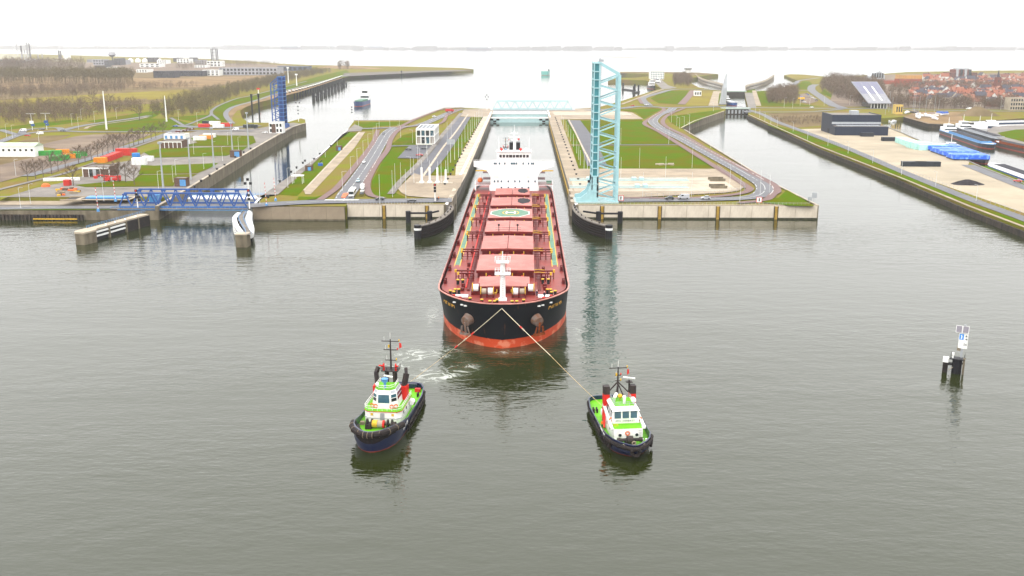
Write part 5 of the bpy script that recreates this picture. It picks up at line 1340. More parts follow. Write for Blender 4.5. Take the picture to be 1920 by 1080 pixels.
    mb = MB(); mb.loft([octo(2.75, 3.0, yc, 4.7), octo(2.6, 2.9, yc, 6.1), octo(2.45, 2.75, yc, 7.7), octo(2.1, 2.4, yc, 8.5)]); wh = mb.build('wheelhouse', twhite, t)
    def pane(a, b, u0, u1, name='window', mat=glass):
        """pane on the facet between the ring points a (low) and b (high)"""
        (p, q), (r, s) = a, b; P = [Vector(v) for v in (p, q, s, r)]
        c = [P[0].lerp(P[1], .1), P[0].lerp(P[1], .9), P[3].lerp(P[2], .9), P[3].lerp(P[2], .1)]
        lo = [c[0].lerp(c[3], u0), c[1].lerp(c[2], u0), c[1].lerp(c[2], u1), c[0].lerp(c[3], u1)]
        nrm = (lo[1] - lo[0]).cross(lo[3] - lo[0]).normalized(); 
        if nrm.dot(lo[0] - Vector((0, yc, lo[0].z))) < 0: nrm = -nrm
        mb = MB(); mb.add([v + nrm * .03 for v in lo] + [v - nrm * .05 for v in lo], [(0, 1, 2, 3), (0, 4, 5, 1), (1, 5, 6, 2), (2, 6, 7, 3), (3, 7, 4, 0)]); mb.build(name, mat, wh, fix=True)
    A_, B2, C2 = octo(2.6, 2.9, yc, 6.1), octo(2.45, 2.75, yc, 7.7), octo(2.1, 2.4, yc, 8.5)
    for i, j in ((0, 1), (1, 2), (5, 0), (2, 3), (4, 5)):
        if i == 0: pane((A_[i], A_[j]), (B2[i], B2[j]), -.15, .95, mat=blueglass)
        else: pane((A_[i], A_[j]), (B2[i], B2[j]), .02, .44, mat=glass); pane((A_[i], A_[j]), (B2[i], B2[j]), .54, .95, mat=blueglass)
        pane((B2[i], B2[j]), (C2[i], C2[j]), .2, .85, mat=steelgrey)
    MB().loft([octo(2.1, 2.4, yc, 8.5), octo(2.15, 2.45, yc, 8.62)]).build('wheelhouse_roof', tgreen, wh)
    rail(t, [(-1.9, -1.1), (-2, 2.4), (-1.1, 3.5), (1.1, 3.5), (2, 2.4), (1.9, -1.1)], 8.6, .9)
    MB().cyl((0, 2.6, 8.6), (0, 2.6, 10.1), .28, n=8).build('camera_post', lblue, t); MB().cyl((0, 2.6, 10.0), (0, 2.6, 10.7), .6, .75, n=12).build('blue_drum', lblue, t)
    MB().sphere((1.7, 2.4, 9.3), .42, 10, 6).build('radome', twhite, t, smooth=True)
    for x, y, z, ax in ((-2.5, 3.9, 5.2, (-.5, .8, 0)), (-1.7, 4.3, 5.2, (0, 1, 0)), (1.7, 4.3, 5.2, (0, 1, 0)), (2.6, 3.8, 5.2, (.5, .8, 0))): lifebuoy(t, (x, y, z), ax)
    # funnels: red foot, leaning black exhaust
    for s_ in (-1, 1):
        f = MB().box(s_ * 2.9 - .75, s_ * 2.9 + .75, -3.4, -1.2, 4.7, 7.6).build('funnel', tred, t)
        mb = MB(); mb.beam((s_ * 2.9, -2.3, 7.4), (s_ * 3.3, -3.0, 10.0), .75, 1.1); mb.beam((s_ * 3.3, -3.0, 9.8), (s_ * 3.0, -3.8, 11.0), .6, .9); mb.build('exhaust', funblack, f)
    # mast platform with fire monitors
    mb = MB()
    for x, y in ((-1.1, -1.8), (1.1, -1.8), (-1.1, -3.6), (1.1, -3.6)): mb.beam((x, y, 4.7), (x * .75, y, 10.8), .45)
    mb.cbox(0, -2.7, 10.9, 3.6, 2.6, .2); mb.build('monitor_platform', funblack, t)
    rail(t, [(-1.8, -4), (-1.8, -1.4), (1.8, -1.4), (1.8, -4)], 11.0, .9, funblack)
    for s_ in (-1, 1):
        mb = MB(); mb.cyl((s_ * 1.3, -1.9, 10.9), (s_ * 1.3, -1.9, 11.8), .22, n=8); mb.cyl((s_ * 1.3, -1.9, 11.9), (s_ * 2.0, -.7, 12.4), .22, .14, n=8); mb.torus((s_ * 1.3, -1.9, 12.1), (1, 0, 0), .38, .1, 10, 5); mb.build('fire_monitor', tred, t)
    MB().beam((-1.0, .0, 10.2), (1.0, -.8, 10.2), .3, .25).build('radar_scanner', twhite, t)
    tug_mast(t, 0, -3.0, 10.9, 17.6, ((17.1, 1.9), (15.2, 1.5), (12.9, 1.2)))
    # bow winch
    w = MB(); w.cyl((-2.6, 8.0, 2.8), (2.6, 8.0, 2.8), .25, n=8)
    for x in (-2.6, -1.7, 1.6, 2.6): w.cyl((x - .12, 8.0, 2.8), (x + .12, 8.0, 2.8), 1.05, n=14)
    w.box(-2.7, -2.2, 7.2, 9, dz, 2.6); w.box(1.5, 2.8, 7.2, 9, dz, 2.9); wo_ = w.build('towing_winch', funblack, t)
    MB().cyl((.4, 8, 2.8), (1.5, 8, 2.8), .8, n=14).build('rope_drum', yellowp, wo_); MB().cyl((-.7, 8, 2.8), (.35, 8, 2.8), .75, n=14).build('rope_drum', pale, wo_); MB().cyl((-1.1, 8, 2.8), (-.7, 8, 2.8), .8, n=14).build('rope_drum', tred, wo_)
    MB().cyl((-3.4, 8, 2.6), (-2.7, 8, 2.6), .8, n=12).build('winch_motor', funblack, wo_)
    MB().cbox(0, 14.6, 2.6, 2.6, .4, 1.6).build('bow_staple', navyp, t)
    mb = MB(); 
    for x in (-.45, .45): mb.torus((x, 14.85, 2.9), (0, 1, 0), .3, .1, 10, 5)
    mb.build('fairlead_ring', tan, t)
    for x, y in ((4.0, 6.5), (-3.6, 10.6), (3.4, 11)): MB().cbox(x, y, dz + .35, .9, .7, .7).build('deck_box', redp if y > 7 else tan, t)
    # aft deck
    for x, y in ((3.9, -11), (-3.9, -11), (-4.0, -6.5), (4, -6.5)):
        mb = MB(); 
        for q in (-.4, .4): mb.cyl((x, y + q, dz), (x, y + q, dz + .9), .2, n=8)
        mb.build('bitt', funblack, t)
    mb = MB(); mb.box(-2.6, 2.6, -16.2, -15.6, 2.2, 3.1); mb.build('stern_roller_housing', navyp, t)
    MB().cbox(-3.2, -14, dz + .4, 1.2, .8, .8).build('deck_box', redp, t)
    MB().cbox(0, -14.2, dz + .25, .3, 2.4, .5).build('tow_pin', tred, t)
    rail(t, [(-3.8, -7.6), (-1.2, -7.6)], dz, 1.1, tgreen)
    MB().cyl((-4.3, -2.6, 3.6), (-4.3, -4.0, 3.6), .55, n=12).build('liferaft', twhite, t)
    for s_ in (-1, 1):
        def place(x, s_=s_):
            y = (5.4 + x) if s_ < 0 else (9 - x)
            return facing((s_ * 5.25, y, 2.2), (0, -s_, 0) if s_ > 0 else (0, 1, 0), (0, 0, 1))
        text_letters('MB ARIE', t, twhite, .95, place, 'name_letter', .62)
    return t
def build_right_tug():
    st, bw_ = Vector((18.4, 207.7)), Vector((21.8, 177.4)); d = (bw_ - st).normalized(); rz = math.atan2(-d.x, d.y)
    c = (st + bw_) / 2 + Vector((d.y, -d.x)) * .5
    t = thing('tugboat', 'smaller blue tug with tyre fenders, square white wheelhouse and two red funnels', 'tugboat', (c.x, c.y, 0), rz)
    pf = [(-15.3, 2.2), (-14.8, 3.4), (-13.5, 4.2), (-9, 4.7), (4, 4.8), (9, 4.5), (11.5, 3.8), (13.3, 2.7), (14.6, 1.4), (15.2, .6), (15.3, .01)]
    bul = lambda y: 2.0 + 1.1 * min(1, max(0, (y + 1) / 10)) + (.25 if y < -13 else 0)
    dz = 1.3
    top, inr = tug_hull_build(t, pf, bul, dz, .88, 2.0)
    bow = sorted([p for p in top if p.y > 6.5], key=lambda p: p.x)
    MB().tube([p + Vector((p.x * .02, .1, -.75)) for p in bow], .45, 8).build('bow_fender', blackr, t)
    ty = MB(); ty.torus((0, 15.75, 1.85), (0, 1, -.1), .75, .38, 18, 8); ty.build('tyre_fender', blackr, t)
    for x in (-1, 1): MB().beam((x * 2.2, 13.9, 2.9), (x * .4, 15.6, 2.2), .07).build('tyre_chain', pale, t)
    for s_ in (-1, 1):
        side = sorted([p for p in top if p.x * s_ > 1 and p.y < 8], key=lambda p: p.y)
        MB().tube([Vector((p.x * 1.02, p.y, 1.35)) for p in side], .26, 8).build('rubbing_strake', blackr, t)
        for y in ((10.4, 8.8, 7.4, 4.2, 3.0, -3) if s_ > 0 else (10.8, 9.2, 5, 1, -5)):
            xx = np.interp(y, [p[0] for p in pf], [p[1] for p in pf]) + .18
            MB().torus((s_ * xx, y, 1.45), (s_, .0 if y < 7 else .45, 0), .52, .26, 14, 6).build('tyre_fender', blackr, t)
    # low forward house with green top
    hs = [(-2.9, 8.8), (2.9, 8.8), (3.1, 7.5), (3.1, -3), (-3.1, -3), (-3.1, 7.5)]
    house = MB().prism(hs, dz, 3.9).build('deckhouse', twhite, t)
    MB().prism([(-2.8, 8.7), (2.8, 8.7), (3.0, 6.0), (-3.0, 6.0)], 3.9, 3.98).build('upper_deck', tgreen, t)
    MB().torus((2.2, 6.9, 4.0), (0, 0, 1), .5, .06, 16, 5).build('yellow_hatch_ring', yellowp, t)
    for x in (-1.7, 1.7): 
        mb = MB(); mb.cyl((x, 8.75, 2.6), (x, 8.92, 2.6), .32, n=12); mb.build('porthole', glass, house)
    lifebuoy(house, (.2, 8.95, 3.0), (0, 1, 0))
    mb = MB()
    for i in range(6): mb.box(-2.7, -2.1, 8.86, 8.92, 1.6 + i * .38, 1.66 + i * .38)
    mb.build('house_ladder', steelgrey, house)
    for s_ in (-1, 1):
        for y in (5.5, 2.5, -.5): MB().cbox(s_ * 3.12, y, 2.9, .08, .5, .6).build('window', glass, house)
        MB().beam((s_ * 3.3, 8.4, 3.9), (s_ * 3.1, -1.5, 5.4), .55, .5).build('slanted_bulwark', twhite, t)
    # wheelhouse
    mb = MB(); mb.loft([[(-2.75, 6.0, 3.9), (2.75, 6.0, 3.9), (2.75, -.6, 3.9), (-2.75, -.6, 3.9)], [(-2.75, 6.0, 5.0), (2.75, 6.0, 5.0), (2.75, -.6, 5.0), (-2.75, -.6, 5.0)], [(-2.5, 5.75, 6.7), (2.5, 5.75, 6.7), (2.5, -.4, 6.7), (-2.5, -.4, 6.7)]]); wh = mb.build('wheelhouse', twhite, t)
    for x in (-1.65, 0, 1.65):
        mb = MB(); mb.add([(x - .68, 6.04, 5.05), (x + .68, 6.04, 5.05), (x + .64, 5.8, 6.6), (x - .64, 5.8, 6.6)], [(3, 2, 1, 0)]); mb.build('window', blueglass, wh)
    for s_ in (-1, 1):
        for y in (4.4, 2.6, .8):
            mb = MB(); mb.add([(s_ * 2.79, y - .7, 5.05), (s_ * 2.79, y + .7, 5.05), (s_ * 2.56, y + .66, 6.55), (s_ * 2.56, y - .66, 6.55)], [(0, 1, 2, 3)]); mb.build('window', glass, wh)
    rf = MB(); rf.loft([[(-2.8, 6.3, 6.7), (2.8, 6.3, 6.7), (2.8, -.7, 6.7), (-2.8, -.7, 6.7)], [(-2.3, 5.2, 7.15), (2.3, 5.2, 7.15), (2.3, -.4, 7.15), (-2.3, -.4, 7.15)]]); rf.build('wheelhouse_roof', twhite, wh)
    MB().prism([(-2.0, 4.6), (2.0, 4.6), (2.0, -.3), (-2.0, -.3)], 7.15, 7.2).build('roof_deck', tgreen, wh)
    rail(t, [(-2, -.3), (-2, 4.6), (2, 4.6), (2, -.3)], 7.2, .8, steelgrey)
    text_letters('MTS HERBAST', wh, darksteel, .5, lambda x: facing((1.9 - x, 6.03, 4.35), (-1, 0, 0), (0, 0, 1)), 'name_letter', .72)
    for x in (-2.9, 2.9): lifebuoy(t, (x, 5.6, 4.7), (0, 1, 0))
    for x, y, mt in ((1.4, 1.6, twhite), (.9, .4, twhite), (-.4, 2.2, twhite), (.3, 1.4, yellowp)):
        q = MB(); q.cyl((x, y, 7.2), (x, y, 7.8), .12, n=6); q.sphere((x, y, 8.1), .42 if mt == twhite else .5, 10, 6); q.build('radome', mt, t, smooth=True)
    MB().cbox(-.2, 3.2, 7.9, .5, .4, 1.4).build('searchlight_post', twhite, t); MB().cyl((-1.9, 3.6, 8.2), (-1.9, 4.4, 8.2), .5, n=12).build('searchlight', twhite, t); MB().cyl((-1.9, 3.6, 7.2), (-1.9, 3.6, 8), .1, n=6).build('searchlight_stand', twhite, t)
    # two square funnels
    for s_ in (-1, 1):
        f = MB().box(s_ * 2.75 - .62, s_ * 2.75 + .62, -1.6, -.2, dz, 7.9).build('funnel', tred, t)
        MB().box(s_ * 2.75 - .64, s_ * 2.75 + .64, -1.62, -.18, 7.9, 9.6).build('funnel_top', funblack, f)
        MB().beam((s_ * 3.2, .2, 4), (s_ * 3.6, 2.2, dz + .3), .4).build('funnel_brace', tred, f)
    tug_mast(t, 0, -2.6, 7.0, 13.0, ((12.8, 1.9), (11.2, .6), (10.0, .6)))
    mb = MB()
    for s_ in (-1, 1): mb.beam((0, -2.6, 9.8), (s_ * 2.2, -2.2, 7.6), .22); mb.beam((0, -2.6, 9.5), (s_ * .9, -.4, 7.2), .18)
    mb.build('mast_stay', funblack, t)
    mb = MB(); mb.beam((-2.1, -1.2, 8), (-2.1, -1.2, 10.6), .3); mb.cbox(-2.1, -1.2, 10.2, 1.3, 1.0, .15); ra = mb.build('radar_post', funblack, t)
    MB().beam((-3.2, -.6, 11.1), (-.9, -1.7, 11.1), .28, .2).build('radar_scanner', twhite, ra)
    # bow winch and fittings
    w = MB(); w.cyl((-2.2, 10.3, 2.2), (2.2, 10.3, 2.2), .35, n=10); w.cyl((-.6, 10.3, 2.2), (.6, 10.3, 2.2), .8, n=12); w.box(-.9, .9, 9.4, 11, dz, 2.2)
    for x in (-2.2, 2.2): w.cyl((x - .3, 10.3, 2.2), (x + .3, 10.3, 2.2), .5, n=10)
    w.build('anchor_winch', funblack, t)
    MB().torus((0, 13.9, 3.0), (0, 1, 0), .35, .12, 12, 5).build('fairlead_ring', tan, t)
    for x, y in ((-3, 10), (3.2, 9.6), (3.7, -7), (3.7, -8), (-3.7, -7)):
        q = MB()
        for e in (-.35, .35): q.cyl((x + e, y, dz), (x + e, y, dz + .9), .2, n=8)
        q.build('bitt', whitep if y > 0 else funblack, t)
    MB().cbox(1.2, -9.5, dz + .03, 1.4, 1.2, .06).build('deck_hatch', funblack, t)
    q = MB(); q.cyl((2.2, -4.6, dz), (2.2, -4.6, 3.4), .5, n=10); q.cyl((.6, -4.6, 2.4), (3, -4.6, 2.4), .7, n=12); q.build('towing_winch', twhite, t)
    def place(x): return facing((4.78 - max(0, 0), 8.2 - x, 2.35), (0, -1, 0), (0, 0, 1))
    text_letters('MTS HERBAST', t, twhite, .7, place, 'name_letter', .62)
    return t
left_tug = build_left_tug(); right_tug = build_right_tug()
rt_m = right_tug.matrix_basis
p = Matrix.LocRotScale(right_tug.location, right_tug.rotation_euler, None) @ Vector((3.9, 1.5, 1.3))
person('crew member in orange jacket on the side deck of the smaller tug', tuple(p), R(120), hivis, navy, funblack)
# stern tug inside the lock behind the ship
s_tug = dup(left_tug, (SX - 7.0, 640.0, 0), R(0), 'distant tug in the lock behind the white bridge of the bulk carrier')
s_tug['category'] = 'tugboat'
s_tug.rotation_euler = (0, 0, R(182))

# ------------------------------------------------------------------ tow lines
ropem = M('rope_fibre', (.62, .56, .42), .9, var=.2, scale=3)
thinr = M('orange_rope', (.55, .42, .25), .9, var=.2, scale=3)
bow_pt = Vector((SX, SYb - .1, 11.6))
def rope(name, label, a, b, sag, r, mat, parts=()):
    pts = [a.lerp(b, i / 24) - Vector((0, 0, sag * 4 * (i / 24) * (1 - i / 24))) for i in range(25)]
    t = thing(name, label, 'rope'); MB().tube(pts, r, 6).build('rope_strand', mat, t)
    for f, mt in parts:
        p = a.lerp(b, f) - Vector((0, 0, sag * 4 * f * (1 - f))); q = (b - a).normalized(); MB().cyl(p - q * .5, p + q * .5, r * 2.2, n=8).build('rope_marker', mt, t)
LT = Matrix.LocRotScale(left_tug.location, left_tug.rotation_euler, None); RT = Matrix.LocRotScale(right_tug.location, right_tug.rotation_euler, None)
g = G3(853, 652, .1)
rope('tow_line', 'thick pale tow rope from the bulk carrier bow down to the water on the left', bow_pt, g, .15, .085, ropem, ((.62, redp), (.78, pale), (.97, redp)))
rope('tow_line', 'thin tow line from the water to the stern of the larger tug', g, LT @ Vector((0, -14.5, 2.9)), .05, .04, thinr)
m_ = bow_pt.lerp(RT @ Vector((2.2, -4.6, 3.2)), .52)
rope('tow_line', 'thick pale tow rope running from the bulk carrier bow towards the right', bow_pt, m_, .1, .085, ropem, ((.42, redp), (.47, pale)))
rope('tow_line', 'thin orange tow line ending on the smaller tug winch', m_, RT @ Vector((2.2, -4.6, 3.2)), .2, .05, thinr)
# ------------------------------------------------------------------ bare trees and woods
bark = M('bark', (.17, .14, .115), .95, var=.25, scale=1.5, spec=.1)
twig = M('twigs', (.175, .125, .095), .95, var=.25, scale=.15, col2=(.12, .095, .06), spec=.05)
twig2 = M('twigs_olive', (.15, .125, .065), .95, var=.25, scale=.15, col2=(.11, .085, .05), spec=.05)
def bare_tree(seed, h=12., spread=.46, twigs=800, trunk_f=.2):
    """trunk with limbs, and a crown of fine twigs; returns two meshes"""
    rnd = random.Random(seed); tr = MB(); cr = MB()
    def tw(p, d, L, r):
        u = Vector((rnd.uniform(-1, 1), rnd.uniform(-1, 1), rnd.uniform(-1, 1))).cross(d)
        if u.length < 1e-3: return
        u = u.normalized() * r; e = p + d * L
        cr.add([p - u, p + u, e], [(0, 1, 2)])
    top = Vector((rnd.uniform(-.3, .3), rnd.uniform(-.3, .3), h * .78))
    tr.cyl((0, 0, -.2), (0, 0, h * trunk_f), h * .022, h * .017, n=6); tr.cyl((0, 0, h * trunk_f), top, h * .017, h * .004, n=5)
    ends = []
    for i in range(11):
        f = trunk_f + (1 - trunk_f) * i / 12 * .9; p = Vector((0, 0, h * f)) if f < .3 else Vector((0, 0, h * trunk_f)).lerp(top, (f - trunk_f) / (1 - trunk_f))
        a = i * 2.4 + rnd.uniform(-.4, .4); L = h * spread * (1.1 - f * .75) * rnd.uniform(.8, 1.1)
        d = Vector((math.cos(a), math.sin(a), rnd.uniform(.55, 1.1))).normalized(); e = p + d * L
        tr.cyl(p, e, h * .008, h * .002, n=4, cap=False); ends.append((p, e))
        for q in range(3):
            s = p.lerp(e, rnd.uniform(.35, .9)); d2 = (d + Vector((rnd.uniform(-.8, .8), rnd.uniform(-.8, .8), rnd.uniform(0, .6)))).normalized(); e2 = s + d2 * L * .5
            tr.cyl(s, e2, h * .004, h * .001, n=3, cap=False); ends.append((s, e2))
    for i in range(twigs):
        p, e = ends[rnd.randrange(len(ends))]; s = p.lerp(e, rnd.uniform(.3, 1)); d = ((e - p).normalized() + Vector((rnd.uniform(-1, 1), rnd.uniform(-1, 1), rnd.uniform(-.3, .9)))).normalized()
        tw(s, d, h * rnd.uniform(.07, .15), h * .0026)
    return tr.mesh('trunk', bark), cr.mesh('crown', twig)
TREES = [bare_tree(s, 12.) for s in (1, 2, 3, 4)]
def tree(label, p, h, k=0, group=None, sx=1.0):
    t = thing('bare_tree', label, 'tree', p, random.uniform(0, 6.28), group)
    for me, n in zip(TREES[k % 4], ('trunk', 'crown')):
        o = bpy.data.objects.new(n, me); C.objects.link(o); o.parent = t
    s = h / 12.; t.scale = (s * sx, s * sx, s); return t
ZA = lambda pts: zoom(0, 230, pts)
row = ZA([(210, 440), (268, 420), (325, 405), (388, 387), (438, 364), (492, 345), (592, 312), (640, 298), (687, 285), (735, 265), (772, 250), (812, 232), (852, 217), (892, 205), (930, 195), (970, 185), (1005, 175), (1040, 165), (1078, 155), (1135, 127), (1170, 120), (1225, 100)])
random.seed(11)
for i, (u, v) in enumerate(row):
    tree(f'{ordinal(i + 1)} bare tree from the near end of the row along the left road', G3(u, v), random.uniform(11.5, 15), i, 'roadside tree row', random.uniform(.75, .95))
for i, (u, v, h, lab) in enumerate(((138, 348, 13, 'bare tree standing beside the orange tank by the brick lock building'), (196.5, 346, 12, 'bare tree in front of the red aerial lift'), (222, 341, 13, 'bare tree between the brick lock building and the lawn'), (236, 342, 13.5, 'tall bare tree at the corner of the near left lawn'), (252, 347, 12, 'bare tree at the edge of the near left lawn'),
                                 (262, 226, 17, 'bare tree beside the lane west of the green verge'), (137, 190, 18, 'wide bare tree before the yellow field, leftmost of the pair'), (145, 188, 17, 'bare tree before the yellow field, right one of the pair'), (175, 198, 20, 'tall bare tree left of the tall white mast'), (208, 198, 16, 'bare tree right of the tall white mast'))):
    tree(lab, G3(u, v), h, i)
def wood(name, label, poly, n, h0, h1, mat, seed, per=70, z=None, dens=.5, trunkz=.25):
    """a mass of leafless trees too many to count: trunks and twig sprays in one mesh"""
    z = zmean(poly) if z is None else z; rnd = np.random.default_rng(seed); W_ = [G(a, b, z) for a, b in poly]
    xs = [p[0] for p in W_]; ys = [p[1] for p in W_]
    def inside(x, y):
        c = False; j = len(W_) - 1
        for i in range(len(W_)):
            if (W_[i][1] > y) != (W_[j][1] > y) and x < (W_[j][0] - W_[i][0]) * (y - W_[i][1]) / (W_[j][1] - W_[i][1]) + W_[i][0]: c = not c
            j = i
        return c
    V = []; k = 0; tries = 0
    while k < n and tries < n * 40:
        tries += 1; x, y = rnd.uniform(min(xs), max(xs)), rnd.uniform(min(ys), max(ys))
        if not inside(x, y): continue
        k += 1; h = rnd.uniform(h0, h1); r = h * rnd.uniform(.2, .3)
        q = np.array([[x, y, z]])
        w = h * .012
        V.append(np.array([[x - w, y, z], [x + w, y, z], [x, y, z + h * .8]])); V.append(np.array([[x, y - w, z], [x, y + w, z], [x, y, z + h * .8]]))
        m = per; th_ = rnd.uniform(0, 2 * np.pi, m); ph = rnd.uniform(-1, 1, m); rr = rnd.uniform(.3, 1, m) ** .5
        cx = np.stack([np.cos(th_) * np.sqrt(1 - ph ** 2) * rr * r, np.sin(th_) * np.sqrt(1 - ph ** 2) * rr * r, ph * rr * h * (1 - trunkz) * .5], 1) + [x, y, z + h * (trunkz + (1 - trunkz) * .5)]
        d = rnd.normal(0, 1, (m, 3)); d[:, 2] = np.abs(d[:, 2]) + .4; d /= np.linalg.norm(d, axis=1)[:, None]
        e = np.cross(d, rnd.normal(0, 1, (m, 3))); e /= np.linalg.norm(e, axis=1)[:, None]
        L = h * rnd.uniform(.08, .16, m)[:, None]; wd = h * dens * .028
        T = np.stack([cx - e * wd, cx + e * wd, cx + d * L], 1).reshape(-1, 3); V.append(T)
    V = np.concatenate(V); me = bpy.data.meshes.new(name); nv = len(V)
    me.vertices.add(nv); me.vertices.foreach_set('co', V.astype(np.float32).ravel()); me.loops.add(nv); me.loops.foreach_set('vertex_index', np.arange(nv, dtype=np.int32))
    me.polygons.add(nv // 3); me.polygons.foreach_set('loop_start', np.arange(0, nv, 3, dtype=np.int32)); me.update(calc_edges=True); me.materials.append(mat)
    o = bpy.data.objects.new(name, me); C.objects.link(o); return tag(o, label, kind='stuff')
Z1 = lambda pts: zoom(0, 60, pts)
wood('woodland', 'leafless brown poplar plantation behind the reed field on the left', Z1([(-500, 395), (0, 395), (700, 395), (1000, 400), (1000, 355), (700, 352), (0, 352), (-500, 350)]), 900, 18, 26, twig2, 1, 60, trunkz=.4)
wood('woodland', 'brown thicket along the far edge of the yellow field', Z1([(-500, 510), (0, 500), (500, 478), (1000, 440), (1450, 420), (1500, 412), (700, 420), (0, 440), (-500, 450)]), 900, 7, 13, twig, 2, 60, trunkz=.1)
wood('woodland', 'brown scrub wood left of the tall white mast', Z1([(-500, 720), (0, 700), (300, 690), (650, 660), (830, 610), (1090, 600), (1050, 570), (850, 560), (600, 555), (300, 560), (0, 570), (-500, 600)]), 800, 6, 14, twig, 3, 70, trunkz=.1)
wood('woodland', 'dense brown wood bordering the grass dike', Z1([(1120, 645), (1300, 645), (1560, 615), (1600, 560), (1800, 480), (2000, 420), (2300, 345), (2500, 300), (2350, 300), (2000, 360), (1750, 420), (1500, 470), (1280, 530), (1130, 590)]), 1300, 8, 13, twig2, 4, 80, trunkz=.08)
wood('woodland', 'hazy bare poplar row in front of the steaming chemical works', Z1([(-300, 300), (100, 298), (630, 294), (630, 285), (100, 285), (-300, 288)]), 260, 26, 34, twig, 5, 50, trunkz=.15)
wood('woodland', 'hazy thickets around the far factory sheds', Z1([(1310, 285), (1520, 280), (1420, 272), (1700, 262), (1900, 255), (2150, 248), (2100, 240), (1700, 240), (1330, 262)]), 220, 10, 18, twig, 6, 50, trunkz=.1)
wood('woodland', 'brown wood beside the parking place near the small east lock', zoom(1440, 60, [(0, 540), (210, 545), (225, 470), (200, 450), (60, 455), (-10, 490)]), 260, 9, 16, twig, 7, 90, trunkz=.08)
wood('woodland', 'large brown wood left of the solar roofed building', zoom(1440, 60, [(400, 440), (520, 500), (720, 560), (860, 555), (860, 440), (640, 390), (430, 385)]), 520, 14, 22, twig, 8, 90, trunkz=.08)
wood('woodland', 'row of bare trees in front of the red roofed town', zoom(1440, 60, [(860, 560), (1100, 575), (1500, 580), (2300, 580), (2300, 562), (1500, 562), (860, 540)]), 330, 9, 17, twig, 9, 80, trunkz=.12)
wood('woodland', 'bare trees between the town houses around the church', zoom(1440, 60, [(880, 480), (1250, 470), (1500, 470), (2300, 455), (2300, 425), (1650, 425), (1000, 425)]), 300, 11, 18, twig, 10, 90, trunkz=.12)
wood('woodland', 'small brown wood on the harbour point behind the turquoise bridge', Z3([(1210, 405), (1330, 412), (1345, 370), (1300, 355), (1215, 360)]), 130, 12, 17, twig, 12, 90, trunkz=.08)
wood('woodland', 'thin copse on the distant breakwater mound', zoom(480, 60, [(620, 282), (700, 282), (700, 276), (620, 276)]), 26, 14, 24, twig, 13, 60)
wood('scrub', 'brown brambles on the earth bank behind the dark warehouse', zoom(1440, 60, [(20, 640), (430, 630), (420, 690), (220, 700), (100, 680)]), 330, 1.5, 3.2, twig, 14, 60, trunkz=0, dens=.8)
mb = MB()
for u, v, r in ((640, 129.5, 45), (665, 130.5, 38), (690, 131, 30)):
    q = G(u, v, 3.5); mb.sphere((q[0], q[1], 3), r, 12, 6, 1.6, 1.0, .22)
o = mb.build('sand_mounds', reed, smooth=True); tag(o, kind='structure')

# ------------------------------------------------------------------ posts and masts
postm = M('pale_post_paint', (.62, .63, .62), .5, var=.06)
def make_lamp(h, arm=1.6, mat=postm, r=.11):
    t = thing('lamp_post', 'x', 'lamp post')
    MB().cyl((0, 0, 0), (0, 0, h), r, r * .6, n=6).build('post', mat, t)
    if arm:
        MB().beam((0, 0, h), (arm, 0, h + .25), .1).build('arm', mat, t); MB().cbox(arm + .3, 0, h + .25, .9, .3, .14).build('lamp_head', steelgrey, t)
    return t
proto = {}
def lamp_row(label_fmt, pts, h, rz=0., arm=1.6, group=None, r=.11, mat=postm):
    key = (h, arm, r)
    for i, (u, v) in enumerate(pts):
        p = G3(u, v); L = label_fmt.format(ordinal(i + 1))
        if key not in proto:
            t = make_lamp(h, arm, mat, r); proto[key] = t; t.location = p; t.rotation_euler = (0, 0, rz); t['label'] = L
            if group: t['group'] = group
        else: dup(proto[key], p, rz, L, group=group or 'lamp posts')
lamp_row('{} white lamp post from the front beside the left red cycle path', Z6([(650, 640), (712, 510), (760, 440), (805, 370), (842, 315), (880, 265), (905, 225)]), 10, 0)
lamp_row('{} white lamp post from the front beside the middle island main road', Z6([(1160, 505), (1230, 430), (1280, 360), (1325, 300), (1175, 275), (1085, 235)]), 9.5, R(180))
lamp_row('{} white lamp post on the front edge of the middle island, from the left', Z6([(30, 740), (930, 735), (1125, 690)]), 14, 0, .0)
lamp_row('{} tall white lamp post from the front along the concrete path left of ship', Z6([(1025, 680), (1045, 620), (1088, 610), (1185, 575), (1215, 440), (1285, 415), (1435, 250), (1465, 235)]), 13, 0, .0)
lamp_row('{} white floodlight post from the front along the lock apron left of ship', Z6([(1245, 585), (1305, 585), (1365, 590), (1390, 580), (1425, 585), (1440, 500), (1460, 420), (1490, 400), (1520, 385), (1545, 350), (1568, 270), (1590, 250), (1608, 220), (1622, 190), (1640, 165), (1655, 150), (1668, 130), (1680, 110), (1695, 95)]), 12.5, 0, .0, r=.16)
lamp_row('{} white floodlight post from the far end along the lock apron right of ship', Z7([(372, 140), (385, 160), (405, 190), (420, 225), (440, 260), (460, 300), (485, 350), (500, 400), (512, 440), (540, 470), (565, 475)]), 9, 0, 0, r=.14)
lamp_row('{} thin white post from the left across the east island lawns', Z7([(815, 285), (955, 462), (1175, 285), (1350, 460), (980, 680), (1150, 540), (1345, 680), (1632, 610), (1708, 720), (1860, 665), (815, 545)]), 12, 0, 0, r=.1)
lamp_row('{} lamp post from the near end along the red path beside the east canal', Z7([(1930, 650), (1720, 450), (1490, 310), (1330, 205), (1255, 165), (1290, 155), (1330, 135), (1195, 120), (1235, 145), (1510, 35)]), 9, R(160))
lamp_row('{} lamp post from the far end along the town canal quay road', [(1416, 213), (1424, 221), (1434, 227), (1445, 233), (1457, 238), (1487, 247), (1514, 262), (1552, 274), (1590, 288), (1636, 306), (1690, 328), (1754, 350), (1830, 378)], 8, R(200), 1.2)
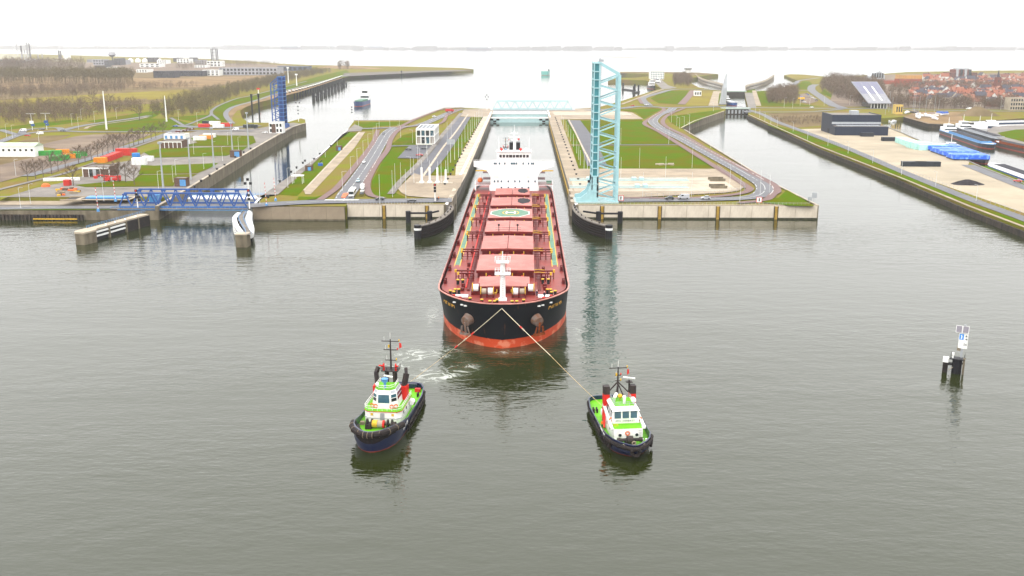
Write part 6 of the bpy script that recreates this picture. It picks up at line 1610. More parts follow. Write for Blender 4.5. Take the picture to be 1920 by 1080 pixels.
lamp_row('{} lamp post from the left along the far town road', [(1470, 202), (1486, 203), (1500, 199), (1518, 198), (1545, 198), (1593, 197), (1618, 196), (1662, 195), (1760, 205), (1825, 207), (1876, 206)], 11, 0, 2)
lamp_row('{} grey lamp post from the left beside the roundabout road on the west bank', Z1([(50, 790), (95, 800), (295, 840), (540, 700), (610, 660), (590, 730), (710, 680), (875, 650), (1340, 665), (1480, 690)]), 10, 0, 1.6)
lamp_row('{} thin lamp post from the near end across the west lock lawns', Z1([(1190, 1180), (1300, 1130), (1320, 1080), (1530, 1030), (1670, 970), (1600, 930), (1790, 890), (1710, 850), (1455, 920), (120, 1080), (155, 1320), (230, 1290), (780, 1270)]), 9, 0, 1.2)
lamp_row('{} lamp post along the quay apron of the old lock, from the near end', Z6([(240, 610), (300, 545), (412, 450), (462, 365), (520, 380), (610, 300), (770, 150), (1005, 160), (1075, 150), (925, 160)]), 10, 0, 1.2)
# tall tapering masts
def mast(label, u, v, h, r=.5, mat=None, head=None, name='light_mast', cat='mast'):
    p = G3(u, v); t = thing(name, label, cat, p); MB().cyl((0, 0, 0), (0, 0, h), r, r * .45, n=10).build('pole', mat or steelgrey, t)
    if head: MB().cyl((0, 0, h), (0, 0, h + 1.0), r * 1.6, r * 1.8, n=10).build('head', mat or steelgrey, t)
    return t
def mh(u, v0, v1): return hgt(v1, G(u, v0)[1]) - ZQ
mast('tall white tapering mast beside the roundabout on the west bank', 200, 243, mh(200, 243, 171), .75, whitep)
mast('tall white tapering mast in front of the dike wood', 312.5, 228, mh(312, 228, 180), .7, whitep)
for (u, v0, v1), lab in zip(((307, 362, 271), (358, 337, 262), (401.5, 315, 243), (436, 284, 233), (466.5, 280, 214)), ('nearest the blue truss bridge', 'second from the blue truss bridge', 'third from the blue truss bridge', 'beside the far lock hut', 'next to the far lock basin')):
    mast(f'tall grey lock light mast {lab}', u, v0, mh(u, v0, v1), .55, steelgrey, True)
def signal(label, u, v, h, lights, w=1.0):
    p = G3(u, v); t = thing('signal_mast', label, 'signal light', p); MB().cyl((0, 0, 0), (0, 0, h), .28, .22, n=8).build('pole', whitep, t)
    for (dx, dz_, red) in lights:
        b = MB().box(dx - .55, dx + .55, -.5, .1, h * dz_ - .55, h * dz_ + .55).build('lamp_board', darksteel, t)
        MB().cyl((dx, -.5, h * dz_), (dx, -.62, h * dz_), .33, n=10).build('lens', redp if red else darksteel, b)
    return t
signal('white signal mast with dark lamps left of the bulk carrier', 816, 379, 8.5, ((0, .95, 1), (0, .78, 0), (0, .62, 0)))
signal('signal mast with a cross of dark lamps at the foot of the turquoise bridge', 1109, 380, 11, ((0, 1.05, 0), (-1.4, .9, 0), (0, .9, 0), (1.4, .9, 0), (0, .7, 1), (0, .55, 0), (0, .4, 0)))
signal('signal mast with lamp boards in front of the blue truss bridge', 258.5, 389, 8, ((-.1, .95, 1), (-.1, .75, 0), (-.1, .58, 0), (1, .6, 0), (1, .42, 0)))
signal('signal mast with round lamps at the right end of the blue truss bridge', 468, 391, 12.5, ((-1.2, .9, 0), (1.2, .9, 0), (0, 1.04, 0), (0, .65, 1), (0, .48, 0), (0, .34, 0)))
signal('signal mast with lamps at the far end of the middle island quay', 660.5, 228, 13, ((0, 1, 0), (0, .82, 0), (0, .64, 0)))
signal('signal mast on the round head beside the blue raised bridge', 560, 228, 17, ((-1.6, 1, 0), (1.6, 1, 0), (0, .8, 0), (0, .6, 0), (0, .42, 0)))
signal('signal mast at the far left end of the new lock', 913, 207, 16, ((0, 1, 0), (-1.5, .88, 0), (1.5, .88, 0), (0, .72, 0)))
# red and white barrier booms, raised
for i, (u, v, lab) in enumerate(((184.5, 397, 'before the left end of the blue bridge'), (217, 378, 'behind the left bridge end'), (500, 387, 'nearer the water right of the blue bridge'), (517, 377, 'on the road right of the blue bridge'))):
    p = G3(u, v); t = thing('barrier_boom', f'raised red and white barrier boom {lab}', 'barrier', p)
    MB().cbox(0, 0, .6, 1.0, .8, 1.2).build('boom_box', lblue, t)
    for k in range(12): MB().box(-.1 - k * .03, .1 - k * .03, -.08, .08, 1.1 + k * .8, 1.9 + k * .8).build('boom_segment', redp if k % 2 else whitep, t)
# flood bollards along the lock edges
bm_ = MB(); bm_.cyl((0, 0, 0), (0, 0, .55), .38, .32, n=8); bm_.cyl((0, 0, .55), (0, 0, .8), .52, .48, n=8); bol_me = bm_.mesh('mooring_bollard', darksteel)
for side, X in (('left', LW - 5.5), ('right', LE + 5.0)):
    for i in range(24):
        o = bpy.data.objects.new('mooring_bollard', bol_me); C.objects.link(o); o.location = (X, 505 + i * 19.5, ZQ + .12); o.scale = (1.3,) * 3
        tag(o, f'{ordinal(i + 1)} black mooring bollard from the front along the lock edge {side} of ship', 'bollard', 'lock edge bollards')
i = 0
for u, v in ((365, 352), (377, 341), (393, 331), (407, 319), (421, 311), (441, 296), (457, 287), (470, 280)):
    o = bpy.data.objects.new('mooring_bollard', bol_me); C.objects.link(o); o.location = G3(u, v); o.scale = (1.5,) * 3; i += 1
    tag(o, f'{ordinal(i)} black mooring bollard from the blue bridge on the left lock apron', 'bollard', 'old lock bollards')
i = 0
for u, v in ((503, 371), (525, 342), (546, 324), (556, 316), (568, 307), (589, 300), (572, 303), (600, 290), (620, 275)):
    o = bpy.data.objects.new('mooring_bollard', bol_me); C.objects.link(o); o.location = G3(u, v); o.scale = (1.5,) * 3; i += 1
    tag(o, f'{ordinal(i)} dark bollard in the row on the middle island quay apron', 'bollard', 'middle island quay bollards')

# ------------------------------------------------------------------ vehicles
tyre = M('tyre', (.02, .02, .02), .8, var=.1)
def paint(name, c): return M('car_' + name, c, .25, var=.03)
CP = {'white': (.75, .75, .74), 'dark': (.025, .028, .035), 'silver': (.45, .46, .48), 'red': (.5, .03, .03), 'blue': (.04, .13, .42), 'pale blue': (.4, .55, .6), 'yellow': (.7, .42, .03), 'orange': (.65, .17, .03), 'grey': (.16, .17, .18)}
car_meshes = {}
def wheel_mesh():
    if 'w' not in car_meshes: car_meshes['w'] = MB().cyl((-.11, 0, 0), (.11, 0, 0), .32, n=10).mesh('wheel', tyre)
    return car_meshes['w']
def car(label, col, loc, rz, kind='car', group='cars'):
    t = thing(kind if kind != 'car' else 'parked_car', label, kind, loc, rz, group)
    if kind == 'car': t.name = 'car'
    L, Wd, H = {'car': (4.4, 1.8, 1.5), 'van': (5.2, 2.0, 2.2), 'bus': (12, 2.55, 3.2), 'truck': (8.5, 2.5, 3.2)}[kind]
    key = (kind, col)
    if key not in car_meshes:
        b = MB(); x = Wd / 2; l = L / 2
        if kind == 'car': sec = [(-l, .35), (-l, .85), (-l * .9, .95), (-l * .72, 1.0), (l * .42, 1.0), (l * .5, .95), (l * .95, .75), (l, .6), (l, .35)]
        elif kind == 'van': sec = [(-l, .35), (-l, 2.1), (l * .45, 2.15), (l * .75, 1.25), (l, .95), (l, .35)]
        elif kind == 'bus': sec = [(-l, .4), (-l, 3.1), (l * .97, 3.15), (l, 2.8), (l, .4)]
        else: sec = [(-l, .8), (-l, 3.2), (l * .5, 3.2), (l * .5, 1.0), (l * .5, .8)]
        n = len(sec); b.add([(-x, a, c) for a, c in sec] + [(x, a, c) for a, c in sec], [tuple(range(n)), tuple(range(2 * n - 1, n - 1, -1))] + [(k, n + k, n + (k + 1) % n, (k + 1) % n) for k in range(n)])
        car_meshes[key] = b.mesh('body', paint(col, CP[col]), fix=True)
        g = MB()
        if kind == 'car':
            g.loft([[(-x * .96, -l * .85, .95), (x * .96, -l * .85, .95), (x * .96, l * .45, .95), (-x * .96, l * .45, .95)], [(-x * .75, -l * .6, 1.42), (x * .75, -l * .6, 1.42), (x * .75, l * .12, 1.42), (-x * .75, l * .12, 1.42)]])
            rf = MB().box(-x * .76, x * .76, -l * .58, l * .1, 1.4, 1.5)
        elif kind == 'van': g.add([(-x * .9, l * .47, 2.1), (x * .9, l * .47, 2.1), (x * .9, l * .76, 1.3), (-x * .9, l * .76, 1.3)], [(0, 1, 2, 3)]); g.box(-x - .01, x + .01, l * .05, l * .45, 1.35, 1.95); rf = MB().box(-x * .8, x * .8, -l * .9, l * .3, 2.12, 2.2)
        elif kind == 'bus':
            g.box(-x - .02, x + .02, -l * .92, l * .92, 1.6, 2.6); g.box(-x * .92, x * .92, l * .9, l + .03, 1.3, 2.7); g.box(-x * .85, x * .85, -l - .03, -l * .9, 1.7, 2.6); rf = MB().box(-x * .6, x * .6, -l * .5, l * .3, 3.1, 3.35)
        else: g.box(-x * .9, x * .9, l * .98, l + .03, 1.8, 2.6); rf = MB().box(-x * .95, x * .95, l * .56, l, .8, 2.7)
        car_meshes[key + ('g',)] = g.mesh('windows', glass); car_meshes[key + ('r',)] = rf.mesh('roof', paint(col, CP[col]))
    for nm, k2 in (('body', key), ('windows', key + ('g',)), ('roof', key + ('r',))):
        o = bpy.data.objects.new(nm, car_meshes[k2]); C.objects.link(o); o.parent = t
    for sx in (-1, 1):
        for sy in (-.62, .62):
            o = bpy.data.objects.new('wheel', wheel_mesh()); C.objects.link(o); o.parent = t; o.location = (sx * Wd * .46, sy * L / 2, .33)
            if kind in ('bus', 'truck'): o.scale = (1.5,) * 3
    return t
ZR = ZQ + .62
def at(u, v, z=None): return G3(u, v, zg(u, v) + .62)
hd = R(4)   # heading of the middle island road
car('white coach waiting at the crossing on the middle island', 'white', at(661, 366), R(184), 'bus')
car('dark car waiting nearest the crossing beside the white coach', 'dark', at(678.5, 365), hd); car('white car second in the queue beside the white coach', 'white', at(679.5, 359.5), hd); car('white van third in the queue beside the white coach', 'white', at(680, 353), hd, 'van')
car('pale blue car driving behind the white coach', 'pale blue', at(671.5, 340.5), R(184)); car('white car alone in the middle of the straight road', 'white', at(682.5, 305), R(184)); car('grey car at the far junction of the straight road', 'grey', at(719, 251), R(184))
car('dark car on the front road right of the crossing', 'dark', at(712.5, 375), R(90)); car('black car by the barrier on the front road left of ship', 'dark', at(772, 378.5), R(90))
car('dark car beside the blue box on the small parking lot', 'dark', at(766, 281), R(80)); car('black car near the corner of the control building', 'dark', at(796, 279.5), R(80)); car('red car on the small parking lot', 'red', at(786.5, 292), R(75))
car('red lorry on the far bend of the middle island', 'red', at(843, 210), R(-70), 'truck'); car('white car on the far bend of the middle island', 'white', at(815, 219.5), R(-55))
car('black car first in the queue behind the turquoise bridge', 'dark', at(1255, 373.5), R(90)); car('silver van in the queue behind the turquoise bridge', 'silver', at(1281.5, 372.5), R(90), 'van'); car('silver car last in the queue behind the turquoise bridge', 'silver', at(1323, 373), R(90))
for u, v, c, r_, lab, k in ((43, 246, 'white', 100, 'white van on the left roundabout', 'van'), (51.5, 255.5, 'red', 80, 'red car on the left roundabout', 'car'), (75, 252, 'white', 80, 'white van below the left roundabout', 'van'), (79, 244, 'dark', 100, 'dark car behind the left roundabout island', 'car'), (118, 246, 'grey', 80, 'grey car on the road right of the left roundabout', 'car'), (329, 237.5, 'blue', 95, 'blue car on the approach to the works yard', 'car'), (442, 244, 'white', 90, 'white van in the yard by the far lock head', 'van'), (470, 240.5, 'dark', 90, 'black coach in the yard by the far lock head', 'bus'),
                         (497, 249.5, 'white', 90, 'white car beside the foot of the dark blue bridge', 'car'), (1186, 199, 'red', 90, 'red car on the far cross road right of the turquoise bridge', 'car'), (1212, 197, 'white', 90, 'white car on the far roundabout', 'car'), (1522, 202, 'white', 90, 'white car on the far road before the brown wood', 'car'), (1816, 205, 'white', 90, 'white van parked before the town trees', 'van'), (1830, 207.5, 'white', 90, 'white car parked before the town trees', 'car'), (1908, 341, 'red', 60, 'red car by the basin road at the right', 'car')):
    car(lab, c, at(u, v), R(r_), k)
random.seed(5); n_ = 0
for u, v in ((1497, 179), (1502, 182), (1506, 185), (1512, 176), (1515, 178.5), (1519, 181), (1523, 183.5), (1527, 186), (1531, 188.5), (1504, 190), (1508, 192)):
    n_ += 1; c = random.choice(['white', 'silver', 'white', 'grey', 'dark', 'blue'])
    car(f'{ordinal(n_)} parked {c} car in the parking place by the brown wood', c, at(u, v), R(random.choice([60, 65])), 'car', 'cars in the far parking place')
car('yellow lorry in the parking place by the brown wood', 'yellow', at(1502, 187), R(90), 'truck')
# ------------------------------------------------------------------ buildings and yard things
def box_building(name, label, u0, v0, u1, depth, h, wall_m, roof_m, rz=0., cols=0, rows=0, win=glass, cat='building', z=None, wz=(.25, .85), parapet=.5, side_cols=0):
    """rectangular block standing on photo points (u0,v0)-(u1,v0), with recessed-looking window parts and a parapet roof"""
    z = zg(u0, v0) if z is None else z; a, b = G3(u0, v0, z), G3(u1, v0, z); w = abs(b.x - a.x)
    t = thing(name, label, cat, (a.x, a.y, z), rz)
    MB().box(0, w, 0, depth, 0, h).build('wall', wall_m, t)
    r = MB().box(.3, w - .3, .3, depth - .3, h, h + .08).build('roof', roof_m, t)
    if parapet:
        q = MB(); q.box(-.1, w + .1, -.1, .25, h, h + parapet); q.box(-.1, w + .1, depth - .25, depth + .1, h, h + parapet); q.box(-.1, .25, .25, depth - .25, h, h + parapet); q.box(w - .25, w + .1, .25, depth - .25, h, h + parapet); q.build('parapet', wall_m, r)
    for i in range(cols):
        for j in range(rows):
            x0 = w * (i + .2) / cols; x1 = w * (i + .8) / cols; zz0 = h * (j + wz[0]) / rows; zz1 = h * (j + wz[1]) / rows
            MB().box(x0, x1, -.06, .05, zz0, zz1).build('window', win, t)
    for i in range(side_cols):
        for j in range(max(1, rows)):
            y0 = depth * (i + .2) / side_cols; y1 = depth * (i + .8) / side_cols; zz0 = h * (j + wz[0]) / max(1, rows); zz1 = h * (j + wz[1]) / max(1, rows)
            for x in (-.06, w - .05): MB().box(x, x + .11, y0, y1, zz0, zz1).build('window', win, t)
    return t, w
# control building beside the lock
pcb = G3(781, 271); wcb = G3(814.5, 271).x - pcb.x; dcb = 38.; hcb = hgt(243, pcb.y) - ZQ
t = thing('control_building', 'white gridded two storey control building beside the parking lot', 'building', pcb)
MB().box(.6, wcb - .6, .6, dcb - .6, 0, hcb - .3).build('wall', M('beige_cladding', (.36, .33, .3), .6, var=.1), t)
for i in range(5):
    x = wcb * i / 4; MB().box(x - .3, x + .3, -.1, .5, 0, hcb).build('column', whitep, t)
for i in range(1, 8):
    y = dcb * i / 7; MB().box(wcb - .5, wcb + .1, y - .3, y + .3, 0, hcb).build('column', whitep, t)
for z in (0, hcb * .52, hcb - .7):
    q = MB(); q.box(-.3, wcb + .12, -.14, .58, z, z + .65); q.box(wcb - .52, wcb + .14, .58, dcb, z, z + .65); q.build('floor_band', whitep, t)
for i, (j, m_) in enumerate(((0, 1), (1, 1), (2, 1), (2, 0), (1, 0), (3, 1))):
    MB().box(wcb * (j + .18) / 4, wcb * (j + .82) / 4, .45, .56, hcb * (.58 if m_ else .06), hcb * (.93 if m_ else .48)).build('window', blueglass if i % 2 else glass, t)
for i in range(7): 
    for z0, z1 in ((.06, .46), (.58, .92)): MB().box(wcb - .62, wcb - .5, dcb * (i + .15) / 7, dcb * (i + .85) / 7, hcb * z0, hcb * z1).build('window', glass if (i + (z0 > .5)) % 3 else pale, t)
rfo = MB().box(.2, wcb - .2, .2, dcb - .2, hcb - .3, hcb - .1).build('roof', M('roof_dark', (.06, .07, .09), .6, var=.2), t)
q = MB(); q.box(-.2, wcb + .2, -.2, .3, hcb, hcb + .7); q.box(-.2, wcb + .2, dcb - .3, dcb + .2, hcb, hcb + .7); q.box(-.2, .3, .3, dcb - .3, hcb, hcb + .7); q.box(wcb - .3, wcb + .2, .3, dcb - .3, hcb, hcb + .7); q.build('parapet', whitep, rfo)
for i in range(4):
    for j in range(6): MB().box(1.6 + i * 2.8, 3.6 + i * 2.8, 4 + j * 5, 7.5 + j * 5, hcb - .1, hcb + .35).build('solar_panel', steelgrey, rfo)
# brick lock buildings on the west bank
t, w = box_building('lock_building', 'brown brick lock building with white frame near the red aerial lift', 156, 332, 206, 13, 5.2, brick, greyconc, 0, 0, 0, parapet=.4)
for x0, x1, m_ in ((.24, .36, glass), (.38, .5, steelgrey), (.52, .64, glass)): MB().box(w * x0, w * x1, -.08, .05, .6, 4.2).build('window', m_, t)
q = MB(); q.box(-.15, w + .15, -.15, 0, 4.4, 5.3); q.box(-.15, .2, -.14, 0, 0, 4.4); q.box(w - .2, w + .15, -.14, 0, 0, 4.4); q.box(w * .22, w * .24, -.14, 0, 0, 4.4); q.box(w * .65, w * .67, -.14, 0, 0, 4.4); q.build('white_frame', whitep, t)
for k, (u0, v0, u1, dp, h, lab) in enumerate(((301, 278, 341, 14, 4.6, 'low brown brick building with white frame at the lawn corner'), (309, 272, 348, 10, 7.4, 'taller rear block with blue panels behind the low brick building'))):
    t, w = box_building('lock_building', lab, u0, v0, u1, dp, h, brick if k == 0 else whitep, greyconc, 0, 0, 0, parapet=.4)
    q = MB(); q.box(-.15, w + .15, -.15, 0, h - .6, h + .1); 
    for i in range(6): q.box(w * i / 5 - .2, w * i / 5 + .2, -.14, 0, 0, h - .6)
    q.build('white_frame', whitep, t)
    if k: 
        for i in range(4): MB().box(w * (i + .15) / 4, w * (i + .6) / 4, -.16, -.1, h * .6, h * .9).build('window', lblue, t)
for u0, v0, u1, lab in ((327.5, 350, 350, 'small brick hut with blue door beside the blue bridge'), (431.5, 295, 450, 'small brick hut with blue door on the far left lock apron'), (630, 283, 639.5, 'small hut with blue side on the middle island lawn by the white post'), (572, 321, 584, 'small hut with brown roof on the middle island lawn')):
    t, w = box_building('lock_hut', lab, u0, v0, u1, 5, 4.2 if u0 < 500 else 3.0, brick, greyconc, 0, 0, 0, cat='hut', parapet=.2)
    MB().box(w * .45, w * .95, -.1, .02, .3, 3.6 if u0 < 500 else 2.4).build('blue_door', lblue, t)
t, w = box_building('lock_building', 'white and brick building at the foot of the dark blue bridge', 505, 250, 530, 9, 8.2, whitep, greyconc, 0, 4, 2)
MB().box(w * .2, w * .5, -.2, -.08, .5, 7.2).build('brick_panel', brick, t)
t, w = box_building('blue_machine_house', 'light blue machine house behind the blue truss bridge', 280, 382, 296, 4, 3.6, lblue, lblue, 0, 0, 0, cat='hut', z=ZW); MB().box(w * .1, w * .9, -.08, .02, .4, 3.2).build('shutter', M('blue_shutter', (.08, .28, .5), .5), t)
# lock gate of the old lock and rolling gate deck
t = thing('lock_gate', 'grey and white rolling gate with light blue railing behind the blue truss bridge', 'lock gate')
ya = G(400, 372, 5)[1]; xa, xb = G(352, 372, 5)[0], G(494, 372, 5)[0]
MB().box(xa, xb, ya, ya + 7, -3, 4.6).build('gate_leaf', steelgrey, t); MB().box(xa, xb, ya - .3, ya + 7.3, 4.6, 5.2).build('walkway', whitep, t)
q = MB()
for y in (ya - .2, ya + 7.2):
    for z in (5.8, 6.5): q.beam((xa, y, z), (xb, y, z), .12)
    for x in np.linspace(xa, xb, 26): q.beam((x, y, 5.2), (x, y, 6.5), .1)
q.build('railing', lblue, t)
t = thing('lock_gate', 'light blue gate machinery lying in its recess left of the blue truss bridge', 'lock gate')
ya = G(190, 374, 6)[1]; xa, xb = G(165, 374, 6)[0], G(238, 374, 6)[0]
MB().box(xa - 4, xb + 3, ya - 5, ya + 6, ZQ + .25, ZQ + .5).build('recess_rim', pale, t); MB().box(xa - 2, xb + 2, ya - 3.5, ya + 4, ZQ + .3, ZQ + .55).build('recess_floor', darksteel, t)
MB().box(xa, xb, ya - 2.5, ya + 2.5, ZQ + .5, ZQ + 1.2).build('gate_top', lblue, t)
t = thing('drained_recess', 'dark sunken gate pit on the concrete apron left of the blue bridge', 'pit'); a = G3(118, 377); b = G3(150, 377); MB().box(a.x, b.x, a.y, a.y + 9, ZQ + .25, ZQ + .4).build('pit_floor', sheet, t)
q = MB(); q.box(a.x - 1, b.x + 1, a.y - 1, a.y, ZQ + .25, ZQ + .8); q.box(a.x - 1, b.x + 1, a.y + 9, a.y + 10, ZQ + .25, ZQ + .8); q.build('pit_kerb', tan, t)
# containers and site cabins
def container(label, u, v, col, L=6., h=2.6, w=2.4, rz=0., n=5, z=None, name='container', cat='container', group=None):
    p = G3(u, v, z); t = thing(name, label, cat, p, rz, group)
    mt = M('container_' + col, {'red': (.55, .05, .035), 'orange': (.68, .26, .02), 'green': (.06, .33, .06), 'white': (.72, .72, .7), 'blue': (.05, .25, .6), 'dark': (.035, .04, .05), 'turq': (.45, .72, .66), 'rust': (.2, .09, .05)}[col], .5, var=.12, scale=.8)
    MB().box(-L / 2, L / 2, -w / 2, w / 2, .1, h).build('shell', mt, t)
    q = MB()
    for i in range(n): x = -L / 2 + L * (i + .5) / n; q.box(x - .12, x + .12, -w / 2 - .06, w / 2 + .06, .2, h - .15)
    q.build('rib', mt, t)
    return t
container('orange container at the front of the red container row', 189, 305, 'orange', 7, 3.2, 4, R(3))
for i, (u, v) in enumerate(((199, 303), (205, 301), (210, 299), (215, 297), (220, 295))): container(f'{ordinal(i + 1)} red container behind the orange container', u, v, 'red', 5, 3.4, 4, R(70), group='red site containers')
container('tall red container at the back of the red container row', 232, 291.5, 'red', 9, 4.6, 3.5, R(3)); container('small red skip behind the tall red container', 251, 285.5, 'red', 4, 2.6, 3); container('light blue site cabin beside the red containers', 255.5, 296, 'blue', 4, 3, 3); container('white site tank on the pavement before the red containers', 262, 309, 'white', 8, 4.2, 4)
for i, (u, v, c) in enumerate(((106, 302, 'green'), (118, 300, 'green'), (139, 297, 'green'), (151, 293, 'green'), (85, 292, 'green'), (104, 291, 'green'), (118, 289, 'orange'), (130, 297.5, 'orange'))):
    container(f'{ordinal(i + 1)} of the {c} skips on the gravel lot along the tree row', u, v, c, 8, 3.2, 2.6, R(12), group='skips on the gravel lot')
container('red tank box beside the bare tree by the parked lorry', 127, 348, 'red', 3, 3, 3); container('white bags stacked by the path near the orange tent', 116, 339, 'white', 18, 1.6, 2, R(12), cat='bags', name='bag_stack')
t = thing('tent', 'small orange dome tent on the verge left of the apron', 'tent', G3(86, 350)); MB().sphere((0, 0, 0), 2.3, 12, 6, 1, 1, .8).build('tent_skin', orangep, t)
for u, v, c, lab in ((387, 261, 'orange', 'orange container on the far left lawn'), (375, 263, 'white', 'white tent cabin on the far left lawn'), (393, 258, 'white', 'small white cabin at the lawn edge'), (278, 302, 'white', 'white crate stack beside the gravel strip'), (383, 239, 'red', 'red stacked boards in the far works yard'), (410, 240, 'white', 'long white site cabin in the far works yard'), (403, 234, 'white', 'white cabin behind the far works yard'), (425, 237, 'red', 'red box in the far works yard'), (390, 233, 'dark', 'dark machine in the far works yard')):
    container(lab, u, v, c, 9 if u > 370 else 6, 3.0, 4)
t = thing('timber_stack', 'brown stacked timber and scaffold heap beside the lawn path', 'timber stack'); random.seed(8)
for i in range(22):
    a = G3(315 + i * 2.1, 255 - i * .55); MB().cbox(a.x, a.y + random.uniform(-2, 2), ZQ + .6 + random.uniform(0, 1), 3.5, 1.6, 1.0).build('timber_bundle', [piperred, brick, steelgrey][i % 3], t)
t = thing('building_materials', 'timber and rubble piles on the concrete apron left of the blue bridge', 'materials')
for i in range(18):
    a = G3(108 + random.uniform(0, 40), 368 - random.uniform(0, 14)); MB().cbox(a.x, a.y, ZQ + .5, random.uniform(1, 4), random.uniform(.8, 2), random.uniform(.4, 1.1)).build('timber_bundle', [tan, orangep, brick, yellowp][i % 4], t)
t = thing('warehouse', 'long white shed with green ridge at the left edge', 'shed', G3(-40, 294)); w = G3(66, 292).x - G3(-40, 292).x
MB().box(0, w, 0, 12, 0, 6.5).build('wall', whitep, t)
q = MB(); q.add([(-.4, -.4, 6.5), (w + .4, -.4, 6.5), (w + .4, 6, 8.6), (-.4, 6, 8.6), (-.4, 12.4, 6.5), (w + .4, 12.4, 6.5)], [(0, 1, 2, 3), (3, 2, 5, 4), (0, 3, 4), (1, 5, 2)]); q.build('roof', M('pale_green_roof', (.42, .48, .36), .6), t)
for i in range(10): MB().box(w * (i + .3) / 10, w * (i + .7) / 10, -.06, .04, 3.6, 5).build('window', glass, t)
# red aerial work platform
t = thing('aerial_lift', 'red aerial work platform with folded boom by the brick lock building', 'aerial lift', G3(219, 340)); MB().box(-2, 2, -1, 1, .6, 1.8).build('chassis', redp, t); MB().beam((1.5, 0, 2.2), (-10, 0, 3.4), .7, .6).build('boom', redp, t); MB().cbox(-11, 0, 2.2, 1.8, 1.2, 1.4).build('basket', redp, t); MB().cbox(1.2, 0, 2.4, 2, 1.6, 1.4).build('turret', redp, t)
for x in (-1.4, 1.4):
    for y in (-1.05, 1.05): MB().cyl((x, y - .2, .5), (x, y + .2, .5), .5, n=10).build('wheel', tyre, t)
t = thing('aerial_lift', 'small red scissor lift beside the aerial work platform', 'lift', G3(201, 340)); MB().box(-1.6, 1.6, -.8, .8, .4, 2.2).build('chassis', redp, t)
for x in (-1.2, 1.2): MB().cyl((x, -.9, .4), (x, .9, .4), .4, n=8).build('wheel', tyre, t)
t = thing('picnic_tables', 'white table frame with four legs on the middle island lawn', 'frame', G3(559, 344)); MB().box(-3, 3, -2, 2, 4, 4.3).build('frame_top', whitep, t)
for x in (-2.6, 2.6):
    for y in (-1.7, 1.7): MB().cyl((x, y, 0), (x, y, 4), .12, n=6).build('leg', whitep, t)
t = thing('blue_machine', 'small dark blue machine on the middle island quay apron', 'machine', G3(601, 311)); MB().cbox(0, 0, .9, 2.6, 1.8, 1.6).build('body', M('car_blue', CP['blue'], .3), t); MB().beam((-.5, 0, 1.7), (1.2, 0, 3.4), .4).build('arm', darksteel, t)
# signs
for u, v, w_, h_, y0_, lab, mt in ((1164, 379, 2.6, 2.6, .6, 'white square sign with red rim and dark bar right of the turquoise bridge', 'bar'), (1423, 383, 2.6, 2.6, .8, 'white square sign with red rim by the grass point', 'bar'), (1526, 380, 2.2, 2.4, 2.2, 'grey square sign board on the point of the east island', 'grey'), (1518, 381, 2.0, 1.6, 1.2, 'lower grey board beside the sign on the east island point', 'grey'), (845, 275, 5.5, 3.6, 1.6, 'grey text board beside the service road left of ship', 'grey')):
    t = thing('sign', lab, 'sign', G3(u, v)); MB().box(-w_ / 2, w_ / 2, -.08, 0, y0_, y0_ + h_).build('board', whitep if mt == 'bar' else steelgrey, t); MB().cyl((0, .1, 0), (0, .1, y0_ + h_), .1, n=6).build('post', steelgrey, t)
    if mt == 'bar':
        q = MB(); e = .22
        q.box(-w_ / 2, w_ / 2, -.14, -.09, y0_, y0_ + e); q.box(-w_ / 2, w_ / 2, -.14, -.09, y0_ + h_ - e, y0_ + h_); q.box(-w_ / 2, -w_ / 2 + e, -.14, -.09, y0_ + e, y0_ + h_ - e); q.box(w_ / 2 - e, w_ / 2, -.14, -.09, y0_ + e, y0_ + h_ - e); q.build('red_rim', redp, t)
        MB().box(-.25, .25, -.14, -.09, y0_ + .6, y0_ + h_ - .6).build('dark_bar', darksteel, t)
t = thing('fence', 'thin wire mesh fence along the sandy yard edge', 'fence'); fp = offset(spline(px(Z8([(200, 175), (500, 292), (1000, 478), (1500, 672), (1920, 830)])), 6), 0)
q = MB(); q.tube([(p.x, p.y, ZT + 2.1) for p in fp], .035, 4); q.build('top_wire', steelgrey, t)
pm2 = MB().cyl((0, 0, 0), (0, 0, 2.2), .05, n=5).mesh('fence_post', steelgrey)
for p, h in along(fp, 5.0): o = bpy.data.objects.new('fence_post', pm2); C.objects.link(o); o.parent = t; o.location = (p.x, p.y, ZT)
t = thing('fence', 'pale mesh fence along the front apron beside the east island road', 'fence'); fp = spline(px(Z7([(1000, 686), (1400, 672), (1640, 648), (1745, 615), (1540, 462)])), 4)
q = MB(); q.tube([(p.x, p.y, ZQ + 2.1) for p in fp], .04, 4); q.build('top_wire', steelgrey, t)
for p, h in along(fp, 3.0): o = bpy.data.objects.new('fence_post', pm2); C.objects.link(o); o.parent = t; o.location = (p.x, p.y, ZQ + .3)
t = thing('railing', 'steel railing along the top of the right front quay wall', 'railing'); q = MB()
for z in (.8, 1.3): q.beam((LE + 4, FRONT + .6, ZQ + z), (xC - 4, FRONT + .6, ZQ + z), .06)
q.build('rail_bar', steelgrey, t)
for k in range(60): o = bpy.data.objects.new('rail_post', pm2); C.objects.link(o); o.parent = t; o.location = (LE + 4 + k * (xC - LE - 8) / 59, FRONT + .6, ZQ); o.scale = (1, 1, .6)
t = thing('railing', 'steel railing along the top of the left front quay wall', 'railing'); q = MB()
for z in (.8, 1.3): q.beam((xB, FRONT + .6, ZQ + z), (LW - 6, FRONT + .6, ZQ + z), .06)
q.build('rail_bar', steelgrey, t)
for k in range(30): o = bpy.data.objects.new('rail_post', pm2); C.objects.link(o); o.parent = t; o.location = (xB + k * (LW - 6 - xB) / 29, FRONT + .6, ZQ); o.scale = (1, 1, .6)
t = thing('rubble_heap', 'low pale rubble heap on the east island lawn', 'rubble', G3(1247, 309)); random.seed(4)
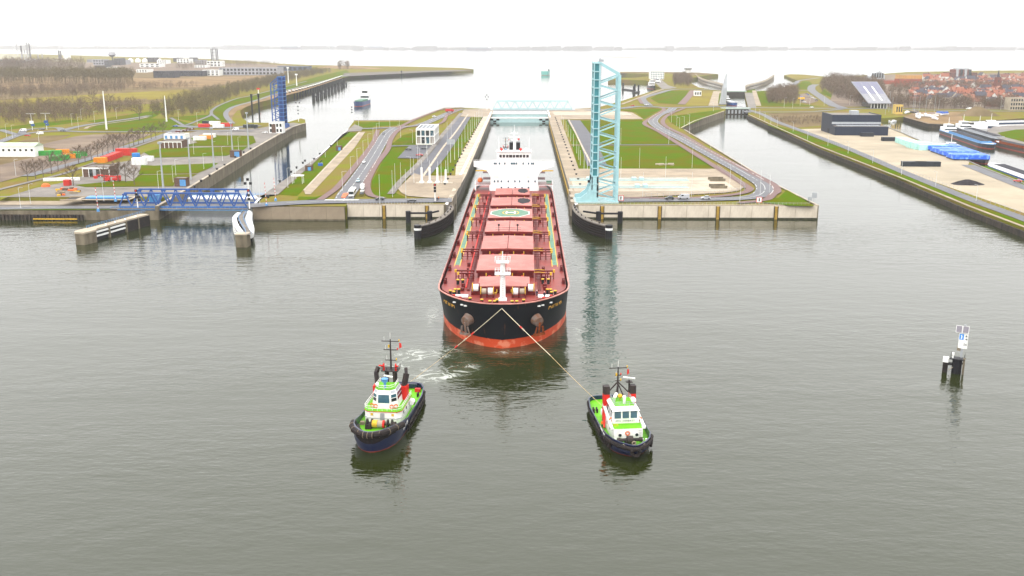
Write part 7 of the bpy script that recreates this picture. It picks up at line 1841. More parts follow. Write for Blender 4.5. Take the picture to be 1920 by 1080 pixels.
for i in range(9): MB().cbox(random.uniform(-5, 5), random.uniform(-2.5, 2.5), .4, random.uniform(1.5, 3), random.uniform(1, 2), .9).build('rubble_piece', pale, t)
for i, (u, v) in enumerate(((820, 377), (822.5, 375), (1252, 379))):
    person(f'pedestrian waiting by the barrier, {["left of the signal mast", "beside the other pedestrian by the signal mast", "near the black car"][i]}', tuple(G3(u, v, ZR)), R(40 * i), [navy, hivis, navy][i], navy, navy)
# ------------------------------------------------------------------ right yard
navyw = M('anthracite_cladding', (.026, .036, .064), .45, var=.12, scale=.4, stretch=(6, 6, .2))
pw = G3(1565, 254); w1 = G3(1663, 254).x - pw.x
t = thing('warehouse', 'long dark anthracite warehouse with two roof levels on the sandy yard', 'warehouse', pw, R(-2))
d1 = 20.
MB().box(0, w1, 0, d1 * .55, 0, 7.13).build('front_wing', navyw, t); MB().box(0, w1 - 3, d1 * .55, d1 * 2.2, 0, 15).build('wall', navyw, t)
MB().box(.5, w1 - 3.5, d1 * .55 + .5, d1 * 2.2 - .5, 15, 15.12).build('roof', greyconc, t); MB().box(.5, w1 - .5, .5, d1 * .55 - .3, 7.13, 7.25).build('lower_roof', greyconc, t)
MB().box(-.1, w1 - 2.9, d1 * .55 - .12, d1 * .55 + .0, 8.2, 10).build('pale_band', steelgrey, t)
q = MB()
for i in range(11): q.box(3 + i * (w1 - 8) / 11, 5.4 + i * (w1 - 8) / 11, 3, d1 * .5, 7.2, 7.7)
q.build('skylight', steelgrey, t); MB().box(w1 * .42, w1 * .56, d1, d1 + 8, 15, 18.4).build('roof_unit', steelgrey, t); MB().box(-.15, .0, 18, 23, 0, 4).build('roller_door', darksteel, t)
q = MB()
for x0, x1, y0, y1 in ((0, w1 - 3, d1 * .55, d1 * .55 + .4), (0, .4, d1 * .55, d1 * 2.2), (w1 - 3.4, w1 - 3, d1 * .55, d1 * 2.2)): q.box(x0, x1, y0, y1, 15, 15.7)
q.build('parapet', navyw, t)
tarp = M('blue_tarpaulin', (.035, .13, .55), .45, var=.25, scale=.4, col2=(.25, .45, .75), lo=.5, hi=.7)
for i, (u, v) in enumerate(((1742, 283), (1757, 289), (1771, 294), (1788, 301))):
    p = G3(u, v); t = thing('covered_crate', f'{ordinal(i + 1)} blue tarpaulin covered crate from the turquoise blocks', 'crate', p, R(-4), 'blue covered crates')
    MB().box(0, 22, 0, 14, .3, 3.2).build('crate', darksteel, t)
    q = MB(); q.loft([[(-.3, -.3, .9), (22.3, -.3, .9), (22.3, 14.3, .9), (-.3, 14.3, .9)], [(-.15, -.15, 3.4), (22.15, -.15, 3.4), (22.15, 14.15, 3.4), (-.15, 14.15, 3.4)], [(.4, .4, 3.7), (21.6, .4, 3.7), (21.6, 13.6, 3.7), (.4, 13.6, 3.7)]]); q.build('tarpaulin', tarp, t)
for i, (u, v, c, L, h) in enumerate(((1690, 268, 'turq', 7, 4), (1697, 270.5, 'turq', 7, 4), (1705, 273, 'turq', 8, 4), (1715, 277, 'turq', 10, 4.6), (1727, 279.5, 'turq', 12, 4.6), (1744, 281, 'turq', 18, 4))): container(f'{ordinal(i + 1)} pale turquoise steel block from the dark warehouse', u, v, c, L, h, 9, R(-4), group='turquoise steel blocks', cat='steel block', name='steel_block')
for u, v, L, lab in ((1668, 264.5, 12, 'black steel box right of the dark warehouse'), (1714, 312, 15, 'black steel frame on the open yard, left one'), (1738, 312, 15, 'black steel frame on the open yard, right one'), (1625, 256, 10, 'grey crates in front of the dark warehouse')): container(lab, u, v, 'dark', L, 3, 4, R(-3), cat='steel frame', name='steel_crate')
t = thing('coal_heap', 'small dark coal heap on the open sandy yard', 'heap', G3(1813, 346)); q = MB(); random.seed(2); n = 20
q.loft([[(9 * math.cos(a) * random.uniform(.85, 1.1), 5 * math.sin(a) * random.uniform(.85, 1.1), 0) for a in np.linspace(0, 6.28, n, endpoint=False)], [(5 * math.cos(a) * random.uniform(.8, 1.1), 2.6 * math.sin(a), 1.5 + random.uniform(-.3, .3)) for a in np.linspace(0, 6.28, n, endpoint=False)], [(1.2 * math.cos(a), .6 * math.sin(a), 2.7) for a in np.linspace(0, 6.28, n, endpoint=False)]]); q.build('coal', coal, t)
t = thing('sand_heap', 'grey brown sand heap on the bank behind the moored barges', 'heap', G3(1835, 217)); q = MB(); q.loft([[(22 * math.cos(a), 12 * math.sin(a), 0) for a in np.linspace(0, 6.28, 16, endpoint=False)], [(3 * math.cos(a) - 2, 2 * math.sin(a), 9) for a in np.linspace(0, 6.28, 16, endpoint=False)]]); q.build('sand', soil, t)
# solar-roofed building, theatre hall, brick halls, apartment block, church
p = G3(1630, 203); w = G3(1659, 203).x - p.x + 4; zt = hgt(151, p.y) - ZQ
t = thing('solar_building', 'building with huge sloping solar roof beside the brown wood', 'building', p, R(-3)); q = MB(); q.add([(-2, -2, 6), (w + 2, -2, 6), (w - 4, 40, zt), (-12, 40, zt), (-2, -2, 5), (w + 2, -2, 5), (w - 4, 40, zt - 1.2), (-12, 40, zt - 1.2)], [(0, 1, 2, 3), (7, 6, 5, 4), (0, 4, 5, 1), (1, 5, 6, 2), (2, 6, 7, 3), (3, 7, 4, 0)]); ro = q.build('roof', M('zinc_roof', (.26, .26, .28), .5, var=.1), t, fix=True)
def onroof(a, b, d=.15): return (-2 + a * (w + 4) + b * ((-12) - (-2)) * (1 - a) + b * a * (-6), -2 + 42 * b, 6 + (zt - 6) * b + d)
for i in range(3):
    for j in range(4):
        f0, f1 = .03 + i * .32, .03 + i * .32 + .29; g0, g1 = .42 + j * .14, .42 + j * .14 + .135; q = MB(); q.add([onroof(f0, g0), onroof(f1, g0), onroof(f1, g1), onroof(f0, g1)], [(0, 1, 2, 3)]); q.build('solar_panel', M('solar_blue', (.13, .13, .2), .35, var=.1), ro)
for a in (.34, .66): q = MB(); q.add([onroof(a - .03, .1, .3), onroof(a + .03, .1, .3), onroof(a + .03, .75, .3), onroof(a - .03, .75, .3)], [(0, 1, 2, 3)]); q.build('skylight', whitep, ro)
MB().box(2, w - 2, 1, 38, 0, 5).build('wall', glass, t); 
for i in range(6): MB().box(2 + i * (w - 4) / 5 - .3, 2 + i * (w - 4) / 5 + .3, .5, 1, 0, 5.2).build('column', whitep, t)
redbrick = M('red_brick', (.33, .10, .065), .85, var=.15, scale=.3); ochre = M('ochre_cladding', (.50, .28, .08), .6, var=.12, scale=.2, stretch=(3, 3, .2)); dbrick = M('dark_brick', (.22, .10, .08), .85, var=.15)
box_building('theatre_hall', 'tall ochre metal clad hall rising over the red roofs', 1693, 156, 1728, 40, hgt(138.5, G(1693, 156)[1]) - ZQ, ochre, greyconc, cat='hall')
box_building('brick_hall', 'long red brick hall left of the ochre hall', 1651, 158, 1692, 30, hgt(148, G(1651, 158)[1]) - ZQ, redbrick, greyconc, cat='hall'); box_building('brick_hall', 'low red brick wing in front of the ochre hall', 1684, 163, 1727, 20, 12, redbrick, greyconc, cat='hall')
Ya = G(1778, 150)[1]; ha = hgt(125.5, Ya) - ZQ
t, w = box_building('apartment_block', 'large stepped brick and glass apartment block above the town', 1779, 150, 1831, 30, ha * .62, dbrick, greyconc, 0, 12, 5)
MB().box(w * .2, w * .8, 2, 26, ha * .62, ha * .9).build('upper_storeys', dbrick, t); MB().box(w * .3, w * .72, 4, 24, ha * .9, ha).build('penthouse', steelgrey, t)
for i in range(4): MB().box(w * (.24 + i * .15), w * (.32 + i * .15), -.6, 2.1, ha * .1, ha * .92).build('glass_bay', glass if i % 2 else steelgrey, t)
pc = G3(1868, 174); hc = hgt(126, pc.y) - ZQ; t = thing('church_tower', 'dark brick church tower with pointed spire in the town', 'church', pc); cw = wid(9, pc.y) / 2
MB().box(-cw, cw, -cw, cw, 0, hc * .55).build('tower', dbrick, t); MB().box(-cw * .85, cw * .85, -cw * .85, cw * .85, hc * .55, hc * .66).build('belfry', dbrick, t)
for x in (-cw * .8, cw * .8):
    for y in (-cw * .8, cw * .8): MB().cyl((x, y, hc * .55), (x, y, hc * .72), .9, .1, n=6).build('pinnacle', dbrick, t)
MB().cyl((0, 0, hc * .66), (0, 0, hc), cw * .6, .1, n=8).build('spire', M('slate', (.07, .07, .09), .6, var=.1), t); 
for z in (.25, .45): MB().box(-1, 1, -cw - .1, -cw + .05, hc * z, hc * (z + .1)).build('window', glass, t)
t, w = box_building('office_block', 'low white flats with balconies behind the right bank', 1893, 207, 1935, 14, 13, pale, greyconc, 0, 9, 3)
box_building('yellow_shed', 'small yellow harbour shed at the marina', 1679, 214, 1692, 9, 9, M('yellow_cladding', (.62, .45, .14), .6, var=.1), greyconc, 0, 3, 1, cat='shed')
t = thing('town_hall', 'grey glass building with curved roof at the far shore', 'building', G3(1631, 149)); q = MB(); W2 = wid(26, G(1631, 149)[1])
q.loft([[(x, 0, z) for x, z in ((0, 0), (W2, 0), (W2, 8), (W2 * .75, 14), (W2 * .62, 16), (W2 * .3, 12), (0, 6))], [(x, 25, z) for x, z in ((0, 0), (W2, 0), (W2, 8), (W2 * .75, 14), (W2 * .62, 16), (W2 * .3, 12), (0, 6))]]); q.build('wall', steelgrey, t)
for i in range(5): MB().box(W2 * (.1 + i * .17), W2 * (.22 + i * .17), -.3, .2, 3, 12).build('window', glass, t)
# town houses
random.seed(21)
tiles = [M('orange_tile', (.29, .115, .07), .7, var=.2, scale=.5), M('brown_tile', (.2, .09, .065), .7, var=.2, scale=.5), M('slate', (.07, .07, .09), .6, var=.1), M('pale_orange_tile', (.32, .16, .11), .7, var=.2, scale=.5)]
walls_ = [M('house_white', (.66, .65, .62), .7, var=.06), M('house_brick', (.27, .14, .10), .85, var=.2), M('house_cream', (.52, .46, .38), .7, var=.08)]
hm = {}
def house_meshes(k, m_, w, d, h, rh):
    key = (k, m_)
    if key not in hm:
        q = MB(); q.box(-w / 2, w / 2, -d / 2, d / 2, 0, h); q.add([(-w / 2, -d / 2, h), (-w / 2, d / 2, h), (-w / 2, 0, h + rh)], [(0, 2, 1)]); q.add([(w / 2, -d / 2, h), (w / 2, d / 2, h), (w / 2, 0, h + rh)], [(0, 1, 2)])
        r = MB(); e = .4; r.add([(-w / 2 - e, -d / 2 - e, h - .2), (w / 2 + e, -d / 2 - e, h - .2), (w / 2 + e, 0, h + rh + .15), (-w / 2 - e, 0, h + rh + .15), (-w / 2 - e, d / 2 + e, h - .2), (w / 2 + e, d / 2 + e, h - .2)], [(0, 1, 2, 3), (3, 2, 5, 4)])
        wi = MB().box(-.6, .6, -.06, .06, 0, 1.5)
        ch = MB().box(-.5, .5, -.5, .5, 0, 1.8)
        hm[key] = (q.mesh('wall', walls_[k]), r.mesh('roof', tiles[m_]), wi.mesh('window', glass), ch.mesh('chimney', tiles[1]))
    return hm[key]
cnt = 0; houses = []
for v in np.linspace(149, 199, 17):
    span = (1712, 1990) if v > 165 else (1735, 1990)
    u = span[0] + random.uniform(0, 8)
    while u < span[1]:
        if not (1772 < u < 1836 and v < 153) and not (v > 192 and random.random() < .45): houses.append((u, v + random.uniform(-.9, .9)))
        u += random.uniform(11, 17) * (.7 + (v - 149) / 90)
houses.sort(key=lambda h: (round(h[1] / 3), h[0]))
rowi = {}
for u, v in houses:
    rk = int((v - 147) // 3.2); rowi[rk] = rowi.get(rk, 0) + 1
    k, m_ = random.choice((0, 0, 1, 2)), random.choice((0, 0, 3, 1, 2, 1, 2)); w, d, h, rh = 11, 8.5, 6.0, 4.2
    cn_ = ('white', 'brick', 'cream')[k]; tn = ('orange', 'brown', 'slate', 'pale orange')[m_]
    t = thing('town_house', f'{cn_} town house with {tn} roof, {ordinal(rowi[rk])} from left in the {ordinal(rk + 1)} row behind', 'house', G3(u, v), R(random.choice((0, 90, 8, 98, -12, 78))), 'town houses')
    a, b, c_, d_ = house_meshes(k, m_, w, d, h, rh); s = random.uniform(.85, 1.35); t.scale = (s, s * random.uniform(.8, 1.1), s * random.uniform(.8, 1.05))
    for nm, me in (('wall', a), ('roof', b)): o = bpy.data.objects.new(nm, me); C.objects.link(o); o.parent = t
    rf_ = o; o = bpy.data.objects.new('chimney', d_); C.objects.link(o); o.parent = rf_; o.location = (3, 0, h + rh - .6)
    if v > 175:
        for x in (-3, 0, 3):
            o = bpy.data.objects.new('window', c_); C.objects.link(o); o.parent = t; o.location = (x, -d / 2, 2.6)
# ------------------------------------------------------------------ west works: chemical plant, offices, stacks
def base_at(u, v): return G3(u, v, ZQ)
def stack(label, u, v0, v1, wpx, mat, name='chimney_stack', cat='chimney', lattice=False):
    p = base_at(u, v0); h = hgt(v1, p.y) - ZQ; r = wid(wpx, p.y) / 2; t = thing(name, label, cat, p)
    if not lattice:
        MB().cyl((0, 0, 0), (0, 0, h), r * 1.15, r * .85, n=10).build('shaft', mat, t); MB().cyl((0, 0, h * .93), (0, 0, h * .97), r * 1.1, n=10).build('ring_platform', mat, t)
    else:
        for sx in (-1, 1):
            for sy in (-1, 1): MB().beam((sx * r, sy * r, 0), (sx * r * .5, sy * r * .5, h), r * .22).build('leg', mat, t)
        for i in range(12): z = h * i / 12; MB().beam((-r * (1 - i / 24), -r, z), (r * (1 - i / 24), -r * .9, z + h / 12), r * .14).build('brace', mat, t)
        MB().cyl((0, 0, 0), (0, 0, h * 1.02), r * .28, n=8).build('flue', mat, t)
    return t
dk = M('works_dark', (.09, .085, .10), .7, var=.2); wg = M('works_grey', (.34, .34, .37), .6, var=.15, scale=.1)
for u, v0, v1, w_, mt, lab, lat in ((42, 112, 86, 3.2, dk, 'dark process column left of the lattice tower', 0), (47.5, 112, 93, 2, wg, 'thin grey column beside the dark process column', 0), (53, 110, 80, 4, wg, 'pale lattice flare tower at the chemical works', 1), (57.5, 110, 81, 2.4, dk, 'dark slender chimney right of the lattice flare tower', 0), (33, 104, 76, 1.4, wg, 'thin tall aerial mast at the left of the chemical works', 0), (111.5, 111, 95, 2.6, dk, 'left column of the dark pair beside the round tank', 0), (115, 111, 95.5, 2.4, dk, 'right column of the dark pair beside the round tank', 0), (120, 112, 102, 1.8, dk, 'short dark column next to the round tank', 0), (72, 113, 102, 2.5, wg, 'short grey column in the steam', 0), (80, 112, 100, 1.6, wg, 'thin grey column in the steam', 0)):
    stack('' + lab, u, v0, v1, w_, mt, lattice=bool(lat))
def vbox(name, label, u0, v0, u1, v1, mat, depth=40, cat='building', cols=0, rows=0):
    h = hgt(v1, G(u0, v0)[1]) - ZQ
    return box_building(name, label, u0, v0, u1, depth, max(h, 3), mat, greyconc, 0, cols, rows, cat=cat)
t = thing('storage_tank', 'large white round storage tank at the chemical works', 'tank', base_at(126, 112)); r = wid(13, t.location.y) / 2; MB().cyl((0, 0, 0), (0, 0, r * 1.6), r, n=24).build('shell', whitep, t); MB().cyl((0, 0, r * 1.6), (0, 0, r * 1.85), r, r * .3, n=24).build('dome', whitep, t)
t = thing('water_tower', 'tall water tower with wide flat bowl at the works', 'water tower', base_at(211.5, 118)); hh = hgt(98, t.location.y) - ZQ; r = wid(13, t.location.y) / 2; MB().cyl((0, 0, 0), (0, 0, hh * .6), r * .16, n=10).build('shaft', dk, t); MB().cyl((0, 0, hh * .58), (0, 0, hh * .75), r * .5, r, n=20).build('bowl', dk, t); MB().cyl((0, 0, hh * .75), (0, 0, hh), r, r * .8, n=20).build('bowl_top', wg, t)
t = thing('process_tower', 'tall grey framed process tower with flat head on the horizon', 'tower', base_at(403, 115)); hh = hgt(92, t.location.y) - ZQ; r = wid(9, t.location.y) / 2
for sx in (-1, 1):
    for sy in (-1, 1): MB().beam((sx * r, sy * r, 0), (sx * r, sy * r, hh), r * .3).build('column', dk, t)
for i in range(9): MB().box(-r, r, -r, r, hh * (i + .2) / 9, hh * (i + .55) / 9).build('floor', wg if i % 2 else dk, t)
MB().box(-r * .7, r * .7, -r * .7, r * .7, hh, hh * 1.12).build('head_house', wg, t)
random.seed(31); k_ = 0
for u0, v0, u1, v1, mt, lab in ((0, 121, 10, 112, wg, 'grey process block at the far left edge'), (12, 121, 30, 114, dk, 'dark pipe rack block at the far left'), (32, 119, 48, 113, wg, 'grey pipe block below the columns'), (50, 118, 66, 111, wg, 'grey unit below the flare tower'), (163, 117, 172, 112, wg, 'grey unit right of the round tank'), (175, 122, 195, 112, wg, 'grey process unit left of the water tower'), (196, 123, 204, 114, dk, 'dark process unit beside the water tower'), (214, 122, 226, 110, dk, 'dark process unit right of the water tower'), (201, 132, 215, 126.5, whitep, 'small white shed in front of the works'), (178, 130, 198, 124, dk, 'dark low shed in front of the works'),
                                (228, 121, 236, 113, wg, 'grey plant block by the white domes'), (262, 126, 300, 120, whitep, 'long white shed by the tall poplars'), (276, 117, 290, 108.5, dk, 'dark framed unit between the white domes'), (296, 120, 312, 113, whitep, 'white block beneath the small dome'), (325, 116, 337, 109, dk, 'dark framed unit with crane'), (332, 119, 355, 111, whitep, 'white stepped hall on the horizon'), (355, 117, 364, 108.5, dk, 'dark structure beside the white stepped hall'), (366, 121, 382, 113, wg, 'grey hall beside the process tower'), (388, 125, 414, 115, whitep, 'large white hall at the foot of the process tower'), (256, 136, 276, 131, whitep, 'small white office with red vehicle'), (365, 127, 385, 123, whitep, 'white tent hall before the process tower')):
    vbox('factory_block', lab, u0, v0, u1, v1, mt, cat='factory', cols=4, rows=2)
for u, v, lab in ((245, 111, 'first'), (259, 111, 'second'), (272, 111, 'third'), (300, 112, 'fourth')):
    t = thing('white_dome', f'{lab} white conical dome from the left at the works', 'dome', base_at(u, v + 6)); r = wid(10, t.location.y) / 2; MB().cyl((0, 0, 0), (0, 0, r * .8), r, n=20).build('shell', whitep, t); MB().cyl((0, 0, r * .8), (0, 0, r * 1.5), r, r * .08, n=20).build('cone', whitep, t); MB().beam((0, 0, r * 1.3), (0, 0, r * 1.9), r * .1).build('vent', piperred, t)
vbox('office_building', 'dark four storey office block before the works', 288, 146, 328, 134, M('office_dark', (.055, .055, .075), .5, var=.1), 30, 'office', 9, 4); vbox('office_building', 'long dark office wing with glass front', 328, 143, 380, 133.5, M('office_dark', (.055, .055, .075), .5), 40, 'office', 10, 2); vbox('office_building', 'white office with dark window bands', 380, 142, 411, 132, whitep, 30, 'office', 4, 3)
vbox('distribution_hall', 'long pale grey distribution hall beyond the dike wood', 411, 141, 520, 128, wg, 60, 'warehouse', 16, 2); vbox('distribution_hall', 'dark blue hall at the right end of the works', 520, 133, 577, 125, M('hall_blue', (.08, .10, .16), .5, var=.1), 50, 'warehouse', 6, 1)
# steam plumes: thin white volumes
def steam(label, blobs):
    q = MB()
    for u, v, r, s in blobs: p = G3(u, v, ZQ); z = hgt(v, G(u, 117)[1]); Y = G(u, 117)[1]; X = G(u, v, z)[0] if z < 78 else G(u, 117)[0]; q.sphere((X, Y, z), r, 14, 8, s, 1, .6)
    m = bpy.data.materials.get('steam') or bpy.data.materials.new('steam'); m.use_nodes = True; n = m.node_tree; n.nodes.clear(); o_ = n.nodes.new('ShaderNodeOutputMaterial'); vs = n.nodes.new('ShaderNodeVolumePrincipled'); vs.inputs['Density'].default_value = .006; vs.inputs['Color'].default_value = (1, 1, 1, 1); n.links.new(vs.outputs[0], o_.inputs['Volume'])
    o = q.build('steam_plume', m, smooth=True); tag(o, label, kind='stuff')
steam('white steam cloud drifting over the left edge of the works', ((-10, 106, 40, 2.6), (6, 107, 30, 2.2), (20, 109, 22, 1.8), (33, 111.5, 14, 1.6), (43, 113.5, 9, 1.4)))
steam('low white steam cloud before the dark column pair', ((70, 114.5, 13, 2), (88, 113.5, 16, 2), (105, 113, 16, 1.8), (120, 115, 12, 2), (134, 116.5, 8, 1.6)))
# ------------------------------------------------------------------ other vessels
def vessel(name, label, u, v, L, B, H, hull_c, rz, deck_c=greyconc, house=(.0, .15), house_c=None, cargo=None, hz=6., cat='ship', loc=None, boot=(.35, .05, .03), mast_h=6., group=None, rim=None):
    """small cargo vessel or barge: bow towards +y"""
    p = loc or G3(u, v, 0); t = thing(name, label, cat, p, rz, group)
    hm_ = zpaint('hull_' + name + str(round(L)), [(-9, boot), (.5, hull_c)], amount=.35)
    pf = [(-L / 2, B * .38), (-L / 2 + B * .3, B * .5), (L / 2 - B * 1.3, B * .5), (L / 2 - B * .7, B * .42), (L / 2 - B * .25, B * .22), (L / 2, .02)]
    def ring(z, k, cut): return [Vector((-x * k, y - (cut if y > 0 else 0), z + (max(0, (y - L * .3) / L) * H if z > 0 else 0))) for y, x in pf] + [Vector((x * k, y - (cut if y > 0 else 0), z + (max(0, (y - L * .3) / L) * H if z > 0 else 0))) for y, x in pf[::-1]]
    MB().loft([ring(-1, .9, B * .2), ring(0, .96, B * .12), ring(H, 1, 0)], True, False).build('hull', hm_, t, fix=True)
    q = MB(); r = ring(H * .92, .99, .2); q.add([tuple(a) for a in r], [tuple(range(len(r)))]); q.build('deck', deck_c, t, fix=True)
    if rim is not None:
        q = MB(); rr = ring(H, 1, 0)
        for a, b in zip(rr, rr[1:] + rr[:1]): q.beam(a, b, .5, .35)
        q.build('gunwale', rim, t)
    if house:
        y0 = -L / 2 + L * house[0]; y1 = -L / 2 + L * house[1]; hc_ = house_c or whiteship
        hs_ = MB().box(-B * .4, B * .4, y0, y1, H * .9, H + hz * .55).build('deckhouse', hc_, t); wh_ = MB().box(-B * .26, B * .26, y0 + (y1 - y0) * .2, y1 - (y1 - y0) * .15, H + hz * .55, H + hz).build('wheelhouse', hc_, t)
        q = MB().box(-B * .27, B * .27, y1 - (y1 - y0) * .16, y1 - (y1 - y0) * .13, H + hz * .7, H + hz * .92); q.build('window', glass, wh_); MB().box(-B * .41, B * .41, y1 - .02, y1 + .06, H + hz * .2, H + hz * .4).build('window', glass, hs_)
        MB().cyl((0, (y0 + y1) / 2, H + hz), (0, (y0 + y1) / 2, H + hz + mast_h), .15, n=6).build('mast', whiteship, t)
    if cargo:
        y0 = -L / 2 + L * cargo[0]; y1 = -L / 2 + L * cargo[1]
        MB().box(-B * .36, B * .36, y0, y1, H * .9, H + cargo[2]).build('hatch_coaming', cargo[3], t)
        if cargo[4] is not None: MB().box(-B * .33, B * .33, y0 + .5, y1 - .5, H + cargo[2], H + cargo[2] + .06).build('hold', cargo[4], t)
    return t
navyh = (.02, .05, .16)
vessel('coaster', 'blue hulled coaster with green hatches approaching the old lock', 678, 197, 62, 12.5, 5.2, navyh, R(178), decgreen, (.0, .16), None, (.2, .8, 1.5, decgreen, None), 12)
vessel('coaster', 'small turquoise hulled ship sailing away on the river', 1023.5, 140, 70, 17, 9, (.10, .38, .34), R(-6), greyconc, (.03, .22), None, (.3, .8, 3, darksteel, None), 12, mast_h=9)
vessel('inland_barge', 'blue barge lying in the small east lock', 1369, 196, 60, 9.6, 3.2, (.03, .10, .35), R(180), greyconc, (.0, .15), None, (.25, .85, 1, steelgrey, None), 6, cat='barge')
hold = M('dark_hold', (.03, .03, .04), .8, var=.2)
def barge(label, u0, v0, u1, v1, B, c=(.03, .035, .045), rim=None, hz=5.5, cargo=1.4, hold_m=hold, H=3.0):
    a, b = G3(u0, v0, 0), G3(u1, v1, 0); d = b - a; L = d.length
    return vessel('inland_barge', label, 0, 0, L, B, H, c, math.atan2(-d.x, d.y), steelgrey, (.0, .13), None, (.2, .88, cargo, whiteship if rim is None else rim, hold_m), hz, 'barge', (a + b) / 2, rim=rim or whiteship)
barge('dark barge with blue coaming across the harbour basin', 1772, 250, 1860, 280, 11.5, rim=lblue); barge('dark barge moored behind the blue coaming barge', 1800, 244, 1884, 270, 11, rim=steelgrey)
barge('long barge with white rim moored on the far basin quay', 1990, 232, 1790, 237, 11, (.02, .05, .12), whiteship); barge('long white rimmed barge in front of the far basin quay', 1990, 240, 1848, 243, 11, (.03, .05, .1), whiteship)
barge('rusty brown barge with open hold behind the blue covered crates', 1778, 281, 1848, 308, 11, (.05, .04, .04), rust, 3, 1.0, rust); barge('blue and white barge at the right basin quay', 1985, 362, 1858, 316, 11, (.03, .12, .4), whiteship); barge('old rusty barge by the round field quay', 1990, 300, 1868, 272, 10, (.08, .06, .05), rust)
vessel('workboat', 'white and red workboat behind the dark barges', 1832, 247, 26, 7, 3, (.5, .5, .5), R(70), piperred, (.2, .7), whiteship, None, 5, cat='boat'); vessel('workboat', 'white motor vessel beside the workboat with yellow crane', 1850, 242, 30, 7, 3, (.55, .55, .55), R(80), greyconc, (.2, .6), whiteship, None, 5, cat='boat')
sailm = M('blue_canvas', (.05, .12, .4), .8)
def yacht(label, u, v, rz, sail=False, cover=None, L=9., z=0.):
    p = G3(u, v, z); t = thing('sailboat' if sail else 'motorboat', label, 'boat', p, rz, 'boats in the marina'); B = L * .3
    pf = [(-L / 2, B * .35), (-L * .2, B * .5), (L * .15, B * .45), (L * .38, B * .22), (L / 2, .02)]
    def ring(zz, k): return [Vector((-x * k, y, zz)) for y, x in pf] + [Vector((x * k, y, zz)) for y, x in pf[::-1]]
    MB().loft([ring(-.2, .6), ring(.3, .85), ring(1.3, 1)]).build('hull', whiteship if cover != 'dark' else navyp, t, fix=True); MB().loft([[(-B * .3, -L * .2, 1.3), (B * .3, -L * .2, 1.3), (B * .25, L * .15, 1.3), (-B * .25, L * .15, 1.3)], [(-B * .25, -L * .18, 2.3 if not sail else 1.9), (B * .25, -L * .18, 2.3 if not sail else 1.9), (B * .2, L * .08, 2.2 if not sail else 1.8), (-B * .2, L * .08, 2.2 if not sail else 1.8)]]).build('cabin', whiteship if not sail else pale, t)
    if not sail: MB().cbox(0, L * .1, 1.8, B * .5, .1, .5).build('windscreen', glass, t)
    if sail: MB().cyl((0, L * .05, 1.3), (0, L * .05, L * 1.9), .14, n=5).build('mast', steelgrey, t); MB().cyl((0, L * .05, 2.6), (0, -L * .42, 2.6), .18, n=6).build('boom_cover', sailm, t)
    if cover == 'blue': MB().cyl((0, -L * .4, 1.5), (0, L * .35, 1.5), B * .42, B * .3, n=8).build('canvas_cover', sailm, t)
random.seed(17)
mpos = [(1645, 216, 0), (1652, 219, 0), (1658, 222, 1), (1666, 225, 0), (1672, 220, 1), (1680, 226, 0), (1690, 218, 0), (1665, 217, 1), (1700, 212, 0), (1712, 211, 1), (1722, 214, 1), (1728, 218, 0), (1735, 215, 1), (1742, 219, 0), (1750, 217, 1), (1714, 224, 1), (1722, 221, 0), (1738, 230, 0), (1730, 226, 0), (1752, 223, 0), (1762, 214, 2), (1770, 215, 2), (1690, 223, 0), (1676, 229, 0), (1660, 227, 0)]
for i, (u, v, k) in enumerate(mpos):
    ash = u > 1695 and v < 224
    yacht(f'{ordinal(i + 1)} {"sailing yacht with bare mast" if k == 1 else "blue covered boat" if k == 2 else "small white motorboat"} in the marina, counted from the dark warehouse', u, v, R(random.uniform(0, 360)), k == 1, 'blue' if k == 2 else ('dark' if i % 6 == 3 else None), random.uniform(9, 14), ZT + .8 if ash else 0)
# distant ships near the far shore
for u, v, L, lab in ((545, 91.0, 300, 'faint long ship on the far river, leftmost'), (707, 91.2, 260, 'faint pale tanker on the far river'), (898, 93.4, 330, 'grey container ship on the far river'), (622, 90.6, 160, 'faint small ship left of the pale tanker')):
    p = G3(u, v, 0); vessel('distant_ship', lab, 0, 0, L * .6, 30, 14, (.15, .16, .2), R(88), steelgrey, (.02, .12), None, (.2, .9, 8, steelgrey, None), 26, loc=p)
# ------------------------------------------------------------------ dolphins and pile rows
P0 = spline([Vector(G(u, v, 0)) for u, v in ((537, 184), (560, 178), (590, 169), (615, 160), (642, 150))], 5)
pts = along(P0, (sum((b - a).length for a, b in zip(P0, P0[1:]))) / 27.5)
for i, (p, h) in enumerate(pts):
    t = thing('mooring_pile', f'{ordinal(i + 1)} white capped mooring pile from the blue raised bridge along the dike', 'mooring pile', (p.x, p.y, 0), 0, 'piles along the dike'); MB().cyl((0, 0, -3), (0, 0, 8), 1.7, n=10).build('pile', darksteel, t); MB().cyl((0, 0, 8), (0, 0, 9.3), 1.9, n=10).build('white_cap', whitep, t)
for i, (u, v) in enumerate(((588, 186), (596, 183.5), (603, 180), (610.5, 177), (617, 174), (623, 171), (629, 168), (635, 165.5), (641, 162.5), (645, 160))):
    p = G3(u, v, 0); t = thing('mooring_dolphin', f'{ordinal(i + 1)} dark mooring dolphin from the near end of the free standing row', 'dolphin', p, 0, 'free standing dolphins'); MB().cyl((0, 0, -3), (0, 0, 9), 2.2, n=10).build('pile', darksteel, t); MB().cbox(4.5, -2, 2, 2.4, 2.4, 6).build('fender', darksteel, t); MB().beam((0, 0, 5), (4.5, -2, 4), .8).build('strut', darksteel, t); MB().cyl((0, 0, 9), (0, 0, 14), .4, n=6).build('post', darksteel, t)
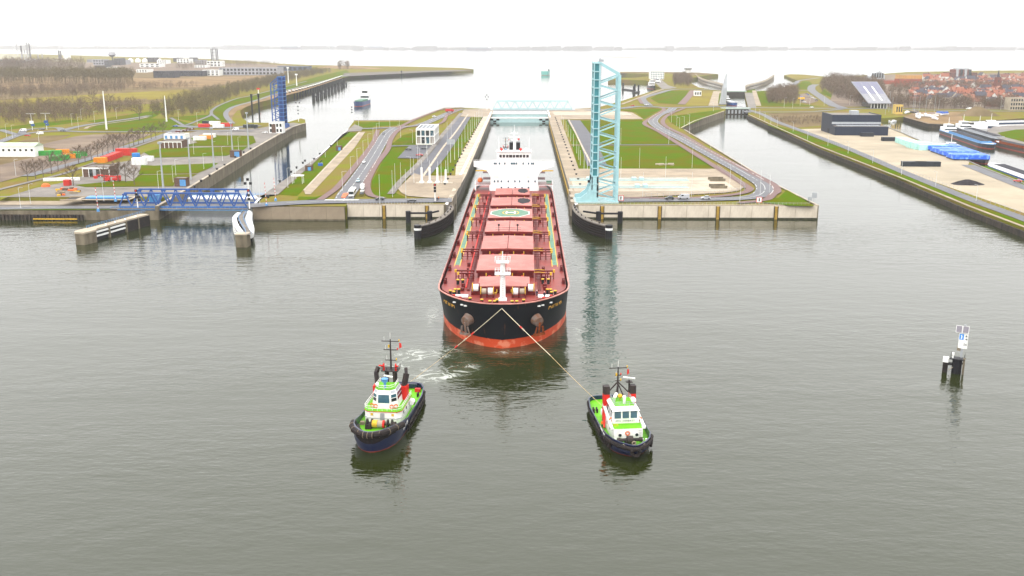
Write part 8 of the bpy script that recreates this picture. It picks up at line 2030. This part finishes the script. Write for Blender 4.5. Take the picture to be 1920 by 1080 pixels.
def fender_row(label, pts, group=None):
    Q = [Vector(G(u, v, 0)) for u, v in pts]; P = spline(Q, 8); t = thing('pile_fender', label, 'fender'); q = MB()
    for a, b in zip(P, P[1:]): q.beam((a.x, a.y, 5.5), (b.x, b.y, 5.5), 2.6, 1.0)
    q.build('walkway', pale, t)
    q = MB()
    for a, b in zip(P, P[1:]): q.beam((a.x, a.y, 2.5), (b.x, b.y, 2.5), 1.0, 1.6)
    q.build('fender_beam', greyconc, t)
    me = MB().cyl((0, 0, -3), (0, 0, 7.8), .7, n=8).mesh('pile', pale)
    for p, h in along(P, 11): o = bpy.data.objects.new('pile', me); C.objects.link(o); o.parent = t; o.location = (p.x, p.y, 0)
fender_row('curved pale pile fender left of the small east lock entrance', [(1303, 145), (1312, 152), (1324, 157), (1340, 161), (1353, 165), (1361, 169)])
fender_row('curved pale pile fender right of the small east lock entrance', [(1398, 169), (1410, 165), (1425, 161), (1438, 156), (1451, 147)])
# small east lock bridge, dark gates, raised grey leaf
t = thing('swing_bridge', 'flat green grey road bridge over the small east lock', 'bridge'); a, b = G3(1357, 204, 6), G3(1404, 204, 6); MB().box(a.x - 2, b.x + 2, a.y, a.y + 10, 5.6, 6.7).build('bridge_deck', M('grey_green_paint', (.36, .42, .37), .5), t); MB().box(a.x, b.x, a.y + 1, a.y + 3, -3, 5.6).build('dark_gate', sheet, t)
for i in range(7): x = a.x + (b.x - a.x) * (i + .5) / 7; MB().box(x - 1, x + 1, a.y + .7, a.y + 1, .8, 4.6).build('gate_rib', steelgrey, t)
t = thing('swing_bridge', 'second flat bridge at the far end of the small east lock', 'bridge'); a, b = G3(1361, 172, 6), G3(1397, 172, 6); MB().box(a.x - 2, b.x + 2, a.y, a.y + 10, 5.6, 7.2).build('bridge_deck', M('grey_green_paint', (.36, .42, .37), .5), t); MB().box(a.x, b.x, a.y + 1, a.y + 3, -3, 5.6).build('dark_gate', sheet, t)
p = G3(1356, 197); hh = hgt(138, p.y) - ZQ; t = thing('bascule_bridge', 'grey raised bridge leaf pointing up beside the small east lock', 'bridge', p); q = MB(); q.loft([[(-3.2, 0, 0), (3.2, 0, 0), (3.2, 9, 0), (-3.2, 9, 0)], [(-.5, 0, hh * .55), (3.4, 0, hh * .55), (3.4, 9, hh * .55), (-.5, 9, hh * .55)], [(2.6, 3, hh), (3.4, 3, hh), (3.4, 6, hh), (2.6, 6, hh)]]); q.build('leaf', steelgrey, t); MB().box(-4, 4, -1, 10, -.5, 1.2).build('hinge_base', greyconc, t)
box_building('lock_house', 'small white lock house on the lawn left of the small east lock', 1302, 180, 1315, 8, 6, whitep, greyconc, 0, 3, 1, cat='hut')
# pilot station and buildings on the harbour point
box_building('pilot_station', 'glass and white office block on the harbour point', 1220, 148.5, 1245, 30, hgt(134, G(1220, 148.5)[1]) - ZQ, whitep, greyconc, 0, 8, 4, blueglass)
p = G3(1290, 136.5); t = thing('radar_station', 'white round traffic radar tower on the river point', 'tower', p); k = wid(1, p.y)
MB().cyl((0, 0, 0), (0, 0, 7 * k * 1), 5 * k, n=16).build('base', whitep, t); MB().cyl((0, 0, 6 * k), (0, 0, 8 * k), 7 * k, n=16).build('window_band', glass, t); MB().cyl((0, 0, 8 * k), (0, 0, 9.5 * k), 7.2 * k, n=16).build('roof', whitep, t); MB().cyl((0, 0, 9.5 * k), (0, 0, 13 * k), 3 * k, 1.6 * k, n=10).build('mast_house', steelgrey, t); MB().cyl((0, 0, 13 * k), (0, 0, 17 * k), .6 * k, n=6).build('mast', steelgrey, t)
vessel('workboat', 'dark harbour vessel with white house moored at the point pier', 1222, 166, 40, 12, 5, (.05, .05, .06), R(180), piperred, (.2, .6), whiteship, None, 9, cat='boat')
vessel('workboat', 'black and red pilot boat beside the point pier', 1233, 162, 36, 10, 5, (.06, .05, .06), R(165), piperred, (.2, .6), whiteship, None, 8, cat='boat')
for i, (u0, v0, u1, v1, lab) in enumerate(((1168, 168, 1190, 171, 'dark floating jetty between two piles in the point harbour'), (1188, 175, 1197, 173, 'small dark jetty before the point harbour quay'))):
    a, b = G3(u0, v0, 0), G3(u1, v1, 0); t = thing('jetty', lab, 'jetty'); MB().beam((a.x, a.y, 1), (b.x, b.y, 1), 5, 1.6).build('pontoon', darksteel, t)
    for p in (a, b): MB().cyl((p.x, p.y, -3), (p.x, p.y, 11), 1.4, n=8).build('pile', darksteel, t)
t = thing('pile_fender', 'dark leaning pile guide standing in the river left of the turquoise bridge', 'fender')
for i in range(9): p = G3(1113 + (i % 3) * 1.3, 158 + i * 1.2, 0); MB().cyl((p.x, p.y, -3), (p.x, p.y, 16), 1.2, n=8).build('pile', darksteel, t)
p = G3(1115, 150, 0); MB().cyl((p.x, p.y, 0), (p.x, p.y, 30), .8, n=8).build('post', darksteel, t)
for u, v, h, lab in ((753, 142, 15, 'thin dark pole standing in the water before the long breakwater'), (473, 209, 26, 'left of two dark poles in the bay behind the lock'), (486, 208, 26, 'right of two dark poles in the bay behind the lock')):
    p = G3(u, v, 0); t = thing('pole', lab, 'pole', p); MB().cyl((0, 0, -3), (0, 0, h * .6), .9, n=8).build('shaft', darksteel, t); MB().cyl((0, 0, h * .6), (0, 0, h * .75), 1.3, n=8).build('cap', darksteel, t)
for u, v, h, lab in ((541, 156, 26, 'white navigation lattice mast on the dike, farther one'), (556.5, 161, 18, 'white navigation post on the dike, right one'), (485, 181, 10, 'white navigation post with red board on the dike')):
    p = G3(u, v); t = thing('navigation_mast', lab, 'mast', p); MB().cyl((0, 0, 0), (0, 0, h), 1.0, .4, n=8).build('shaft', whitep, t); MB().cbox(0, 0, h, 4, 1, 2).build('board', whitep if h > 12 else redp, t)
# direction signs at the roundabout
for u, v, lab in ((61, 244, 'forked street lamp with sign boards left of the roundabout island'), (88, 243, 'forked street lamp with blue sign boards right of the roundabout island')):
    t = thing('sign_gantry', lab, 'sign', G3(u, v)); MB().cyl((0, 0, 0), (0, 0, 13), .25, .15, n=6).build('post', postm, t); MB().beam((-4, 0, 13.4), (4, 0, 13.4), .25).build('arm', postm, t); MB().cbox(0, -.3, 6.5, 3.4, .2, 2.2).build('board', whitep if u < 70 else bluep, t); MB().cbox(.8, -.3, 4.2, 3, .2, 1.6).build('board', bluep, t)
# ------------------------------------------------------------------ haze: even pale air round the whole place
hz_ = MB().box(-15000, 15000, -250, 15000, -6, 135); m = bpy.data.materials.new('haze_air'); n_ = nodes_of(m); n_.nodes.clear(); o_ = n_.nodes.new('ShaderNodeOutputMaterial'); vp = n_.nodes.new('ShaderNodeVolumePrincipled')
vp.inputs['Density'].default_value = HAZE; vp.inputs['Color'].default_value = (.84, .845, .86, 1); vp.inputs['Anisotropy'].default_value = .2
n_.links.new(vp.outputs[0], o_.inputs['Volume']); hzo = hz_.build('haze', m); hzo['kind'] = 'stuff'; hzo['label'] = 'pale even haze over the harbour'
